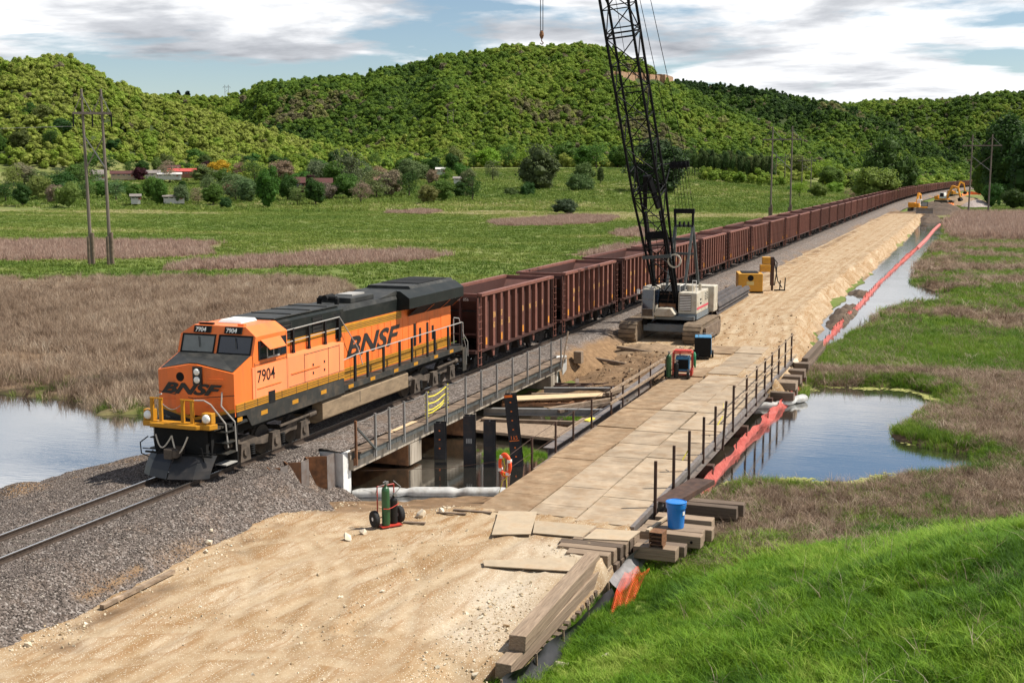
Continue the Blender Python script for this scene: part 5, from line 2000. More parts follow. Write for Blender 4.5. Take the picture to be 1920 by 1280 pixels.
# ---------------------------------------------------------------- hopper cars
M_car = mat('oxide_shaded', (.058, .023, .018), .62, var=.22, scale=1.2, dirt=(.055, .026, .020), dirt_amt=.45, bump=.08, objvar=.24)  # shade of the recessed side panels is put into this darker oxide
M_carl = mat('oxide_lit', (.165, .066, .048), .6, var=.2, scale=2, dirt=(.10, .040, .029), dirt_amt=.4, bump=.06, objvar=.24)  # same car paint made lighter, as sunlit ribs, chords and ladders
M_cari = mat('oxide_inside', (.115, .050, .040), .7, var=.25, scale=1.4, dirt=(.075, .042, .034), dirt_amt=.5, bump=.06, objvar=.1)
M_card = mat('car_underside', (.022, .018, .016), .85, var=.4, scale=3, bump=.1)
M_load = mat('taconite_load', (.10, .098, .095), .95, var=.35, scale=9, bump=.9)
M_ylbl = mat('car_lettering', (.62, .34, .12), .6, var=.25, scale=9, bump=0)
M_wlbl = mat('car_lettering_white', (.58, .50, .44), .6, var=.25, scale=9, bump=0)
M_orm = mat('car_orange_mark', (.62, .24, .03), .6, var=.2, scale=5, bump=0)
CP, CY0 = 13.55, 27.78 - 1.1
CM = {}


def car_meshes():
    R = range
    b = MB()
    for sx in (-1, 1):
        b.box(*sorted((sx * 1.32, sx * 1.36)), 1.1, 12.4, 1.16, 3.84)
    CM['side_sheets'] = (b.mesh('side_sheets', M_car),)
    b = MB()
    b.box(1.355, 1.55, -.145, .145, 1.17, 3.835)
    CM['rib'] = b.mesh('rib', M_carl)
    b = MB()
    for sx in (-1, 1):
        b.box(*sorted((sx * 1.31, sx * 1.585)), 1.08, 12.42, 3.84, 3.99)
    for y in (1.06, 12.28):
        b.box(-1.31, 1.31, y, y + .16, 3.80, 3.97)
    CM['top_chord'] = (b.mesh('top_chord', M_carl),)
    b = MB()
    for sx in (-1, 1):
        b.box(*sorted((sx * 1.30, sx * 1.57)), 1.1, 12.4, 1.04, 1.16)
    for y in (.55, 12.4):
        b.box(-1.42, 1.42, y, y + .6, 1.0, 1.16)
    CM['side_sill'] = (b.mesh('side_sill', M_car),)
    for s_, y0 in ((1, 1.14), (-1, 12.36)):
        b = MB()
        b.add([(-1.315, y0, 3.88), (1.315, y0, 3.88), (1.315, y0 + s_ * 2.9, 1.3), (-1.315, y0 + s_ * 2.9, 1.3)], [(0, 1, 2, 3)])
        CM['slope_sheet%d' % (s_ > 0)] = (b.mesh('slope_sheet', M_cari),)
    # heaped load
    nx, ny = 9, 30
    ys, xs = np.linspace(1.9, 11.6, ny), np.linspace(-1.31, 1.31, nx)
    for v in R(3):
        X, Y = np.meshgrid(xs, ys)
        Z = 2.88 + .62 * np.exp(-((Y - (4.0 + v * .4)) / 1.5) ** 2) * (1 - .35 * (X / 1.4) ** 2) + .66 * np.exp(-((Y - 9.4 + v * .3) / 1.6) ** 2) * (1 - .35 * (X / 1.4) ** 2) + fbm(X, Y, .8, 3, 700 + v) * .06
        CM['load%d' % v] = grid_mesh('load', xs, ys, Z, M_load)
    b = MB()
    b.box(-.22, .22, .45, 13.1, .72, 1.0)
    for y in (2.1, 11.45):
        b.box(-1.1, 1.1, y - .2, y + .2, .6, .95)
    for i in R(4):
        y = 3.9 + i * 1.92
        for sx in (-1, 1):
            b.prism([(y - .75, 1.05), (y + .75, 1.05), (y + .28, .42), (y - .28, .42)], 'x', *sorted((sx * .3, sx * 1.2)))
    CM['underframe'] = (b.mesh('underframe', M_card),)
    b = MB()
    for y in (0.05, 12.95):
        b.box(-.14, .14, y, y + .55, .74, .98)
    CM['coupler'] = (b.mesh('coupler', M_card),)
    b = MB()
    b.prism([(-.16, 0), (.16, 0), (.11, -.42), (-.08, -.42)], 'x', 1.40, 1.46)
    CM['gusset'] = b.mesh('gusset', M_carl)
    b = MB()
    for sx in (-1, 1):
        b.prism([(-1.1, .50), (-.7, .78), (.7, .78), (1.1, .50), (.75, .40), (.35, .30), (-.35, .30), (-.75, .40)], 'x', *sorted((sx * .95, sx * 1.08)))
        for k_ in (-.9, .9):
            b.lathe([(.46, 0), (.46, .03), (.42, .04), (.42, .12), (.15, .12)], (sx * .68 - .06, k_, .46), 'x', 18)
            b.box(*sorted((sx * 1.06, sx * 1.14)), k_ - .14, k_ + .14, .36, .58)
    for k_ in (-.9, .9):
        b.cyl((-.9, k_, .46), (.9, k_, .46), .07, 6)
    CM['truck'] = b.mesh('truck', M_card)
    b = MB()
    for dy in (0, .42):
        b.box(1.52, 1.56, dy - .025, dy + .025, .35, 3.80)
    for k_ in R(9):
        b.cyl((1.585, -.02, .45 + k_ * .36), (1.585, .44, .45 + k_ * .36), .016, 5)
    CM['ladder'] = b.mesh('ladder', M_carl)
    b = MB()
    for x in (-1.38, -.45, .45, 1.38):
        b.box(x - .06, x + .06, -.06, .06, 1.16, 3.80)
    b.box(-1.4, 1.4, -.04, .04, 1.9, 1.98)
    b.box(-1.4, 1.4, -.04, .04, 3.6, 3.80)
    CM['end_posts'] = b.mesh('end_posts', M_car)
    b = MB()
    b.box(1.55, 1.556, -.10, .10, 1.35, 1.72)
    CM['orange_mark'] = b.mesh('orange_mark', M_orm)
    for tx, key, sz, mt in (('BN', 'tBN', .42, M_ylbl), ('SF', 'tSF', .42, M_ylbl), ('60', 't60', .42, M_ylbl), ('00', 't00', .42, M_ylbl), ('56', 't56', .42, M_ylbl), ('B', 'tB', .42, M_ylbl), ('N', 'tN', .42, M_ylbl),
                            ('S', 'tS', .42, M_ylbl), ('F', 'tF', .42, M_ylbl)):
        CM[key] = text_mesh(tx, sz, extrude=.003, offset=.004, mat_=mt, sx=.55 if len(tx) == 2 else .8)
    CM['bnsf600'] = text_mesh('BNSF 600   056', .20, extrude=.003, mat_=M_wlbl)


car_meshes()
RIBS = [1.75 + i * 1.09 for i in range(10)]


def hopper(k, label):
    o = thing('hopper_car', label, 'hopper car', (0, CY0 + k * CP, 0), 0, 'hopper cars of the ore train')
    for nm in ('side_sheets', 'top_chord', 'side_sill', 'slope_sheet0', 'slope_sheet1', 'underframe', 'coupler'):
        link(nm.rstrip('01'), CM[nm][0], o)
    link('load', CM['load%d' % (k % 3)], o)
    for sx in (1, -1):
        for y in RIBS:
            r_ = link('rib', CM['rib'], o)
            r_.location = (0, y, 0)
            if sx < 0:
                r_.rotation_euler = (0, 0, math.pi)
        for y in (3.0, 5.1, 7.1, 9.2):
            r_ = link('gusset', CM['gusset'], o)
            r_.location = (0, y, 1.04)
            if sx < 0:
                r_.rotation_euler = (0, 0, math.pi)
    for y in (2.1, 11.45):
        link('truck', CM['truck'], o).location = (0, y, 0)
    for y in (.62, 12.46):
        link('ladder', CM['ladder'], o).location = (0, y, 0)
    for y in (1.0, 12.5):
        link('end_posts', CM['end_posts'], o).location = (0, y, 0)
    for i in (0, 9, 2, 5) if k < 3 else (0, 9):
        link('orange_mark', CM['orange_mark'], o).location = (0, RIBS[i], 0)
    if k < 4:
        T = [('tBN', 1, 2.62), ('tSF', 2, 2.62), ('t60', 1, 2.10), ('t00', 2, 2.10), ('t56', 3, 2.10)] if k == 0 else [('tBN', 1, 2.62), ('tSF', 2, 2.62), ('t60', 1, 2.10)]
        T += [('tB', 5, 2.5), ('tN', 6, 2.5), ('tS', 7, 2.5), ('tF', 8, 2.5)]
        for key, i, z in T:
            q = link('lettering', CM[key], o)
            q.matrix_local = Matrix.Translation((1.556, RIBS[i] - .13, z)) @ M_SIDE
        if k == 0:
            q = link('lettering', CM['bnsf600'], o)
            q.matrix_local = Matrix.Translation((-.35, .935, 3.62)) @ M_FRONT
    return o


ORD = ['first', 'second', 'third', 'fourth', 'fifth', 'sixth', 'seventh', 'eighth', 'ninth', 'tenth', 'eleventh', 'twelfth', 'thirteenth', 'fourteenth', 'fifteenth', 'sixteenth', 'seventeenth', 'eighteenth', 'nineteenth', 'twentieth',
       'twenty-first', 'twenty-second', 'twenty-third', 'twenty-fourth', 'twenty-fifth']
for k in range(9):
    lb = 'rust-brown ribbed steel hopper car, %s behind the locomotive' % ORD[k]
    hopper(k, lb)
# farther cars: too small to show their single parts


def join_car(v):
    b = MB()

    def addm(me, dy=0, rot=False, mi=0):
        vs = [(x.co.x, x.co.y, x.co.z) for x in me.vertices]
        if rot:
            vs = [(-x, -y, z) for x, y, z in vs]
        b.add([(x, y + dy, z) for x, y, z in vs], [tuple(p.vertices) for p in me.polygons], mi)
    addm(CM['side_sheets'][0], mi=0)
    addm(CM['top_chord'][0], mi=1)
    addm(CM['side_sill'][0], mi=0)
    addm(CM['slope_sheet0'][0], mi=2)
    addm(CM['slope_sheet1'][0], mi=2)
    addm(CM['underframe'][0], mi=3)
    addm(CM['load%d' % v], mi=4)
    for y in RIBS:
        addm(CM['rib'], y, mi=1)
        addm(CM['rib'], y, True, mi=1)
    for y in (2.1, 11.45):
        addm(CM['truck'], y, mi=3)
    for y in (.62, 12.46):
        addm(CM['ladder'], y, mi=1)
    for y in (1.0, 12.5):
        addm(CM['end_posts'], y, mi=0)
    return b.mesh('hopper_car', [M_car, M_carl, M_cari, M_card, M_load])


FAR = [join_car(v) for v in range(3)]
for k in range(9, 74):
    o = link('hopper_car', FAR[k % 3])
    yc = CY0 + k * CP
    o.location = (float(track_x(yc)), yc, 0)
    o.rotation_euler = (0, 0, -math.atan((float(track_x(yc + CP)) - float(track_x(yc))) / CP))
    lb = 'rust-brown ribbed steel hopper car, %s behind the locomotive' % ORD[k] if k < 25 else 'distant dark brown hopper car far back in the long ore train'
    tag(o, lb, 'hopper car', 'hopper cars of the ore train')
# ================================================================== BRIDGES, MACHINES AND SITE CLUTTER
M_conc = mat('concrete', (.40, .39, .37), .85, var=.18, scale=1.5, dirt=(.22, .20, .17), dirt_amt=.4, bump=.15)
M_concw = mat('concrete_pale', (.62, .62, .60), .8, var=.12, scale=1.2, dirt=(.40, .39, .37), dirt_amt=.4, bump=.1)
M_concst = mat('concrete_stained', (.30, .26, .21), .85, var=.3, scale=1.2, dirt=(.13, .10, .07), dirt_amt=.6, bump=.15, stretch=(1, 3, .35))
M_gsteel = mat('weathered_grey_steel', (.075, .082, .08), .6, .2, var=.25, scale=2, dirt=(.07, .06, .05), dirt_amt=.4, bump=.05)
M_galv = mat('galvanised', (.25, .245, .235), .5, .4, var=.15, scale=3, bump=.03)
M_rust = mat('rusty_steel', (.20, .095, .045), .8, .1, var=.35, scale=3, dirt=(.07, .04, .028), dirt_amt=.55, bump=.2)
M_rustd = mat('dark_rust', (.075, .045, .034), .75, .2, var=.35, scale=3, dirt=(.16, .075, .035), dirt_amt=.35, bump=.15)
M_steel = mat('dull_steel', (.21, .185, .17), .55, .45, var=.25, scale=2, dirt=(.14, .085, .055), dirt_amt=.45, bump=.08)
M_pileb = mat('black_pile', (.020, .020, .023), .5, .3, var=.3, scale=2, dirt=(.09, .05, .03), dirt_amt=.3, bump=.08)
M_opaint = mat('orange_paint', (.75, .16, .02), .6, var=.15, bump=0)
M_wood = mat('weathered_wood', (.27, .20, .14), .9, var=.38, scale=1.6, dirt=(.115, .078, .05), dirt_amt=.6, bump=.5, stretch=(2.2, 2.2, 5), objvar=.16)
M_woodd = mat('dark_timber', (.17, .125, .09), .9, var=.35, scale=2.5, dirt=(.08, .055, .04), dirt_amt=.5, bump=.4, objvar=.18)
M_ply = mat('site_plywood', (.37, .295, .205), .9, var=.18, scale=1.4, dirt=(.29, .19, .105), dirt_amt=.42, bump=.2, objvar=.10)
M_plyn = mat('new_plywood', (.55, .40, .24), .85, var=.12, scale=2, bump=.1)
M_ytape = mat('yellow_tape', (.70, .60, .06), .6, var=.1, bump=0)


def surf_px(x, y, fn, z=-.9):
    for _ in range(12):
        q = px_ground(x, y, z)
        z = float(fn(np.array([q[0]]), np.array([q[1]]))[0])
    return np.array([q[0], q[1], z])


# ---------------------------------------------------------------- railway bridge
B = thing('railway_bridge', 'concrete girder railway bridge with ballasted deck carrying the locomotive over the creek', 'bridge', (0, 10.6, 0))


def Q(name, m_, b, parent=None, **k):
    return b.build(name, m_, parent or B, **k)


xs, ys = np.arange(-2.9, 2.95, .14), np.arange(10.55, 36.3, .14)
X, Y = np.meshgrid(xs, ys)
Z = -.185 + fbm(X, Y, .5, 3, 92) * .03 - .05 * sstep(2.2, 2.9, np.abs(X))
struct('ballast_bed', grid_mesh('ballast_bed', xs, ys, Z, M_ballast, attrs={'soil': np.zeros_like(Z)}))
for i in range(14):
    b = MB()
    y0 = .45 + i * 1.79
    b.box(-3.0, 3.08 + (i % 2) * .012, y0, y0 + 1.77, -1.03, -.62)
    Q('girder_segment', M_concst, b)
b = MB()
b.box(-3.0, 2.97, .4, 25.5, -.618, -.335)
Q('ballast_trough', M_concst, b)
for i in range(8):
    b = MB()
    y0 = .55 + i * 3.12
    b.box(2.985, 3.30, y0, y0 + 3.08, -.60, -.375)
    Q('edge_beam', M_gsteel, b)
    b = MB()
    b.box(2.80, 3.36, y0, y0 + 3.10, -.37, -.31)
    Q('walkway_plank', M_woodd, b)
RP = [.12, 1.7, 2.9, 4.25, 6.45, 8.5, 10.65, 12.55, 14.55, 16.7, 18.9, 20.8, 22.7, 24.4]
for i, y in enumerate(RP):
    b = MB()
    b.box(3.33, 3.41, y - .04, y + .04, -.72, .95)
    b.box(3.30, 3.36, y - .1, y + .1, -.72, -.45)
    Q('rail_post', M_galv if i else M_rust, b)
b = MB()
for y0, y1 in zip(RP[:-1], RP[1:]):
    for z in (.90,):
        pts = [(3.37, y0 + (y1 - y0) * k / 5, z - .06 * math.sin(math.pi * k / 5)) for k in range(6)]
        b.tube(pts, .011, 5)
Q('rail_cable', M_galv, b)
b = MB()
b.bar((3.39, RP[1], -.45), (3.39, .2, .65), .07, .07)
Q('rail_brace', M_gsteel, b)
b = MB()
b.bar((3.4, 24.4, -.9), (3.4, 25.6, 1.15), .07, .07)
Q('rail_brace', M_wood, b)
for i, y in enumerate((5.3, 11.4, 23.4)):
    b = MB()
    b.box(-3.1, 3.02, y, y + 1.2, -1.95, -1.05)
    cap = Q('pier_cap', M_rust if i < 2 else M_concst, b)
    b = MB()
    b.box(3.02, 3.10, y + .05, y + 1.15, -1.93, -1.07)
    Q('cap_face', M_concst, b, parent=cap)
    for x in (-2.4, -.8, .8, 2.4):
        b = MB()
        b.cyl((x, y + .6, -3.2), (x, y + .6, -1.9), .3, 12)
        Q('pile', M_rustd, b, parent=cap)
for y, nm in ((0, 'near'), (25.2, 'far')):
    b = MB()
    b.box(1.75, 2.88, y, y + .62, -2.7, -.29)
    Q('abutment_block', M_concw, b, bevel=.015)
    b = MB()
    b.box(-3.1, 1.745, y + .03, y + .85, -2.7, -.40)
    Q('abutment_wall', M_conc, b)
b = MB()
b.box(1.78, 2.28, -.035, -.003, -2.3, -1.5)
Q('patch_panel', M_conc, b)
b = MB()
b.box(1.4, 3.0, 25.85, 26.6, -2.7, -.36)
Q('wing_wall', M_conc, b)
# yellow caution tape wound round two rail posts
tp = link('caution_tape', None)
tp.location = (3.37, 10.6 + 6.45, 0)
tag(tp, 'yellow caution tape tied between two posts of the bridge railing', 'tape')
for k, (za, zb) in enumerate(((.75, .85), (.45, .55), (.15, .3), (.0, .18))):
    b = MB()
    pts = [(random.uniform(-.02, .02) - .03 * k, 2.05 * i / 8, za + (zb - za) * i / 8 - .12 * math.sin(math.pi * i / 8)) for i in range(9)]
    for p_, q_ in zip(pts[:-1], pts[1:]):
        b.bar(p_, q_, .012, .05)
    b.build('tape_strand', M_ytape, tp)
for y in (0, 2.05):
    b = MB()
    for k in range(7):
        a = k * 1.3
        b.bar((-.06, y - .05, -.15 + k * .16), (.07, y + .06, -.05 + k * .16 + .05 * math.sin(a)), .015, .06)
    b.build('tape_wrap', M_ytape, tp)
b = MB()
b.add([(1.9, 0, 0), (2.9, -.1, 0), (2.95, 2.3, 0), (1.95, 2.35, 0), (1.9, 0, .02), (2.9, -.1, .02), (2.95, 2.3, .02), (1.95, 2.35, .02)], [(0, 3, 2, 1), (4, 5, 6, 7), (0, 1, 5, 4), (1, 2, 6, 5), (2, 3, 7, 6), (3, 0, 4, 7)])
o = b.build('plywood_sheet', M_plyn)
o.location = (0.1, 14.5, -.19)
o.rotation_euler = (0, .03, 0)
tag(o, 'clean plywood sheet lying on the bridge ballast by the yellow tape', 'plywood')

# ---------------------------------------------------------------- sheet piles beside the abutment
spt = [(1.62, 6.55), (1.98, 6.62), (2.02, 6.95), (1.72, 7.25), (2.12, 7.45), (2.14, 7.9), (1.82, 8.2), (2.30, 8.55), (2.32, 9.05), (1.98, 9.45), (2.62, 9.85), (2.66, 10.4)]
sp_ = thing('sheet_pile_wall', 'rusty corrugated steel sheet piles beside the pale bridge abutment', 'sheet piles', (2, 6.5, -2))
for i in range(len(spt) - 1):
    (xa, ya), (xb, yb) = spt[i], spt[i + 1]
    b = MB()
    zt = [-.02, -.02, .05, .0, .0, .06, -.02, -.02, -.05, -.06, -.06][i] - .18
    b.bar((xa - 2, ya - 6.5, (zt - 2.8) / 2 + 2), (xb - 2, yb - 6.5, (zt - 2.8) / 2 + 2), .03, zt + 2.8)
    b.build('sheet_pile', M_rust if i % 3 != 1 else M_steel, sp_)

# ---------------------------------------------------------------- H-piles standing in the creek
for i, (x, y, zt, lean, lb) in enumerate(((3.55, 18.0, -.50, 0, 'short black steel H-pile with orange paint marks close to the bridge'), (5.06, 17.6, -.02, .0, 'black steel H-pile with pale stencil, middle of the creek'),
                                          (5.86, 17.85, -.24, 0, 'plain black steel H-pile beside the stencilled one'), (7.2, 17.9, .98, -.10, 'tall leaning black steel H-pile with orange height marks'))):
    t_ = thing('steel_pile', lb, 'pile', (x, y, -3.2), 0, 'H-piles in the creek')
    t_.rotation_euler = (0, lean, .25)
    h = zt + 3.2
    b = MB()
    b.box(-.24, .24, -.20, -.17, 0, h)
    b.box(-.24, .24, .17, .20, 0, h)
    b.box(-.015, .015, -.17, .17, 0, h)
    b.build('pile_section', M_pileb, t_)
    if i in (0, 3):
        for k in range(7 if i == 3 else 3):
            b = MB()
            b.box(-.03, .03, -.206, -.203, h - .35 - k * .38, h - .30 - k * .38)
            b.build('height_mark', M_opaint, t_)
    if i == 3:
        b = MB()
        b.box(-.2, .2, -.207, -.203, h - 1.95, h - 1.92)
        b.box(-.235, .1, -.207, -.203, h - .12, h - .02)
        b.build('height_mark', M_opaint, t_)
        text('mark_number', '115', .22, (-.17, -.206, h - 1.88), M_FRONT, M_opaint, t_)
    if i == 1:
        b = MB()
        for k in range(3):
            b.box(-.12 + k * .09, -.06 + k * .09, -.206, -.203, h - 1.15, h - .95)
        b.build('stencil', M_galv, t_)

# ---------------------------------------------------------------- temporary trestle bridge
Tb = thing('trestle_bridge', 'low temporary trestle bridge decked with timber mats beside the railway bridge', 'trestle', (9.5, 7.2, PAD_Z))


def tq(name, m_, b, parent=None, **k):
    return b.build(name, m_, parent or Tb, **k)


cols = [(0.0, 1.70), (1.76, 3.40), (3.46, 5.28)]
M_ply0 = mat('muddy_plywood', (.27, .19, .115), .9, var=.32, scale=1.2, dirt=(.17, .10, .05), dirt_amt=.65, bump=.25, objvar=.08)
M_ply1 = mat('worn_plywood', (.315, .245, .17), .9, var=.28, scale=1.0, dirt=(.23, .145, .075), dirt_amt=.5, bump=.2, objvar=.12)
for ci, (x0, x1) in enumerate(cols):
    y = [0.0, .25, -.05][ci]
    while y < 38.5:
        if y < 18.3:
            ln = min([2.42, 3.1, 2.44, 1.25][random.randrange(4)], 18.45 - y)
            if 18.45 - y - ln < .8:
                ln = 18.45 - y
        else:
            ln = [2.42, 3.1, 2.44][random.randrange(3)]
        b = MB()
        dz = random.uniform(-.008, .008)
        jx = random.uniform(-.012, .012)
        b.box(x0 + jx, x1 + jx, y + .006, y + ln - .006, -.07, .0)
        p_ = tq('deck_sheet', (M_ply0, M_ply1, M_ply1)[ci], b)
        p_.location = (0, 0, dz + (.012 if y >= 18.4 else 0))
        p_.rotation_euler = (random.uniform(-.002, .002), 0, random.uniform(-.003, .003))
        # cross boards of the sheet, seen as shallow seams
        nb_ = int(ln / .30)
        for k in range(1, nb_):
            if random.random() < .22:
                b = MB()
                yy_ = y + ln * k / nb_
                b.box(x0 + jx + random.uniform(.0, .6), x1 + jx - random.uniform(.0, .7), yy_ - .005, yy_ + .005, -.002, .0025)
                s_ = b.build('seam', M_wood, p_)
        y += ln
for x in (.12, 1.5, 2.7, 3.9, 5.15):
    b = MB()
    b.box(x - .17, x + .17, .3, 29.4, -.115, -.08)
    b.box(x - .02, x + .02, .3, 29.4, -.62, -.115)
    b.box(x - .17, x + .17, .3, 29.4, -.655, -.62)
    tq('stringer', M_rustd if x < 5 else M_steel, b)
for y in (3.4, 11.5, 19.5, 27.0):
    b = MB()
    b.box(-.4, 5.6, y - .2, y + .2, -1.05, -.66)
    tq('cross_beam', M_rustd, b)
    for x in (.3, 2.6, 5.1):
        b = MB()
        b.cyl((x, y, -2.6), (x, y, -1.0), .2, 10)
        tq('pile', M_rustd, b)
b = MB()
b.box(5.29, 5.42, -.25, 36.5, -.16, .035)
tq('kerb_beam', M_steel, b)
b = MB()
b.box(-.10, -.012, 6.0, 36.5, -.30, -.02)
tq('kerb_beam', M_woodd, b)
PR = [(2.29, 5.40, 1.55), (4.95, 5.40, 1.5), (7.54, 5.38, 1.5), (10.25, 5.36, 1.5), (12.57, 5.36, 1.5), (14.3, 5.38, 1.75), (16.5, 5.38, 1.7), (20.1, 5.34, 1.6), (22.9, 5.34, 1.6), (25.5, 5.34, 1.6), (27.8, 5.34, 1.6), (30.4, 5.32, 1.6), (32.9, 5.32, 1.6), (35.4, 5.32, 1.65)]
for i, (y, x, h) in enumerate(PR):
    b = MB()
    b.box(x + .03, x + .11, y - .035, y + .035, -.35, h)
    b.box(x + .02, x + .025, y - .06, y + .06, -.35, h)
    p_ = tq('rail_post', M_rustd, b)
    if i == 5:
        p_.rotation_euler = (0, .06, 0)
b = MB()
for (ya, xa, ha), (yb, xb, hb) in zip(PR[6:-1], PR[7:]):
    for z in (.97, .55):
        b.bar((xa + .12, ya, ha * z), (xb + .12, yb, hb * z), .035, .06)
tq('side_rail', M_wood, b)
PL = [(6.1, 1.15), (8.9, 1.2), (11.2, 1.2), (13.8, 1.25), (16.9, 1.3), (18.9, 1.3), (21.9, 1.3), (24.2, 1.3), (27.6, 1.2), (31, 1.2)]
for y, h in PL:
    b = MB()
    b.box(-.20, -.13, y - .035, y + .035, -.6, h)
    tq('rail_post', M_rustd, b)
for z in (1.12, .55):
    b = MB()
    b.bar((-.10, 16.5, z), (-.10, 31.5, z), .05, .12)
    tq('side_rail', M_wood, b)
b = MB()
b.tube([(-.17, 3.2, .95), (-.17, 6.1, 1.1), (-.17, 8.9, 1.15), (-.17, 11.2, 1.15), (-.17, 16.9, 1.25)], .009, 5)
b.tube([(-.17, 3.2, .5), (-.17, 6.1, .55), (-.17, 16.9, .6)], .009, 5)
b.tube([(-.17, 3.2, .9), (-3, 4.5, .1), (-6.3, 4.2, -.2)], .008, 5)
tq('guard_cable', M_rustd, b)

# yellow ribbon ends knotted to the right rail posts
for y, lb in ((14.74, 'yellow ribbon knotted on a bare trestle post'), (21.4, 'yellow ribbon tied where the trestle handrail begins')):
    b = MB()
    b.bar((14.92, y, -.1), (14.75, y - .25, -.45), .012, .05)
    b.bar((14.92, y, .1), (14.86, y + .4, .35), .012, .05)
    o = b.build('ribbon', M_ytape)
    tag(o, lb, 'ribbon')
# ---------------------------------------------------------------- loose plywood, boards, timbers


def slab(name, label, cat, pts, z, th, m_, group=None, lift=0.):
    cx = sum(p[0] for p in pts) / len(pts)
    cy = sum(p[1] for p in pts) / len(pts)
    b = MB()
    b.prism([(x - cx, y - cy) for x, y in pts], 'z', 0, th)
    o = b.build(name, m_)
    o.location = (cx, cy, z)
    o.rotation_euler = (lift, 0, 0)
    return tag(o, label, cat, group)


def pxs(pts, z):
    return [tuple(px_ground(x, y, z)[:2]) for x, y in pts]


slab('plywood_sheet', 'square plywood sheet lying askew at the near end of the trestle', 'plywood', pxs([(935, 958), (1007, 960), (995, 1000), (922, 1001)], -.82), -.84, .03, M_ply, lift=.012)
slab('plywood_sheet', 'long plywood sheet half buried in the pale gravel of the pad', 'plywood', pxs([(905, 1050), (1082, 1044), (1072, 1070), (908, 1060)], -.85), -.875, .03, M_ply)
slab('plywood_sheet', 'narrow plywood sheet against the trestle end beside the askew square one', 'plywood', pxs([(1003, 975), (1118, 985), (1092, 1006), (999, 998)], -.83), -.86, .03, M_ply)
slab('plywood_sheet', 'plywood sheet on the timber cribbing at the trestle corner', 'plywood', pxs([(1118, 990), (1201, 994), (1178, 1012), (1094, 1008)], -.80), -.84, .03, M_ply)
b = MB()
b.bar((4.15, -4.55, .06), (4.17, -1.6, .06), .13, .10)
o = b.build('board', M_wood)
o.location = (0, 0, max(float(np.max(dirt_z(np.array([4.15, 4.16, 4.17]), np.array([-4.5, -3., -1.6])))), float(np.max(ballast_z(np.array([4.15, 4.16, 4.17]), np.array([-4.5, -3., -1.6]))))) + .03)
tag(o, 'long weathered board lying at the foot of the ballast', 'board')
for k, (x, y, ln, a, lb) in enumerate(((8.6, 6.4, .9, .1, 'short dark plank at the left corner of the trestle end'), (8.9, 6.9, 1.3, .05, 'thin plank end poking out under the trestle left corner'), (8.0, 5.0, .7, .1, 'broken plank in the dirt by the trestle corner'))):
    b = MB()
    b.bar((0, 0, 0), (ln, a, .01), .12, .04)
    o = b.build('plank', M_woodd)
    o.location = (x, y, float(dirt_z(np.array([x]), np.array([y]))[0]) + .03)
    tag(o, lb, 'plank')


M_tx = mat('timber_grain_x', (.29, .215, .15), .92, var=.45, scale=1.6, dirt=(.105, .07, .045), dirt_amt=.62, bump=.7, stretch=(.35, 5, 7), objvar=.2)
M_ty = mat('timber_grain_y', (.29, .215, .15), .92, var=.45, scale=1.6, dirt=(.105, .07, .045), dirt_amt=.62, bump=.7, stretch=(5, .35, 7), objvar=.2)
M_tdx = mat('dark_timber_x', (.15, .11, .08), .92, var=.45, scale=1.6, dirt=(.06, .042, .03), dirt_amt=.6, bump=.7, stretch=(.35, 5, 7), objvar=.2)


def timber(x0, x1, y0, y1, z0, z1, label, m_=None, rz=0., group='squared timbers'):
    cx, cy = (x0 + x1) / 2, (y0 + y1) / 2
    b = MB()
    b.box(x0 - cx, x1 - cx, y0 - cy, y1 - cy, 0, z1 - z0)
    # slightly worn corners
    b.v = [(x + random.uniform(-.012, .012), y + random.uniform(-.012, .012), z + random.uniform(-.010, .010)) for x, y, z in b.v]
    along_x = (x1 - x0) > (y1 - y0)
    o = b.build('timber', (M_tx if along_x else M_ty) if m_ is None else (M_tdx if m_ is M_woodd else m_), bevel=.025)
    if 'bolt hole' in label:
        bb = MB()
        bb.lathe([(.045, -.006), (.045, .004)], (x1 - cx - .28, y0 - cy - .004, (z1 - z0) * .5), 'y', 12)
        bb.build('bolt_hole', M_dark, o)
    o.location = (cx, cy, z0)
    o.rotation_euler = (0, 0, rz)
    o.rotation_euler = (0, 0, rz + random.uniform(-.022, .022))
    return tag(o, label, 'timber', group)


timber(14.42, 14.84, -2.95, 3.75, -1.14, -.76, 'long squared timber edging the gravel pad, top of two', rz=.012)
timber(14.46, 14.86, -3.75, 3.6, -1.53, -1.145, 'long squared timber edging the gravel pad, underneath the top one', rz=.010)
for k in range(13):
    y = -1.9 + k * .42
    timber(14.5 - .1, 14.98 + random.uniform(-.05, .06), y, y + random.uniform(.20, .28), -2.25, -1.56, 'upright timber end in the row under the pad edging', M_woodd, group='timber ends under the pad edging')
timber(13.7, 14.95, 3.85, 4.25, -1.25, -.86, 'squared timber with bolt hole at the pad corner, nearest the gravel edging')
timber(14.1, 14.98, 3.9, 4.3, -1.66, -1.27, 'squared timber below the one with the bolt hole at the pad corner')
timber(13.3, 15.02, 4.30, 4.66, -1.22, -.84, 'squared timber second from the gravel edging at the pad corner')
timber(13.2, 15.1, 4.70, 5.06, -1.22, -.85, 'squared timber third from the gravel edging at the pad corner', M_woodd)
timber(13.5, 15.16, 5.10, 5.46, -1.22, -.85, 'squared timber fourth from the gravel edging at the pad corner')
timber(13.5, 15.2, 5.50, 5.86, -1.22, -.855, 'squared timber fifth from the gravel edging, under the plywood', M_woodd)
timber(13.5, 15.22, 5.9, 6.5, -1.22, -.86, 'squared timber at the trestle corner, last before the deck')
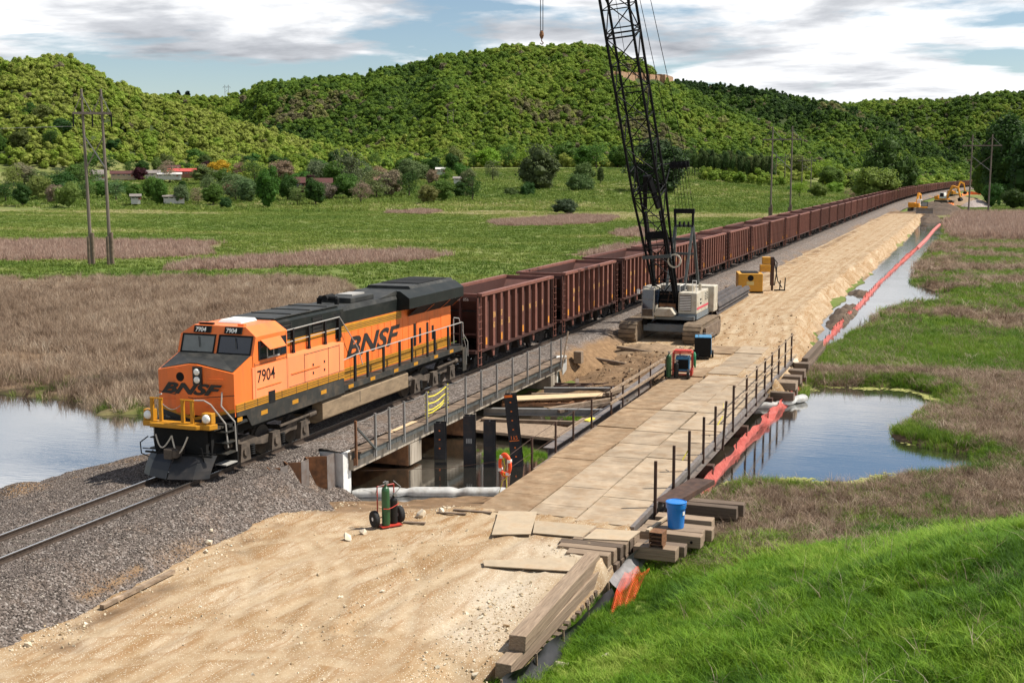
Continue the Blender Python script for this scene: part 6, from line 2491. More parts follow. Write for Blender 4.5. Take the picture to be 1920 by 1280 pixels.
for k in range(5):
    timber(14.5, 15.1 + k * .02, 4.35 + k * .45, 4.7 + k * .45, -2.2, -1.24, 'upright timber end under the corner cribbing', M_woodd, group='timber ends under the cribbing')
timber(15.25, 16.55, 5.55, 6.02, -1.40, -1.02, 'pale squared timber carrying the small stack of steel channels')
timber(15.2, 16.7, 6.06, 6.45, -1.40, -1.05, 'squared timber just behind the one with the steel channels', M_woodd)
timber(15.0, 17.0, 6.95, 7.40, -1.36, -.97, 'long squared timber in front of the blue drum, with a bolt hole')
timber(15.0, 16.95, 7.43, 7.85, -1.36, -.98, 'long squared timber right under the blue drum')
timber(15.0, 17.15, 7.89, 8.35, -1.38, -1.0, 'long squared timber under the back edge of the blue drum')
timber(15.1, 16.95, 8.9, 9.4, -1.40, -1.02, 'squared timber behind the blue drum')
timber(15.15, 16.8, 9.44, 9.8, -1.5, -1.12, 'lower squared timber behind the blue drum', M_woodd)
timber(15.5, 17.4, 10.75, 11.15, -1.45, -1.05, 'dark squared timber under the steel plates, nearer the drum', M_woodd)
timber(15.5, 17.55, 11.2, 11.65, -1.45, -1.04, 'dark squared timber under the steel plates, farther from the drum', M_woodd)
for k, (x0, y0, x1, y1, lb) in enumerate(((14.95, 10.1, 15.55, 13.4, 'rusty steel channel leaning across the dark timbers beside the trestle'), (15.3, 10.3, 15.95, 13.4, 'wide rusty steel channel across the dark timbers, over the red boom end'))):
    t_ = thing('steel_channel', lb, 'channel', (x0, y0, -.88), 0, 'steel channels on the timbers')
    b = MB()
    b.bar((0, 0, 0), (x1 - x0, y1 - y0, .06), .42, .03)
    b.build('web', M_rustd, t_)
    for s_ in (-1, 1):
        b = MB()
        b.bar((s_ * .2, 0, -.08), (x1 - x0 + s_ * .2, y1 - y0, -.02), .03, .15)
        b.build('flange', M_rustd, t_)
b = MB()
b.bar((15.35, 6.95, 0), (15.62, 8.6, .05), .11, .06)
o = b.build('plank', M_ply)
o.location = (0, 0, -.94)
tag(o, 'thin yellowish plank lying beside the blue drum', 'plank')
ch = thing('channel_stack', 'neat stack of four short rusty steel channels on a timber', 'channel stack', (15.95, 5.80, -1.02))
for k in range(4):
    t_ = MB()
    z = k * .12
    t_.box(-.2, .2, -.24, .24, z + .09, z + .105)
    t_.box(-.2, -.185, -.24, .24, z, z + .09)
    t_.box(.185, .2, -.24, .24, z, z + .09)
    o = t_.build('channel', M_rust, ch)
    o.rotation_euler = (0, 0, random.uniform(-.08, .08))
M_blue = mat('blue_plastic', (.012, .17, .52), .38, var=.08, scale=3, bump=.02, spec=.5)
dr_ = thing('plastic_drum', 'blue plastic drum with white lid label standing on the timbers', 'drum', (16.05, 7.75, -.985))
b = MB()
b.lathe([(.235, 0), (.25, .02), (.285, .62), (.285, .63), (.315, .64), (.32, .78), (.30, .80)], (0, 0, 0), 'z', 28)
b.build('drum_body', M_blue, dr_, smooth=False)
b = MB()
b.lathe([(.325, .80), (.33, .83), (.30, .845), (.29, .825), (.05, .83)], (0, 0, 0), 'z', 28)
b.build('lid', M_blue, dr_)
b = MB()
for k in range(4):
    a = -.55 + k * .09
    b.quad((.291 * math.cos(a), .291 * math.sin(a), .44), (.291 * math.cos(a + .09), .291 * math.sin(a + .09), .44), (.291 * math.cos(a + .09), .291 * math.sin(a + .09), .56), (.291 * math.cos(a), .291 * math.sin(a), .56))
b.build('paper_label', M_wht, dr_)
b = MB()
b.tube([(.33 * math.cos(a), .33 * math.sin(a), .72 - .16 * math.sin(max(0, a + .2))) for a in np.linspace(-.2, 2.9, 10)], .008, 5)
b.build('handle', M_galv, dr_)
# far end of the trestle
for k, (x0, x1, y0, y1, z0, lb) in enumerate(((14.9, 16.1, 34.6, 35.1, -1.75, 'squared timber lowest in the crib at the far trestle end'), (14.95, 16.0, 36.0, 37.1, -1.45, 'broad pale timber on the crib at the far trestle end'), (15.0, 15.95, 38.4, 39.2, -1.5, 'dark timber block second along the far crib'),
                                              (15.0, 15.9, 40.6, 41.4, -1.5, 'dark timber block third along the far crib'), (15.0, 15.85, 42.9, 43.7, -1.45, 'dark timber block at the end of the far crib, by the long beams'))):
    timber(x0, x1, y0, y1, z0, z0 + .42, lb, M_woodd if k != 1 else M_wood, group='timbers at the far trestle end')
for k in range(4):
    timber(15.5 - .1, 15.95, 35.3 + k * 1.9, 35.7 + k * 1.9, -2.1, -1.5, 'timber end beneath the far crib', M_woodd, group='timber ends beneath the far crib')
for k, (x, z) in enumerate(((15.35, -1.2), (15.62, -1.25), (15.45, -.9))):
    timber(x - .17, x + .17, 44.4, 52.5, z - .35, z - .02, 'long squared timber edging the haul road beyond the trestle, one of three', M_woodd, rz=.02, group='timbers edging the haul road')
for x, y, s_, lb in ((14.95, 43.4, .35, 'pale limestone boulder at the far trestle corner'), (8.25, 5.85, .20, 'pale stone block by the cylinder cart, bigger of two'), (8.65, 6.5, .14, 'small pale stone behind the bigger block by the cart'), (7.2, 2.85, .17, 'flat pale stone in the dirt in front of the cylinder cart'),
                     (7.35, 3.55, .14, 'second flat pale stone in the dirt in front of the cylinder cart'), (15.35, -1.75, .30, 'angular limestone rock at the foot of the grassy bank'), (16.5, -1.6, .15, 'small pale rock half hidden in the grass of the bank'),
                     (3.6, .95, .12, 'pale stone at the foot of the ballast, largest of the row'), (3.9, .4, .09, 'pale stone at the foot of the ballast beside the largest'), (3.3, 1.5, .09, 'pale stone high in the row at the ballast foot')):
    bm_ = bmesh.new()
    rg = random.Random(int(x * 100 + y * 31))
    for _ in range(16):
        bm_.verts.new(Vector((rg.gauss(0, 1), rg.gauss(0, 1), rg.gauss(0, .8))).normalized() * s_ * rg.uniform(.8, 1.2))
    bmesh.ops.convex_hull(bm_, input=bm_.verts)
    me = bpy.data.meshes.new('boulder')
    bm_.to_mesh(me)
    bm_.free()
    me.materials.append(mat('limestone_block', (.60, .52, .40), .95, var=.2, scale=5, dirt=(.40, .29, .17), dirt_amt=.4, bump=.4))
    o = link('boulder', me)
    zz_ = max(float(dirt_z(np.array([x]), np.array([y]))[0]), float(bank_z(np.array([x]), np.array([y]))[0]) if x > 15 and y < 10 else -9, float(ballast_z(np.array([x]), np.array([y]))[0]) if x < 5 else -9)
    o.location = (x, y, zz_ + s_ * .4)
    tag(o, lb, 'rock')

# ---------------------------------------------------------------- steel and timber lying between the bridges


def ibeam(name, label, p, q, h, wf, m_, group=None):
    p, q = Vector(p), Vector(q)
    t_ = thing(name, label, 'beam', tuple(p), 0, group)
    d = q - p
    b = MB()
    up = Vector((0, 0, 1))
    b.bar((0, 0, 0), tuple(d), .025, h - .04)
    b.build('web', m_, t_)
    for s_ in (-1, 1):
        b = MB()
        b.bar(tuple(up * s_ * (h / 2 - .012)), tuple(d + up * s_ * (h / 2 - .012)), wf, .03)
        b.build('flange', m_, t_)
    return t_


ibeam('steel_beam', 'long steel I-beam lying along the left side of the trestle', (8.75, 16.9, -1.28), (8.85, 27.4, -1.20), .62, .42, M_steel, 'steel beams by the trestle')
ibeam('steel_beam', 'steel I-beam continuing beyond the long one beside the trestle handrail', (8.62, 27.9, -1.12), (8.45, 38.0, -.95), .55, .36, M_steel, 'steel beams by the trestle')
ibeam('steel_beam', 'lower steel I-beam half hidden under the long one by the trestle', (9.05, 17.6, -1.78), (9.1, 27.0, -1.72), .45, .34, M_rustd, 'steel beams by the trestle')
ibeam('steel_beam', 'pale painted steel beam spanning the creek between the bridges', (2.5, 25.6, -1.5), (8.3, 26.7, -1.38), .32, .30, M_galv, 'steel beams across the creek')
ibeam('steel_beam', 'pale steel beam across the creek in front of the dug bank', (3.2, 32.6, -1.62), (7.9, 33.8, -1.55), .34, .3, M_galv, 'steel beams across the creek')
for k in range(4):
    y = 19.5 + k * 3.2
    b = MB()
    b.box(8.9, 9.6, y - .09, y + .09, -1.35, -1.2)
    o = b.build('cross_tie', M_rustd)
    tag(o, 'rusty steel cross piece between trestle and the long beam', 'cross piece', 'cross pieces under the trestle edge')


def frame_ladder(label, p, q, w_, n, m_):
    t_ = thing('ladder_frame', label, 'steel frame', tuple(p), 0, 'ladder frames over the creek')
    p, q = Vector(p), Vector(q)
    d = q - p
    s_ = Vector((-d.y, d.x, 0)).normalized() * w_
    for off in (Vector((0, 0, 0)), s_):
        b = MB()
        b.bar(tuple(off), tuple(off + d), .10, .14)
        b.build('side_member', m_, t_)
    for k in range(n):
        f = (k + .5) / n
        b = MB()
        b.bar(tuple(d * f), tuple(d * f + s_ + d.normalized() * .35), .10, .10)
        b.build('rung', m_, t_)


frame_ladder('rusty steel ladder frame over the creek beside the new plank', (2.8, 27.3, -1.5), (7.9, 29.1, -1.40), .85, 9, M_rust)
frame_ladder('steel ladder frame lying at the foot of the dug bank', (3.4, 33.6, -1.55), (8.2, 34.7, -1.5), .8, 7, M_rustd)
slab('plank', 'clean new plank laid along the rusty ladder frame', 'plank', pxs([(968, 742), (1131, 736), (1128, 742), (970, 750)], -1.2), -1.24, .05, M_plyn)
slab('work_platform', 'grey timber work platform floating low over the creek by the bridge', 'platform', pxs([(885, 780), (960, 787), (1072, 804), (1042, 824), (880, 806)], -1.75), -1.82, .12, M_wood)
for k in range(5):
    b = MB()
    b.box(-.10, .10, 0, 4.0, 0, .045)
    o = b.build('board', M_wood)
    o.location = (7.75 + k * .21, 20.9 + k * .12, -1.45 + random.uniform(0, .02))
    o.rotation_euler = (.02, 0, -.02)
    tag(o, 'grey board in the stack on the work platform end', 'board', 'boards stacked on the platform')
slab('rag', 'yellow cloth left on the long steel beam', 'cloth', [(8.6, 22.3), (8.85, 22.2), (8.95, 22.9), (8.7, 23.1)], -.94, .06, M_ytape)
for (x, y, z, ln, rz, lb) in ((4.5, 40.6, -1.25, 2.6, 1.45, 'dark log lying on the dug bank before the crane'), (5.2, 44.0, -.9, 2.3, 1.5, 'thin timber on the bank close to the crane tracks'), (4.1, 35.7, -1.75, 1.1, .3, 'short dark timber lying slanted at the foot of the dug bank')):
    b = MB()
    b.bar((0, -ln / 2, 0), (0, ln / 2, 0), .2, .16)
    o = b.build('log', M_woodd)
    o.location = (x, y, float(dirt_z(np.array([x]), np.array([y]))[0]) + .1)
    o.rotation_euler = (.1, 0, rz)
    tag(o, lb, 'log')
# brown block by the abutment
timber(3.15, 3.6, 38.0, 38.5, -.95, -.25, 'upright brown timber block beside the far abutment', M_wood)

# silt boom across the creek mouth
M_boom = mat('boom_fabric', (.40, .40, .385), .6, var=.25, scale=2.5, dirt=(.22, .19, .15), dirt_amt=.5, bump=.3)


def boom(name, label, pts, r, m_, seg=1.6):
    t_ = thing(name, label, 'boom', (pts[0][0], pts[0][1], 0))
    base = Vector((pts[0][0], pts[0][1], 0))
    P_ = []
    for a, b_ in zip(pts[:-1], pts[1:]):
        a, b_ = Vector(a), Vector(b_)
        n_ = max(1, int((b_ - a).length / .16))
        for i in range(n_):
            P_.append(a.lerp(b_, i / n_))
    P_.append(Vector(pts[-1]))
    mb = MB()
    ring = []
    n_ = 10
    s_ = 0
    for i, p_ in enumerate(P_):
        if i:
            s_ += (P_[i] - P_[i - 1]).length
        d = (P_[min(i + 1, len(P_) - 1)] - P_[max(i - 1, 0)]).normalized()
        a = d.cross(Vector((0, 0, 1))).normalized()
        u = s_ / seg
        rr = r * (.62 + .38 * min(1, abs(math.sin(math.pi * u)) * 2.4)) * (1 + .12 * float(fbm(np.array([s_]), np.array([0.]), .5, 2, 5)[0]))
        ring.append([p_ - base + a * rr * 1.15 * math.cos(2 * math.pi * k / n_) + Vector((0, 0, 1)) * rr * .8 * math.sin(2 * math.pi * k / n_) for k in range(n_)])
    vs = [v for rg_ in ring for v in rg_]
    fs = [(i * n_ + k, i * n_ + (k + 1) % n_, (i + 1) * n_ + (k + 1) % n_, (i + 1) * n_ + k) for i in range(len(ring) - 1) for k in range(n_)]
    mb.add(vs, fs)
    mb.build('float', m_, t_, smooth=True)
    return t_


boom('silt_boom', 'grey floating silt boom stretched across the creek by the abutment', [(2.95, 11.15, -1.95), (4.8, 12.0, -1.93), (6.6, 12.7, -1.95), (8.6, 13.4, -1.95), (9.6, 13.3, -1.9)], .24, M_boom, 2.0)
boom('silt_boom', 'crumpled grey silt boom at the water edge under the far trestle end', [(14.0, 33.6, -1.95), (15.2, 34.2, -1.93), (16.4, 36.4, -1.85)], .24, M_boom, 1.5)

# ---------------------------------------------------------------- red barrier along the ditch
m, t = newmat('red_barrier_net')
nz = t.noise(5, 5, .6)
k_ = t.ramp(nz, [(.3, (.50, .065, .05)), (.7, (.68, .17, .13))])
d_ = t.n('ShaderNodeBsdfPrincipled')
d_.inputs['Roughness'].default_value = .65
t.l(k_, d_.inputs['Base Color'])
tl = t.n('ShaderNodeBsdfTranslucent')
t.l(k_, tl.inputs['Color'])
tr_ = t.n('ShaderNodeBsdfTransparent')
m1 = t.n('ShaderNodeMixShader')
m1.inputs[0].default_value = .35
t.l(d_.outputs[0], m1.inputs[1])
t.l(tl.outputs[0], m1.inputs[2])
m2 = t.n('ShaderNodeMixShader')
m2.inputs[0].default_value = .15
t.l(m1.outputs[0], m2.inputs[1])
t.l(tr_.outputs[0], m2.inputs[2])
o_ = t.n('ShaderNodeOutputMaterial')
t.l(m2.outputs[0], o_.inputs['Surface'])
M_redn = m


def fence_ribbon(name, label, cat, base, h, mats, step=.35, seed=3, stake=2.6, stake_m=None, fold=.16):
    P_ = []
    for a, b_ in zip(base[:-1], base[1:]):
        a, b_ = Vector(a), Vector(b_)
        n_ = max(1, int((b_ - a).length / step))
        for i in range(n_):
            P_.append(a.lerp(b_, i / n_))
    P_.append(Vector(base[-1]))
    o0 = P_[0].copy()
    t_ = thing(name, label, cat, tuple(o0))
    rows = 6
    vs, fs = [], []
    S = np.arange(len(P_)) * step
    n1 = fbm(S, S * 0, 1.6, 3, seed)
    n2 = fbm(S, S * 0 + 9, 5., 2, seed + 1)
    for i, p_ in enumerate(P_):
        d = (P_[min(i + 1, len(P_) - 1)] - P_[max(i - 1, 0)]).normalized()
        a = Vector((d.y, -d.x, 0)).normalized()
        hh_ = h * (1 + .30 * n1[i] + .40 * n2[i])
        for r in range(rows):
            f = r / (rows - 1)
            bulge = fold * math.sin(f * 5 + n1[i] * 5) * (.6 + n2[i]) + .25 * h * (1 - f) ** 2
            vs.append(p_ - o0 + a * bulge + Vector((0, 0, hh_ * f)))
    for i in range(len(P_) - 1):
        for r in range(rows - 1):
            fs.append((i * rows + r, (i + 1) * rows + r, (i + 1) * rows + r + 1, i * rows + r + 1))
    b = MB()
    b.add(vs, fs)
    b.build('fabric', mats, t_, smooth=True)
    acc = 0
    for i in range(1, len(P_)):
        acc += (P_[i] - P_[i - 1]).length
        if stake and acc > stake:
            acc = 0
            b = MB()
            q = P_[i] - o0
            b.bar((q.x - .03, q.y, q.z - .4), (q.x + random.uniform(-.06, .02), q.y, q.z + h * 1.25), .045)
            b.build('stake', stake_m or M_woodd, t_)
    return t_


bpx = [(1314, 925), (1340, 893), (1400, 826), (1450, 779), (1500, 733), (1522, 706), (1532, 672), (1548, 640), (1580, 605), (1610, 575), (1650, 530), (1690, 492), (1720, 465)]
base = [(*px_ground(x, y, -2.02)[:2], -2.12) for x, y in bpx]
fence_ribbon('barrier_fence', 'sagging red plastic barrier running along the water beside trestle and road', 'barrier', base, .45, M_redn, .3, 3, 2.4, M_rustd, .12)
bpx = [(1720, 465), (1738, 447), (1750, 432), (1762, 421)]
boom('silt_boom', 'red and white silt boom at the far end of the ditch', [(*px_ground(x, y, -2.0)[:2], -1.95) for x, y in bpx], .26, mat('boom_red', (.50, .14, .12), .6, var=.25, scale=1.), 3)

# orange safety net and black silt fence at the near right corner
M_net = mat('orange_net', (.80, .085, .025), .55, var=.12, scale=6, bump=0)
nt_ = thing('safety_net', 'crumpled orange plastic safety net draped at the corner of the timber cribbing', 'safety net', (15.55, 2.2, -2.0))


def net_pt(u, v):
    """u along, v up"""
    A, B_, C_, D_ = [Vector(p_) for p_ in ((15.55, 1.75, -2.05), (16.05, 2.1, -2.0), (15.85, 5.2, -1.55), (15.42, 4.0, -1.35))]
    p_ = A.lerp(B_, u) * (1 - v) + D_.lerp(C_, u) * v
    w = .10 * math.sin(u * 11 + v * 3) + .08 * math.sin(v * 9 - u * 4)
    return p_ + Vector((w * .4, -w * .3, w + .35 * math.sin(math.pi * min(1, v * 1.1)) * .5)) - Vector((15.55, 2.2, -2.0))


nu, nv_ = 13, 44
b = MB()
for i in range(nu + 1):
    for j in range(nv_):
        p_, q_ = net_pt(i / nu, j / nv_), net_pt(i / nu, (j + 1) / nv_)
        s_ = (net_pt(min(1, i / nu + .01), j / nv_) - net_pt(max(0, i / nu - .01), j / nv_)).normalized() * .0075
        b.add([p_ - s_, p_ + s_, q_ + s_, q_ - s_], [(0, 1, 2, 3)])
o = b.build('long_strands', M_net, nt_)
b = MB()
for j in range(nv_ + 1):
    for i in range(nu):
        p_, q_ = net_pt(i / nu, j / nv_), net_pt((i + 1) / nu, j / nv_)
        s_ = (net_pt(i / nu, min(1, j / nv_ + .01)) - net_pt(i / nu, max(0, j / nv_ - .01))).normalized() * .0075
        b.add([p_ - s_, p_ + s_, q_ + s_, q_ - s_], [(0, 1, 2, 3)])
b.build('cross_strands', M_net, nt_)
M_silt = mat('silt_fabric', (.022, .022, .024), .5, var=.3, scale=3, bump=.2)
M_siltg = mat('silt_fabric_grey', (.22, .21, .21), .5, var=.25, scale=3, bump=.2)
fence_ribbon('silt_fence', 'sagging black silt fence along the foot of the grassy bank', 'silt fence', [(14.6, -8, -1.75), (14.85, -5, -1.85), (15.12, -2.6, -1.9), (15.2, -.6, -1.95), (15.25, 1.5, -1.95), (15.3, 3.2, -1.95)], .5, M_silt, .2, 8, 1.7, M_wood, .14)
fence_ribbon('silt_fabric', 'twisted grey silt fabric hanging between black fence and timber cribbing', 'fabric', [(15.32, 3.2, -1.85), (15.3, 4.7, -1.75), (15.4, 6.0, -1.6), (15.6, 6.9, -1.55)], .52, M_siltg, .16, 11, 0, None, .2)

# ---------------------------------------------------------------- life ring on its post
lr = thing('life_ring', 'orange life ring hung on a short post at the trestle edge', 'life ring', (9.42, 10.4, PAD_Z))
b = MB()
b.box(-.03, .03, -.03, .03, -.4, 1.15)
b.build('post', M_wood, lr)
b = MB()
n_, k2 = 28, 10
vs = []
for i in range(n_):
    a = 2 * math.pi * i / n_
    for j in range(k2):
        c = 2 * math.pi * j / k2
        rr = .31 + .085 * math.cos(c)
        vs.append((rr * math.cos(a) * .72 - .02, -.10 + .075 * math.sin(c) + rr * math.cos(a) * -.25, .78 + rr * math.sin(a) * 1.12))
b.add(vs, [(i * k2 + j, ((i + 1) % n_) * k2 + j, ((i + 1) % n_) * k2 + (j + 1) % k2, i * k2 + (j + 1) % k2) for i in range(n_) for j in range(k2)])
b.build('ring', mat('ring_orange', (.85, .09, .025), .45, var=.08, bump=0), lr, smooth=True)
for a in (.5, 2.2, 3.7, 5.3):
    b = MB()
    c_ = Vector((.31 * math.cos(a) * .72 - .02, -.10 + .31 * math.cos(a) * -.25, .78 + .31 * math.sin(a) * 1.12))
    b.box(c_.x - .055, c_.x + .055, c_.y - .09, c_.y + .09, c_.z - .05, c_.z + .05)
    b.build('reflector_band', M_wht, lr)
b = MB()
b.tube([(-.05, -.18, 1.05), (.02, -.2, .75), (-.05, -.2, .45), (.1, -.18, .38), (-.1, -.15, .2), (-.25, -.1, -.25), (-.4, 0, -.6)], .013, 5)
b.tube([(.02, -.12, .5), (.05, -.12, .1), (.03, -.1, -.2)], .013, 5)
b.build('rope', M_ytape, lr)

# ---------------------------------------------------------------- gas cylinder cart
M_cylg = mat('cylinder_green', (.022, .085, .030), .4, var=.15, scale=3, dirt=(.10, .085, .05), dirt_amt=.2, bump=.03, spec=.5)
M_red = mat('red_frame', (.42, .035, .022), .5, var=.15, scale=4, dirt=(.2, .08, .05), dirt_amt=.3, bump=.03)
M_cylb = mat('cylinder_black', (.014, .014, .015), .4, var=.2, bump=.03)


def gas_cyl(parent, x, y, h, r, m_, z=.05):
    b = MB()
    b.lathe([(r * .9, 0), (r, .03), (r, h * .84), (r * .82, h * .9), (r * .35, h * .94), (r * .3, h)], (x, y, z), 'z', 18)
    c = b.build('gas_cylinder', m_, parent)
    b = MB()
    b.cyl((x, y, z + h), (x, y, z + h + .09), .03, 8)
    b.cyl((x - .08, y, z + h + .05), (x + .1, y, z + h + .05), .022, 8)
    b.cyl((x + .02, y - .09, z + h + .03), (x + .02, y - .05, z + h + .03), .05, 12)
    b.build('valve', M_galv, c)
    return c


def wheel(parent, x, y, r, w_, rim):
    b = MB()
    b.lathe([(r * .62, -w_ * .5), (r * .94, -w_ * .5), (r, -w_ * .3), (r, w_ * .3), (r * .94, w_ * .5), (r * .62, w_ * .5)], (x, y, r), 'x', 24)
    t_ = b.build('tyre', M_rub, parent)
    b = MB()
    b.lathe([(r * .1, -w_ * .55), (r * .45, -w_ * .42), (r * .63, -w_ * .48), (r * .63, w_ * .48), (r * .45, w_ * .42), (r * .1, w_ * .55)], (x, y, r), 'x', 20)
    b.build('rim', rim, t_)
    return t_


q = surf_px(725, 987, dirt_z)
ct = thing('cylinder_cart', 'two-wheeled red cart with a green and a black gas cylinder on the dirt', 'gas cart', tuple(q), .91)
gas_cyl(ct, -.02, .0, 1.32, .125, M_cylg)
gas_cyl(ct, .30, .10, .88, .12, M_cylb)
wheel(ct, -.33, .16, .26, .15, M_wht)
wheel(ct, .58, .26, .26, .15, M_wht)
b = MB()
b.box(-.22, .48, -.16, .26, .02, .05)
b.tube([(-.2, .22, .05), (-.2, .22, 1.25), (.4, .28, 1.25), (.4, .28, .05)], .02, 6)
b.bar((-.33, .18, .26), (.58, .26, .26), .03)
b.build('cart_frame', M_red, ct)
b = MB()
b.tube([(-.16, -.12, .62), (.0, -.16, .6), (.15, -.12, .62), (.3, -.08, .66), (.44, .02, .68)], .014, 5)
b.build('strap', M_red, ct)
b = MB()
b.tube([(.02, -.06, 1.38), (-.3, -.05, 1.32), (-.36, 0, 1.1), (-.25, .1, .9)], .013, 5)
b.tube([(.3, .05, .98), (.5, 0, 1.2), (.3, .1, 1.4)], .013, 5)
b.build('hose', M_galv, ct)

# ---------------------------------------------------------------- welding machines on the trestle
M_wblue = mat('welder_blue', (.05, .20, .36), .45, var=.12, scale=3, dirt=(.12, .16, .18), dirt_amt=.3, bump=.03)
wd = thing('welder_cart', 'red-framed welding cart with green cylinder and coiled hose on the trestle', 'welder', (10.05, 34.9, PAD_Z + .01), .15)
gas_cyl(wd, -.55, -.25, 1.3, .135, M_cylg)
gas_cyl(wd, -.15, -.28, .85, .125, M_cylb)
b = MB()
for x, y in ((-.35, -.1), (.65, -.1), (-.35, .8), (.65, .8)):
    b.bar((x, y, .15), (x, y, 1.35), .06)
for z in (.2, 1.33):
    b.bar((-.35, -.1, z), (.65, -.1, z), .06)
    b.bar((-.35, .8, z), (.65, .8, z), .06)
    b.bar((-.35, -.1, z), (-.35, .8, z), .06)
    b.bar((.65, -.1, z), (.65, .8, z), .06)
b.box(.55, .69, -.2, .85, .15, .42)
b.build('frame', M_red, wd)
b = MB()
b.box(-.22, .52, .0, .7, .35, 1.12)
b.build('power_source', M_wblue, wd, bevel=.03)
b = MB()
b.box(-.16, .46, -.006, -.001, .45, .98)
b.build('front_panel', M_dark, wd)
wheel(wd, .48, -.3, .26, .14, M_wht)
wheel(wd, -.72, .1, .26, .14, M_wht)
b = MB()
for k in range(7):
    pts = [(.75 + .03 * math.sin(k), .15 + .23 * math.cos(a), 1.02 + .36 * math.sin(a)) for a in np.linspace(0, 6.28, 15)]
    b.tube([(x + k * .015, y, z - k * .02) for x, y, z in pts], .02, 5)
b.build('coiled_hose', mat('hose_green', (.03, .20, .09), .5, var=.1, bump=0), wd)
b = MB()
b.box(-.30, .6, .05, .7, 1.36, 1.44)
b.build('cable_tray', M_red, wd)
w2 = thing('welding_generator', 'blue and black wheeled welding generator at the far end of the trestle', 'generator', (10.0, 41.6, PAD_Z + .03), .2)
b = MB()
b.box(-.55, .42, -.1, 1.05, .28, 1.32)
b.build('housing', M_wblue, w2, bevel=.04)
b = MB()
b.box(-.56, .40, -.115, -.105, .24, 1.28)
b.build('front_panel', M_dark, w2)
b = MB()
b.box(-.5, .40, -.06, 1.0, .14, .28)
b.box(.425, .432, .1, .9, .4, .62)
b.build('undercarriage', M_dark, w2)
b = MB()
b.box(.423, .43, .2, .8, .7, 1.1)
b.build('side_panel', M_wht, w2)
for x, y in ((.5, .85), (-.6, .85), (-.35, .0)):
    wheel(w2, x, y, .22, .12, M_wht)
b = MB()
b.tube([(-.3, -.1, 1.3), (-.35, -.1, 1.5), (0, -.1, 1.55), (.3, .2, 1.45), (.5, .5, 1.5), (.62, .7, 1.3), (.55, .9, 1.0)], .02, 5)
b.build('cable_loop', M_galv, w2)

# ---------------------------------------------------------------- crawler crane
M_crw = mat('crane_cream', (.48, .44, .36), .5, var=.15, scale=1.5, dirt=(.24, .17, .10), dirt_amt=.5, bump=.05)
M_crt = mat('crane_track', (.17, .125, .085), .9, var=.35, scale=2.5, dirt=(.33, .24, .14), dirt_amt=.4, bump=.4)
M_crk = mat('crane_black', (.007, .007, .008), .65, var=.25, scale=2, dirt=(.03, .024, .018), dirt_amt=.2, bump=.03, spec=.12)
M_crg = mat('crane_grey', (.16, .185, .20), .55, var=.2, scale=2, dirt=(.13, .10, .07), dirt_amt=.4, bump=.05)
C = thing('crawler_crane', 'cream crawler crane with black lattice boom standing beside the hopper cars', 'crane', (5.9, 50.5, PAD_Z))


def cq(name, m_, b, parent=None, **k):
    return b.build(name, m_, parent or C, **k)


for sx, x0 in ((-1, -2.65), (1, 1.55)):
    x1 = x0 + 1.15
    prof = []
    for k in range(9):
        a = math.pi * (.5 + k / 8)
        prof.append((-2.6 + .58 * math.cos(a), .62 + .58 * math.sin(a)))
    for k in range(9):
        a = math.pi * (-.5 + k / 8)
        prof.append((2.9 + .58 * math.cos(a), .62 + .58 * math.sin(a)))
    b = MB()
    b.prism(prof, 'x', x0 + .06, x1 - .06)
    cr = cq('crawler', M_crt, b)
    # shoes round the whole loop
    L_ = []
    for k in range(len(prof)):
        L_.append((Vector((0, *prof[k])), Vector((0, *prof[(k + 1) % len(prof)]))))
    per = sum((q_ - p_).length for p_, q_ in L_)
    nsh = 54
    b = MB()
    acc, ki = 0., 0
    for i in range(nsh):
        s_ = per * i / nsh
        ki, acc = 0, 0.
        while ki < len(L_) - 1 and acc + (L_[ki][1] - L_[ki][0]).length < s_:
            acc += (L_[ki][1] - L_[ki][0]).length
            ki += 1
        p_, q_ = L_[ki]
        d = (q_ - p_).normalized()
        c_ = p_ + d * (s_ - acc)
        nrm = Vector((0, d.z, -d.y))
        if nrm.dot(c_ - Vector((0, .15, .62))) < 0:
            nrm = -nrm
        c_ = c_ + nrm * .03
        b.bar((x0, *(c_ - d * .11).yz), (x0, *(c_ + d * .11).yz), .001)
        o0 = len(b.v) - 8
        hw = per / nsh * .42
        vs = []
        for xx_ in (x0, x1):
            for sd_ in (-1, 1):
                for hh_ in (0, .07):
                    vv = c_ + d * sd_ * hw + nrm * hh_
                    vs.append((xx_, vv.y, vv.z))
        del b.v[o0:], b.f[-6:], b.m[-6:]
        b.add(vs, [(0, 1, 3, 2), (4, 6, 7, 5), (0, 4, 5, 1), (2, 3, 7, 6), (1, 5, 7, 3), (0, 2, 6, 4)])
    o = cq('track_shoes', M_crt, b, parent=cr)
    o['kind'] = 'stuff'
    b = MB()
    b.box(*((x1 + .01, x1 + .16) if sx > 0 else (x0 - .16, x0 - .01)), -2.2, 2.6, .22, 1.0)
    cq('side_frame', M_woodd if sx > 0 else M_crg, b, parent=cr)
b = MB()
b.box(-1.5, 1.55, -1.3, 1.6, .55, 1.05)
b.box(-2.2, 2.0, -.9, -.5, .6, .95)
b.box(-2.2, 2.0, .9, 1.3, .6, .95)
cq('car_body', M_crg, b, bevel=.04)
b = MB()
b.cyl((0, .2, 1.05), (0, .2, 1.38), 1.05, 24)
cq('slew_ring', M_crk, b)
b = MB()
b.box(-1.45, 1.9, -1.5, 4.2, 1.38, 1.62)
cq('upper_frame', M_crg, b)
b = MB()
b.prism([(-.55, 1.62), (.6, 1.62), (.75, 1.75), (.45, 2.15), (-.4, 2.15), (-.7, 1.75)], 'y', -1.95, -1.0)
cq('front_housing', M_crw, b, bevel=.04)
b = MB()
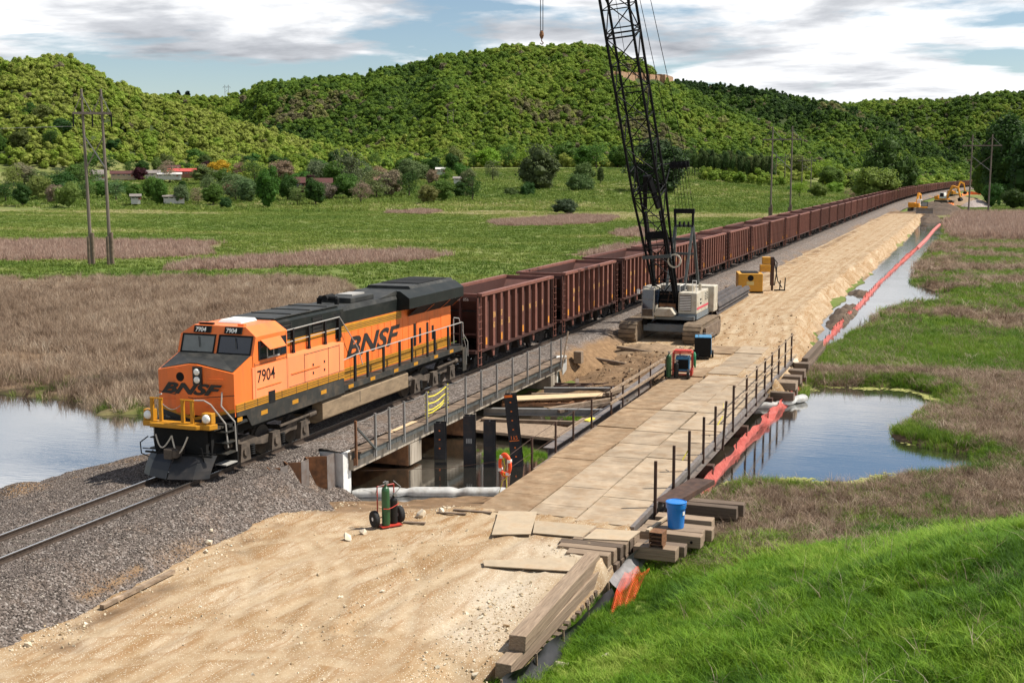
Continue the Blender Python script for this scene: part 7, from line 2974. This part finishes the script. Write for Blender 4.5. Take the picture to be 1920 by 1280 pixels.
b.box(-.55, .55, -.9, 1.2, 1.62, 2.35)
b.cyl((-.6, -.1, 2.4), (.6, -.1, 2.4), .42, 16)
b.cyl((-.6, .9, 2.45), (.6, .9, 2.45), .42, 16)
cq('winch', M_rust, b)
b = MB()
b.box(-.60, .77, -.55, 2.7, 1.63, 3.15)
cq('machinery_bay', M_dark, b)  # solid black block paints the shade inside the open bay
b = MB()
for k in range(4):
    b.bar((-.55, -.62, 1.8 + k * .38), (.7, -.62, 1.85 + k * .38), .05)
b.bar((-.2, -.66, 1.65), (.1, -.66, 3.1), .07)
b.bar((.35, -.66, 1.65), (.3, -.66, 3.1), .06)
cq('machinery_bars', M_rustd, b)
# operator's cab
b = MB()
cabp2 = [(-2.0, 1.45), (-2.05, 2.1), (-1.85, 3.35), (-1.65, 3.5), (-.15, 3.5), (-.1, 1.45)]
b.prism(cabp2, 'x', -1.45, -.62)
cb_ = cq('cab', M_crw, b, bevel=.04)
b = MB()
f = lambda y, z: (y, z)
b.add([(-1.38, -2.03, 1.62), (-.70, -2.03, 1.62), (-.70, -2.075, 2.1), (-1.38, -2.075, 2.1), (-.70, -1.885, 3.3), (-1.38, -1.885, 3.3)], [(0, 1, 2, 3), (3, 2, 4, 5)])
cq('front_glass', M_glass, b, parent=cb_)
b = MB()
for z in (2.1, 2.7):
    b.bar((-1.40, -2.09 + (z - 2.1) * .16, z), (-.68, -2.09 + (z - 2.1) * .16, z), .04)
b.bar((-1.41, -2.06, 1.6), (-1.41, -1.88, 3.3), .04)
b.bar((-.67, -2.06, 1.6), (-.67, -1.88, 3.3), .04)
cq('window_bars', M_galv, b, parent=cb_)
b = MB()
b.box(-.615, -.608, -1.8, -.3, 2.3, 3.3)
cq('side_glass', M_glass, b, parent=cb_)
b = MB()
b.box(-1.50, -1.2, -1.5, -.2, 1.0, 1.44)
cq('cab_step', M_crk, b, parent=cb_)
b = MB()
b.box(-1.75, -1.58, -2.05, -1.98, 3.05, 3.35)
b.bar((-1.66, -2.0, 3.2), (-1.4, -1.9, 3.3), .03)
cq('mirror', M_wht, b, parent=cb_)
# engine housing on the right
b = MB()
b.box(.78, 2.0, -1.15, 2.6, 1.75, 3.12)
hs_ = cq('engine_housing', M_crw, b, bevel=.05)
b = MB()
for k in range(9):
    b.box(.88, 1.62, -1.20, -1.155, 2.0 + k * .105, 2.05 + k * .105)
cq('louvres', M_wht, b, parent=hs_)
b = MB()
b.box(.86, 1.64, -1.165, -1.152, 1.95, 2.95)
cq('louvre_backing', M_rustd, b, parent=hs_)
b = MB()
b.box(2.002, 2.012, -1.1, 2.55, 2.02, 2.16)
cq('red_stripe', mat('stripe_red', (.55, .07, .10), .5, var=.1, bump=0), b, parent=hs_)
b = MB()
b.box(.80, 2.02, -1.18, 2.6, 1.40, 1.745)
cq('lower_skirt', M_crg, b, parent=hs_)
for y0 in (1.4, 2.0):
    b = MB()
    for k in range(5):
        b.box(2.0, 2.012, y0, y0 + .45, 2.45 + k * .11, 2.49 + k * .11)
    cq('side_vents', M_dark, b, parent=hs_)
for y0, z0 in ((-.1, 2.55), (-.1, 2.3)):
    b = MB()
    b.box(2.001, 2.012, y0, y0 + .4, z0, z0 + .12)
    cq('side_hatch', M_dark, b, parent=hs_)
b = MB()
b.box(-1.5, 2.35, 2.75, 4.1, 1.5, 3.25)
cq('counterweight', M_crw, b, bevel=.06)
b = MB()
b.cyl((1.3, .3, 3.1), (1.3, .3, 3.5), .28, 14)
b.cyl((1.75, 1.0, 3.1), (1.75, 1.0, 3.55), .10, 10)
cq('exhaust_stack', M_crw, b)
b = MB()
b.tube([(1.65, -.9, 3.1), (1.65, -.9, 3.9), (1.9, -.9, 3.9), (1.9, -.9, 3.1)], .022, 6)
b.tube([(.85, -1.0, 3.1), (.85, -1.0, 3.55), (.85, .5, 3.55), (.85, .5, 3.1)], .02, 6)
cq('grab_rail', M_wht, b)
# lattice boom
F0 = Vector((0., -.5, 1.95))
dirn = Vector((-.100, -.33, 1.0)).normalized()
BL = 43.6
side = Vector((1, 0, 0))
side = (side - dirn * side.dot(dirn)).normalized()
dep = dirn.cross(side).normalized()
HW = .86


def boom_pt(s_, i):
    """chord i at length s_; tapered at foot and tip"""
    k = min(1., .45 + .55 * s_ / 8.0) if s_ < 8 else (1. if s_ < BL - 7 else 1 - .7 * (s_ - (BL - 7)) / 7)
    kd = min(1., .12 + .88 * s_ / 8.0) if s_ < 8 else k
    sx = (-1, 1, 1, -1)[i] * HW * (k if s_ >= 8 else max(.75, k))
    sd_ = (-1, -1, 1, 1)[i] * HW * .92 * kd
    return F0 + dirn * s_ + side * sx + dep * sd_


bo = link('boom', None, C)
b = MB()
for i in range(4):
    b = MB()
    for s0, s1 in ((0, 8), (8, BL - 7), (BL - 7, BL)):
        b.cyl(boom_pt(s0, i), boom_pt(s1, i), .085, 8)
    cq('boom_chord', M_crk, b, parent=bo)
st = [0.6, 2.0, 3.3, 4.7, 6.3, 8.0] + [8 + (BL - 15) * k / 17 for k in range(1, 18)] + [BL - 4.5, BL - 2.2, BL]
for fi, (ia, ib) in enumerate(((0, 1), (1, 2), (2, 3), (3, 0))):
    b = MB()
    for j in range(len(st) - 1):
        a, c_ = (ia, ib) if (j + fi) % 2 else (ib, ia)
        b.cyl(boom_pt(st[j], a), boom_pt(st[j + 1], c_), .038, 5, cap=False)
        b.cyl(boom_pt(st[j], ia), boom_pt(st[j], ib), .034, 5, cap=False)
    o = cq('boom_lacing', M_crk, b, parent=bo)
    o['kind'] = 'stuff'
for s0 in (8.0, 8 + (BL - 15) * 6 / 17, 8 + (BL - 15) * 12 / 17):
    b = MB()
    for ia, ib in ((0, 1), (1, 2), (2, 3), (3, 0)):
        b.cyl(boom_pt(s0, ia), boom_pt(s0, ib), .05, 6)
        b.cyl(boom_pt(s0 + .3, ia), boom_pt(s0 + .3, ib), .04, 6)
    cq('boom_splice', M_crk, b, parent=bo)
# heavy plates and back-stop inside the butt section
b = MB()
for sx in (-1, 1):
    b.bar(F0 + side * sx * .62 + dirn * 1.0 - dep * .2, F0 + side * sx * .5 + dirn * 6.8 + dep * .1, .12, .28)
b.bar(F0 + dirn * 5.2 - side * .7, F0 + dirn * 5.2 + side * .7, .3, .5)
b.bar(F0 + dirn * 7.0 - side * .45, F0 + dirn * 9.2 - side * .1, .25, .3)
b.bar(F0 + dirn * 7.0 + side * .45, F0 + dirn * 9.2 + side * .1, .25, .3)
cq('boom_butt', M_crk, b, parent=bo)
b = MB()
b.bar(F0 + dirn * 4.0 - side * .95 - dep * .75, F0 + dirn * 4.0 + side * .95 - dep * .75, .16, .22)
cq('catwalk_bar', M_gsteel, b, parent=bo)
b = MB()
b.lathe([(.36, -.05), (.45, -.05), (.45, .05), (.36, .05)], tuple(F0 + dirn * 3.55 + side * 1.05 - dep * .5), 'y', 20)
b.f = b.f[:-2]
b.m = b.m[:-2]
cq('sheave', M_crw, b)
# gantry and suspension
Bx = C.location
gt = [Vector((x - Bx.x, 53.6 - Bx.y, 6.35 + .9)) for x in (5.45, 6.65)]
ga = link('gantry', None, C)
for i, g_ in enumerate(gt):
    b = MB()
    b.bar((g_.x, -.1 + 50.5 - 50.5, 1.7), tuple(g_), .16, .16)
    cq('gantry_leg', M_gsteel, b, parent=ga)
    b = MB()
    b.bar((g_.x + (.35 if i else -.3), 3.6, 3.0), tuple(g_), .18, .18)
    cq('gantry_back_leg', M_gsteel, b, parent=ga)
b = MB()
for z in (0, -.9, -1.9):
    b.bar(tuple(gt[0] + Vector((0, -.12 * z, z))), tuple(gt[1] + Vector((0, -.12 * z, z))), .14, .16)
cq('gantry_cross_bar', M_gsteel, b, parent=ga)
b = MB()
top = [g_ + Vector((0, 0, .0)) for g_ in gt]
b.bar(tuple(top[0] + Vector((0, 0, .1))), tuple(top[0] + Vector((-.05, 0, 1.0))), .14, .2)
b.bar(tuple(top[1] + Vector((0, 0, .1))), tuple(top[1] + Vector((.0, 0, 1.0))), .14, .2)
b.bar(tuple(top[0] + Vector((-.1, 0, 1.0))), tuple(top[1] + Vector((.1, 0, 1.0))), .3, .32)
for k in range(5):
    q_ = top[0].lerp(top[1], k / 4)
    b.lathe([(.2, -.04), (.2, .04)], (q_.x, q_.y, q_.z + .1), 'x', 12)
cq('gantry_bail', M_crk, b, parent=ga)
bail = Vector((6.35 - Bx.x, 50.6 - Bx.y, 10.5 + .9))
b = MB()
b.bar(tuple(bail + Vector((-.65, -.1, -.1))), tuple(bail + Vector((.6, .1, .0))), .34, .42)
for k in range(4):
    b.lathe([(.26, -.05), (.26, .05)], tuple(bail + Vector((-.4 + k * .28, 0, -.1))), 'x', 14)
b.bar(tuple(bail + Vector((-.6, -.1, 0))), tuple(boom_pt(9.6, 2)), .07)
b.bar(tuple(bail + Vector((-.6, -.1, -.2))), tuple(boom_pt(8.2, 2)), .06)
cq('floating_bail', M_crk, b)
tipc = F0 + dirn * BL
for k in range(6):
    b = MB()
    b.cyl(tuple(top[0].lerp(top[1], k / 5) + Vector((0, 0, 1.1))), tuple(bail + Vector((-.45 + k * .18, 0, -.2))), .016, 5, cap=False)
    cq('boom_hoist_rope', M_crk, b)
for sx in (-.3, .45):
    b = MB()
    b.cyl(tuple(bail + Vector((sx, 0, .1))), tuple(tipc + side * sx * .6 + dep * .4), .022, 5, cap=False)
    cq('boom_pendant', M_crk, b)
b = MB()
b.cyl(tuple(F0 + dep * .2 + dirn * .8 - side * .1), tuple(tipc - side * .2), .016, 5, cap=False)
cq('hoist_rope', M_crk, b)
b = MB()
pp = boom_pt(.5, 0)
b.cyl(tuple(Vector((-1.0, -1.0, 2.4))), tuple(tipc + Vector((-1.4, 1.5, 0))), .014, 5, cap=False)
cq('tag_line', M_crk, b)
hk = tipc + Vector((0, -.1, 0))
hz_ = 17.2 + .9
b = MB()
for dx in (-.07, .07):
    b.cyl((hk.x + dx, hk.y, hk.z), (hk.x + dx, hk.y, hz_ + .4), .022, 5, cap=False)
cq('load_line', M_crk, b)
b = MB()
b.lathe([(.02, .46), (.10, .38), (.13, .2), (.08, .05), (.04, 0)], (hk.x, hk.y, hz_), 'z', 12)
b.tube([(hk.x, hk.y, hz_), (hk.x, hk.y, hz_ - .12), (hk.x + .1, hk.y, hz_ - .22), (hk.x + .02, hk.y, hz_ - .3), (hk.x - .09, hk.y, hz_ - .22)], .03, 6)
cq('hook_block', M_rust, b)

# ---------------------------------------------------------------- sheet steel stack and power pack by the track
ss = thing('sheet_pile_stack', 'long stack of dark grey sheet piles lying beside the ballast behind the crane', 'sheet piles', (5.3, 66.4, PAD_Z), .015)
for lay in range(3):
    for k in range(3):
        b = MB()
        x = -.85 + k * .64 + lay * .05
        b.prism([(x, .0 + lay * .30), (x + .14, .0 + lay * .30), (x + .22, .24 + lay * .30), (x + .46, .24 + lay * .30), (x + .54, 0 + lay * .30), (x + .62, 0 + lay * .30), (x + .62, .04 + lay * .3), (x + .56, .04 + lay * .3), (x + .48, .28 + lay * .30), (x + .20, .28 + lay * .30), (x + .12, .04 + lay * .30), (x, .04 + lay * .3)], 'y', random.uniform(-.3, .3) - 1.5, 14.2 + random.uniform(-.5, .4))
        b.build('sheet_pile', mat('stack_steel', (.085, .075, .072), .7, .2, var=.3, scale=1.5, dirt=(.15, .11, .085), dirt_amt=.4, bump=.1), ss)
pk_m = mat('machine_yellow', (.58, .29, .035), .5, var=.15, scale=1.5, dirt=(.30, .16, .05), dirt_amt=.4, bump=.05)
pk = thing('power_pack', 'yellow hydraulic power pack box with round emblem beside the steel stack', 'power pack', (6.0, 82.6, PAD_Z), .25)
b = MB()
b.box(-1.25, .95, 0, 3.0, .12, 1.75)
b.build('housing', pk_m, pk, bevel=.06)
b = MB()
b.box(-1.3, 1.0, -.05, 3.05, 0, .12)
b.build('skid', M_crk, pk)
b = MB()
b.lathe([(.27, -.012), (.27, -.002)], (-.15, 0, 1.35), 'y', 20)
b.build('emblem', M_dark, pk)
b = MB()
b.box(-.5, .15, -.012, -.003, .72, 1.05)
b.build('notice_plate', mat('plate_cream', (.62, .50, .20), .6, var=.1, bump=0), pk)
b = MB()
b.box(-.9, .6, .3, 2.7, 1.76, 1.80)
b.build('roof_grille', M_crk, pk)
vh = thing('vibratory_hammer', 'yellow and black vibratory pile hammer behind the power pack', 'pile hammer', (7.2, 85.2, PAD_Z), .2)
for nm, bx in (('top_block', (-.75, .0, 0, .7, 2.45, 3.1)), ('gear_case', (-.95, .0, -.2, .8, 1.75, 2.4))):
    b = MB()
    b.box(*bx)
    b.build(nm, pk_m, vh, bevel=.04)
b = MB()
b.box(.02, .35, 0, .6, .5, 3.1)
b.bar((.2, .3, .0), (.3, .3, 2.9), .2)
b.build('mast', M_rustd, vh)
b = MB()
b.tube([(.2, 0, 3.1), (.6, .1, 2.6), (.55, .1, 1.5), (.4, .1, .5)], .05, 6)
b.tube([(.3, 0, 3.0), (.5, .2, 2.0), (.7, .1, .9), (1.1, .2, .3)], .05, 6)
b.build('hoses', M_rub, vh)
b = MB()
b.bar((.4, .2, .05), (1.4, .4, .05), .12)
b.bar((1.35, .4, .05), (1.4, .4, 1.2), .10)
b.bar((.9, .3, .05), (.95, .3, .95), .10)
b.build('fork_stand', M_crk, vh)

# ---------------------------------------------------------------- earth moving machines far down the road
M_exy = mat('excavator_yellow', (.68, .28, .025), .5, var=.12, scale=1, dirt=(.3, .16, .05), dirt_amt=.3, bump=.03)


def excavator(label, x, y, rz, scale=1., boom_up=1., z=PAD_Z):
    e_ = thing('excavator', label, 'excavator', (x, y, z), rz, 'excavators at the dig')
    e_.scale = (scale,) * 3
    for sx in (-1, 1):
        b = MB()
        pr = [(-1.9 + .42 * math.cos(a), .45 + .42 * math.sin(a)) for a in np.linspace(math.pi / 2, math.pi * 1.5, 7)] + [(1.9 + .42 * math.cos(a), .45 + .42 * math.sin(a)) for a in np.linspace(-math.pi / 2, math.pi / 2, 7)]
        b.prism(pr, 'x', *sorted((sx * .75, sx * 1.4)))
        b.build('crawler', M_trk, e_)
    b = MB()
    b.box(-1.3, 1.3, -1.0, 2.2, .95, 1.35)
    b.box(-.3, 1.35, .2, 2.3, 1.35, 2.2)
    b.box(-1.35, -.3, 1.0, 2.3, 1.35, 2.0)
    b.build('upper_body', M_exy, e_, bevel=.05)
    b = MB()
    b.prism([(-1.1, 1.35), (-1.15, 2.0), (-.9, 2.95), (.5, 2.95), (.6, 1.35)], 'x', -1.32, -.35)
    c_ = b.build('cab', M_wht, e_, bevel=.04)
    b = MB()
    b.quad((-1.28, -1.16, 1.6), (-.4, -1.16, 1.6), (-.4, -.92, 2.85), (-1.28, -.92, 2.85))
    b.quad((-1.33, -.9, 1.8), (-1.33, .4, 1.8), (-1.33, .3, 2.8), (-1.33, -.75, 2.8))
    b.quad((-.34, -.9, 1.8), (-.34, .4, 1.8), (-.34, .3, 2.8), (-.34, -.75, 2.8))
    b.build('cab_glass', M_glass, c_)
    k1, k2_, k3 = Vector((.1, -.8, 1.5)), Vector((.1, -2.6, 1.5 + 3.2 * boom_up)), Vector((.1, -4.7, 1.9 + 2.2 * boom_up))
    b = MB()
    b.bar(k1, k2_, .42, .55)
    b.bar(k2_, k3, .4, .5)
    b.build('boom', M_exy, e_)
    k4 = Vector((.1, -5.3, .9 + .8 * boom_up))
    b = MB()
    b.bar(k3 + Vector((0, .3, .3)), k4, .34, .4)
    b.build('stick', M_exy, e_)
    b = MB()
    b.prism([(-5.9, .1 + .8 * boom_up), (-5.0, -.2 + .8 * boom_up), (-4.7, .6 + .8 * boom_up), (-5.4, .9 + .8 * boom_up)], 'x', -.4, .6)
    b.build('bucket', M_crk, e_)
    b = MB()
    b.cyl(Vector((.1, -1.3, 1.4)), k1.lerp(k2_, .7) + Vector((0, -.3, 0)), .09, 8)
    b.build('hydraulic_ram', M_galv, e_)
    return e_


excavator('orange-yellow excavator nearest the haul road end, arm folded up towards the train', 10.0, 330, math.pi * .93, 1.1, .9)
excavator('orange-yellow excavator behind the earth berm with its arm raised', 15.6, 420, .9, 1.25, 1.0)
excavator('small far excavator with upright arm beyond the others', 17.5, 540, 2.4, 1.2, 1.2)
dz_ = thing('bulldozer', 'black-cabbed bulldozer with pale blade pushing earth at the end of the haul road', 'bulldozer', (12.9, 312, PAD_Z), .05)
for sx in (-1, 1):
    b = MB()
    b.prism([(-1.7, 0), (1.6, 0), (2.0, .5), (1.4, 1.0), (-1.5, 1.0), (-2.0, .45)], 'x', *sorted((sx * .7, sx * 1.25)))
    b.build('crawler', M_trk, dz_)
b = MB()
b.box(-.75, .75, -1.9, 1.6, .7, 1.7)
b.build('engine_cover', M_exy, dz_, bevel=.05)
b = MB()
b.prism([(-.5, 1.7), (-.35, 3.0), (1.2, 3.0), (1.3, 1.7)], 'x', -.85, .85)
c_ = b.build('cab', M_crk, dz_, bevel=.05)
b = MB()
b.quad((-.7, -.5, 1.85), (.7, -.5, 1.85), (.7, -.37, 2.85), (-.7, -.37, 2.85))
b.build('cab_glass', M_glass2, c_)
b = MB()
b.prism([(-2.9, 0), (-2.6, .1), (-2.55, 1.3), (-2.8, 1.4), (-2.75, .7)], 'x', -2.1, 2.1)
b.build('blade', M_steel, dz_)


def heap(name, label, cx, cy, rx, ry, h, m_, z=PAD_Z, seed=1, rough=.5):
    xs, ys = np.linspace(-rx * 1.3, rx * 1.3, 40), np.linspace(-ry * 1.3, ry * 1.3, 40)
    X, Y = np.meshgrid(xs, ys)
    d = np.sqrt((X / rx) ** 2 + (Y / ry) ** 2)
    Z = h * np.clip(1 - d ** 1.6, -.6, 1) + fbm(X + cx, Y + cy, min(rx, ry) * .5, 4, seed) * h * rough * sstep(1.3, .6, d)
    o = link(name, grid_mesh(name, xs, ys, Z, m_))
    o.location = (cx, cy, z)
    return tag(o, label, 'earth heap')


M_soil = mat('dark_soil', (.075, .052, .036), .95, var=.45, scale=1.2, dirt=(.16, .11, .07), dirt_amt=.4, bump=.6)
M_soilt = mat('tan_soil', (.24, .165, .10), .95, var=.35, scale=1.2, dirt=(.12, .08, .05), dirt_amt=.4, bump=.6)
heap('earth_heap', 'dark wet earth slumped beside the bulldozer blade', 14.9, 292, 2.8, 16, 1.5, M_soil, -2.0, 801)
heap('earth_heap', 'broad dark earth berm between bulldozer and raised excavator', 15.0, 352, 8.5, 26, 2.4, M_soil, -1.6, 802)
heap('earth_heap', 'tan earth heap beyond the dark berm', 20, 450, 10, 26, 2.2, M_soilt, -1.4, 803)
heap('earth_heap', 'pale gravel heap behind the orange fence', 26, 412, 5, 8, 2.2, mat('pale_gravel', (.33, .28, .25), .95, var=.3, scale=2, bump=.5), -1.6, 804, .2)
heap('earth_heap', 'long dark mud bank lying in the ditch beside the haul road', 14.55, 77, 1.0, 10.5, .62, M_soil, -2.12, 805, .8)
heap('earth_heap', 'small mud island in the ditch beyond the long mud bank', 14.2, 97, 1.1, 3.0, .45, M_soil, -2.12, 806, .8)
heap('earth_heap', 'brown loose spoil under the front of the crane tracks', 6.2, 45.0, 2.6, 1.6, .42, M_soilt, -1.05, 807, .8)
heap('earth_heap', 'loose brown spoil beside the trestle end in front of the crane', 8.3, 43.6, 1.3, 2.2, .40, M_soilt, -1.1, 808, .8)
M_ofn = mat('orange_fence_far', (.72, .20, .05), .7, var=.2, scale=.5, bump=0)
fb = [(1762, 393), (1785, 388), (1792, 378), (1800, 370), (1815, 365), (1850, 366), (1905, 368)]
fence_ribbon('safety_fence', 'orange safety fence curving round the earthworks by the tall reeds', 'fence', [(*px_ground(x, y, -1.9)[:2], -1.8) for x, y in fb], 1.3, M_ofn, 2.5, 21, 14, M_wood, .3)

# ---------------------------------------------------------------- power line frames
M_pole_w = mat('pole_wood', (.17, .14, .115), .9, var=.25, scale=2, dirt=(.09, .07, .055), dirt_amt=.4, bump=.2, stretch=(1, 1, .2))


def hframe(label, x, y, h, wd, rz, z=-2.0, sleeves=True, sc_=1., lean=0.):
    t_ = thing('power_pole_frame', label, 'power pole', (x, y, z), rz, 'wooden power line frames')
    for sx in (-1, 1):
        b = MB()
        b.cyl((sx * wd / 2, 0, -.5), (sx * wd / 2 + lean, 0, h), .24 * sc_, 10, .15 * sc_)
        b.build('pole', M_pole_w, t_)
        if sleeves:
            b = MB()
            for k in range(2):
                b.cyl((sx * wd / 2 + (-.28 + .5 * k), -.1, -.4), (sx * wd / 2 + (-.28 + .5 * k), -.1, 3.9 + .5 * k), .22 * sc_, 9)
            b.build('base_brace', M_woodd, t_)
    zc_ = h * .865
    b = MB()
    b.bar((-wd * 1.0 + lean, -.15, zc_), (wd * 1.0 + lean, -.15, zc_), .2 * sc_, .32 * sc_)
    b.build('cross_arm', M_pole_w, t_)
    for x0 in (-wd * .98, 0, wd * .98):
        b = MB()
        b.cyl((x0 + lean, -.15, zc_), (x0 + lean, -.15, zc_ - h * .075), .10 * sc_, 7)
        b.build('insulator', M_crk, t_)
    for x0, x1 in ((-wd / 2, -wd * .95), (-wd / 2, -.05), (wd / 2, .05), (wd / 2, wd * .95)):
        b = MB()
        b.bar((x0 + lean, -.1, h * .97), (x1 + lean, -.1, zc_), .10 * sc_)
        b.build('arm_brace', M_galv if x1 > x0 else M_pole_w, t_)
    for s_ in (-1, 1):
        b = MB()
        b.bar((-s_ * wd / 2 + lean * .6, -.2 * s_ - .1, h * .74), (s_ * wd / 2 + lean * .4, -.2 * s_ - .1, h * .56), .14 * sc_)
        b.build('cross_brace', M_galv if s_ > 0 else M_pole_w, t_)
    return t_


hframe('tall weathered wooden pole frame standing alone in the meadow by the reed beds', -81.0, 101.6, 22.6, 2.35, .62, lean=-.25)
pA = px_at(1463, 400, 292)
hframe('tall dark wooden pole frame right behind the line of hopper cars', pA[0], pA[1], 22.3, 4.4, .12, lean=.02)
pA = px_at(1835, 378, 352)
hframe('pale wooden pole frame in the tan reeds beside the dark trees', pA[0], pA[1], 21.6, 4.9, 0, lean=.2, sleeves=False)
for x, yb, D_, h, lb in ((845, 262, 1130, 17, 'small distant pole frame on the dark hillside clearing'), (1463, 335, 720, 17, 'small distant pole frame in front of the poplar plantation'), (1512, 335, 700, 17, 'small distant pole frame right of the poplar plantation'),
                         (425, 168, 1700, 22, 'tiny pole frame on the skyline of the saddle')):
    q = px_at(x, yb, D_)
    zt = float(terr(np.array([q[0]]), np.array([q[1]]))[0])
    hframe(lb, q[0], q[1], h, 5, .3, z=zt, sleeves=False, sc_=1.3)
for k, (za, lb) in enumerate(((17.9, 'thin power line wire sagging to the lone pole frame in the meadow'),)):
    b = MB()
    pts = [(-82.9 - i * 14, 100.2 - i * 8., za - 2.0 - 1.6 * math.sin(math.pi * min(1, i / 9)) + 0) for i in range(9)]
    b.tube(pts, .035, 5)
    o = b.build('power_cable', M_galv)
    tag(o, lb, 'cable')

# ---------------------------------------------------------------- houses at the foot of the hill
M_wal = mat('house_white', (.50, .48, .45), .8, var=.1, scale=1, bump=.02)
M_brk = mat('house_brick', (.26, .11, .075), .9, var=.2, scale=2, bump=.05)
M_rfr = mat('roof_red', (.40, .06, .05), .6, var=.12, scale=1, bump=.03)
M_rfg = mat('roof_grey', (.19, .165, .15), .85, var=.2, scale=1, bump=.05)
M_rfb = mat('roof_maroon', (.075, .028, .024), .85, var=.2, scale=1, bump=.05)
M_tan = mat('house_tan', (.38, .30, .22), .85, var=.1, scale=1, bump=.03)


def house(label, x, yb, D_, wpx, hpx, roofpx, wall, roof, nwin=4, name='house', cat='house', depth=9, rz=None):
    q = px_at(x, yb, D_)
    zt = float(terr(np.array([q[0]]), np.array([q[1]]))[0])
    sl_ = math.hypot(q[0] - CAM[0], q[1] - CAM[1])
    zt = max(zt, CAM[2] - sl_ * math.tan(math.radians(0)) - (yb - 322) / FPX * sl_ - .3)
    wm, hm_, rm = wpx / FPX * sl_, hpx / FPX * sl_, roofpx / FPX * sl_
    a = math.atan2(-(q[0] - CAM[0]), q[1] - CAM[1]) if rz is None else rz
    t_ = thing(name, label, cat, (q[0], q[1], zt), a)
    b = MB()
    b.box(-wm / 2, wm / 2, 0, depth, -1.5, hm_)
    b.build('wall', wall, t_)
    b = MB()
    b.prism([(-.6, hm_ - .1), (depth / 2, hm_ + rm), (depth + .6, hm_ - .1), (depth + .6, hm_ + .05), (depth / 2, hm_ + rm + .18), (-.6, hm_ + .05)], 'x', -wm / 2 - .5, wm / 2 + .5)
    b.build('roof', roof, t_)
    b = MB()
    b.prism([(0, hm_), (depth / 2, hm_ + rm - .05), (depth, hm_)], 'x', -wm / 2 + .02, wm / 2 - .02)
    b.build('gable', wall, t_)
    for k in range(nwin):
        xx_ = -wm / 2 + wm * (k + .5) / nwin
        b = MB()
        b.box(xx_ - .8, xx_ + .8, -.06, -.01, hm_ * .38, hm_ * .78)
        w_ = b.build('window', M_wht, t_)
        b = MB()
        b.box(xx_ - .7, xx_ + .7, -.085, -.061, hm_ * .41, hm_ * .75)
        b.build('pane', M_glass, w_)
    b = MB()
    b.box(wm * .28, wm * .28 + 1.0, -.07, -.012, 0, hm_ * .78)
    b.build('door', M_brk, t_)
    return t_


house('long low building with bright red roof at the foot of the hill', 344, 324, 640, 54, 6, 5, M_brk, M_rfr, 6)
house('low white building in front of the red-roofed one', 318, 327, 620, 40, 4, 3, M_wal, M_wal, 5)
house('white gabled house behind the tall pole frame', 184, 330, 640, 22, 8, 7, M_wal, M_rfg, 3)
house('long brown-roofed bungalow left of the maroon tree', 232, 327, 650, 44, 5, 5, M_tan, M_rfb, 5)
house('grey-roofed house half hidden right of the maroon tree', 286, 326, 660, 26, 5, 5, M_wal, M_rfg, 3)
house('grey-roofed cottage beside the pinkish brown tree', 406, 326, 660, 28, 5, 4, M_tan, M_rfg, 3)
house('brown-roofed house among the trees above the red-roofed building', 322, 316, 700, 28, 5, 4, M_tan, M_rfb, 3)
house('dark red gambrel barn behind the column-shaped tree', 562, 349, 520, 18, 10, 10, M_rfb, M_rfb, 2, 'barn', 'barn')
house('dark red barn with wide roof right of the maroon tree', 604, 349, 515, 36, 9, 9, M_rfb, M_rfb, 3, 'barn', 'barn')
house('tan house on the wooded slope above the barns', 586, 322, 690, 26, 5, 5, M_tan, M_rfg, 3)
house('small white shed with grey roof at the meadow edge', 254, 367, 445, 16, 6, 3, M_wal, M_rfg, 2, 'shed', 'shed')
house('low white-walled yard building behind the upright tree', 326, 367, 450, 36, 5, 2, M_wal, M_rfg, 4, 'shed', 'shed')
house('white-roofed farm shed behind the olive tree', 826, 320, 640, 16, 5, 3, M_wal, M_wal, 2, 'shed', 'shed')
house('long pale farm shed beside the grey-green rounded tree', 868, 336, 590, 34, 4, 3, M_wal, M_rfg, 3, 'shed', 'shed')
house('pink-roofed house behind the thin brownish tree', 716, 342, 560, 26, 8, 5, M_tan, mat('roof_pink', (.28, .15, .12), .8, var=.1, scale=1), 3)
# ---------------------------------------------------------------- more lumber between the bridges
for k, (x0, y0, x1, y1, z, w_, m_) in enumerate(((3.4, 29.6, 8.1, 31.0, -1.45, .26, M_woodd), (3.2, 30.6, 8.0, 32.0, -1.5, .22, M_wood), (2.9, 24.3, 7.9, 25.0, -1.66, .24, M_woodd), (5.6, 26.2, 8.4, 30.4, -1.30, .2, M_wood), (6.2, 26.0, 8.6, 29.6, -1.34, .2, M_woodd), (7.4, 30.2, 8.5, 35.2, -1.15, .24, M_wood))):
    b = MB()
    b.bar((0, 0, 0), (x1 - x0, y1 - y0, .06), w_, w_ * .7)
    o = b.build('plank', m_, bevel=.01)
    o.location = (x0, y0, z)
    tag(o, 'rough plank lying loose across the creek between the two bridges', 'plank', 'loose planks between the bridges')
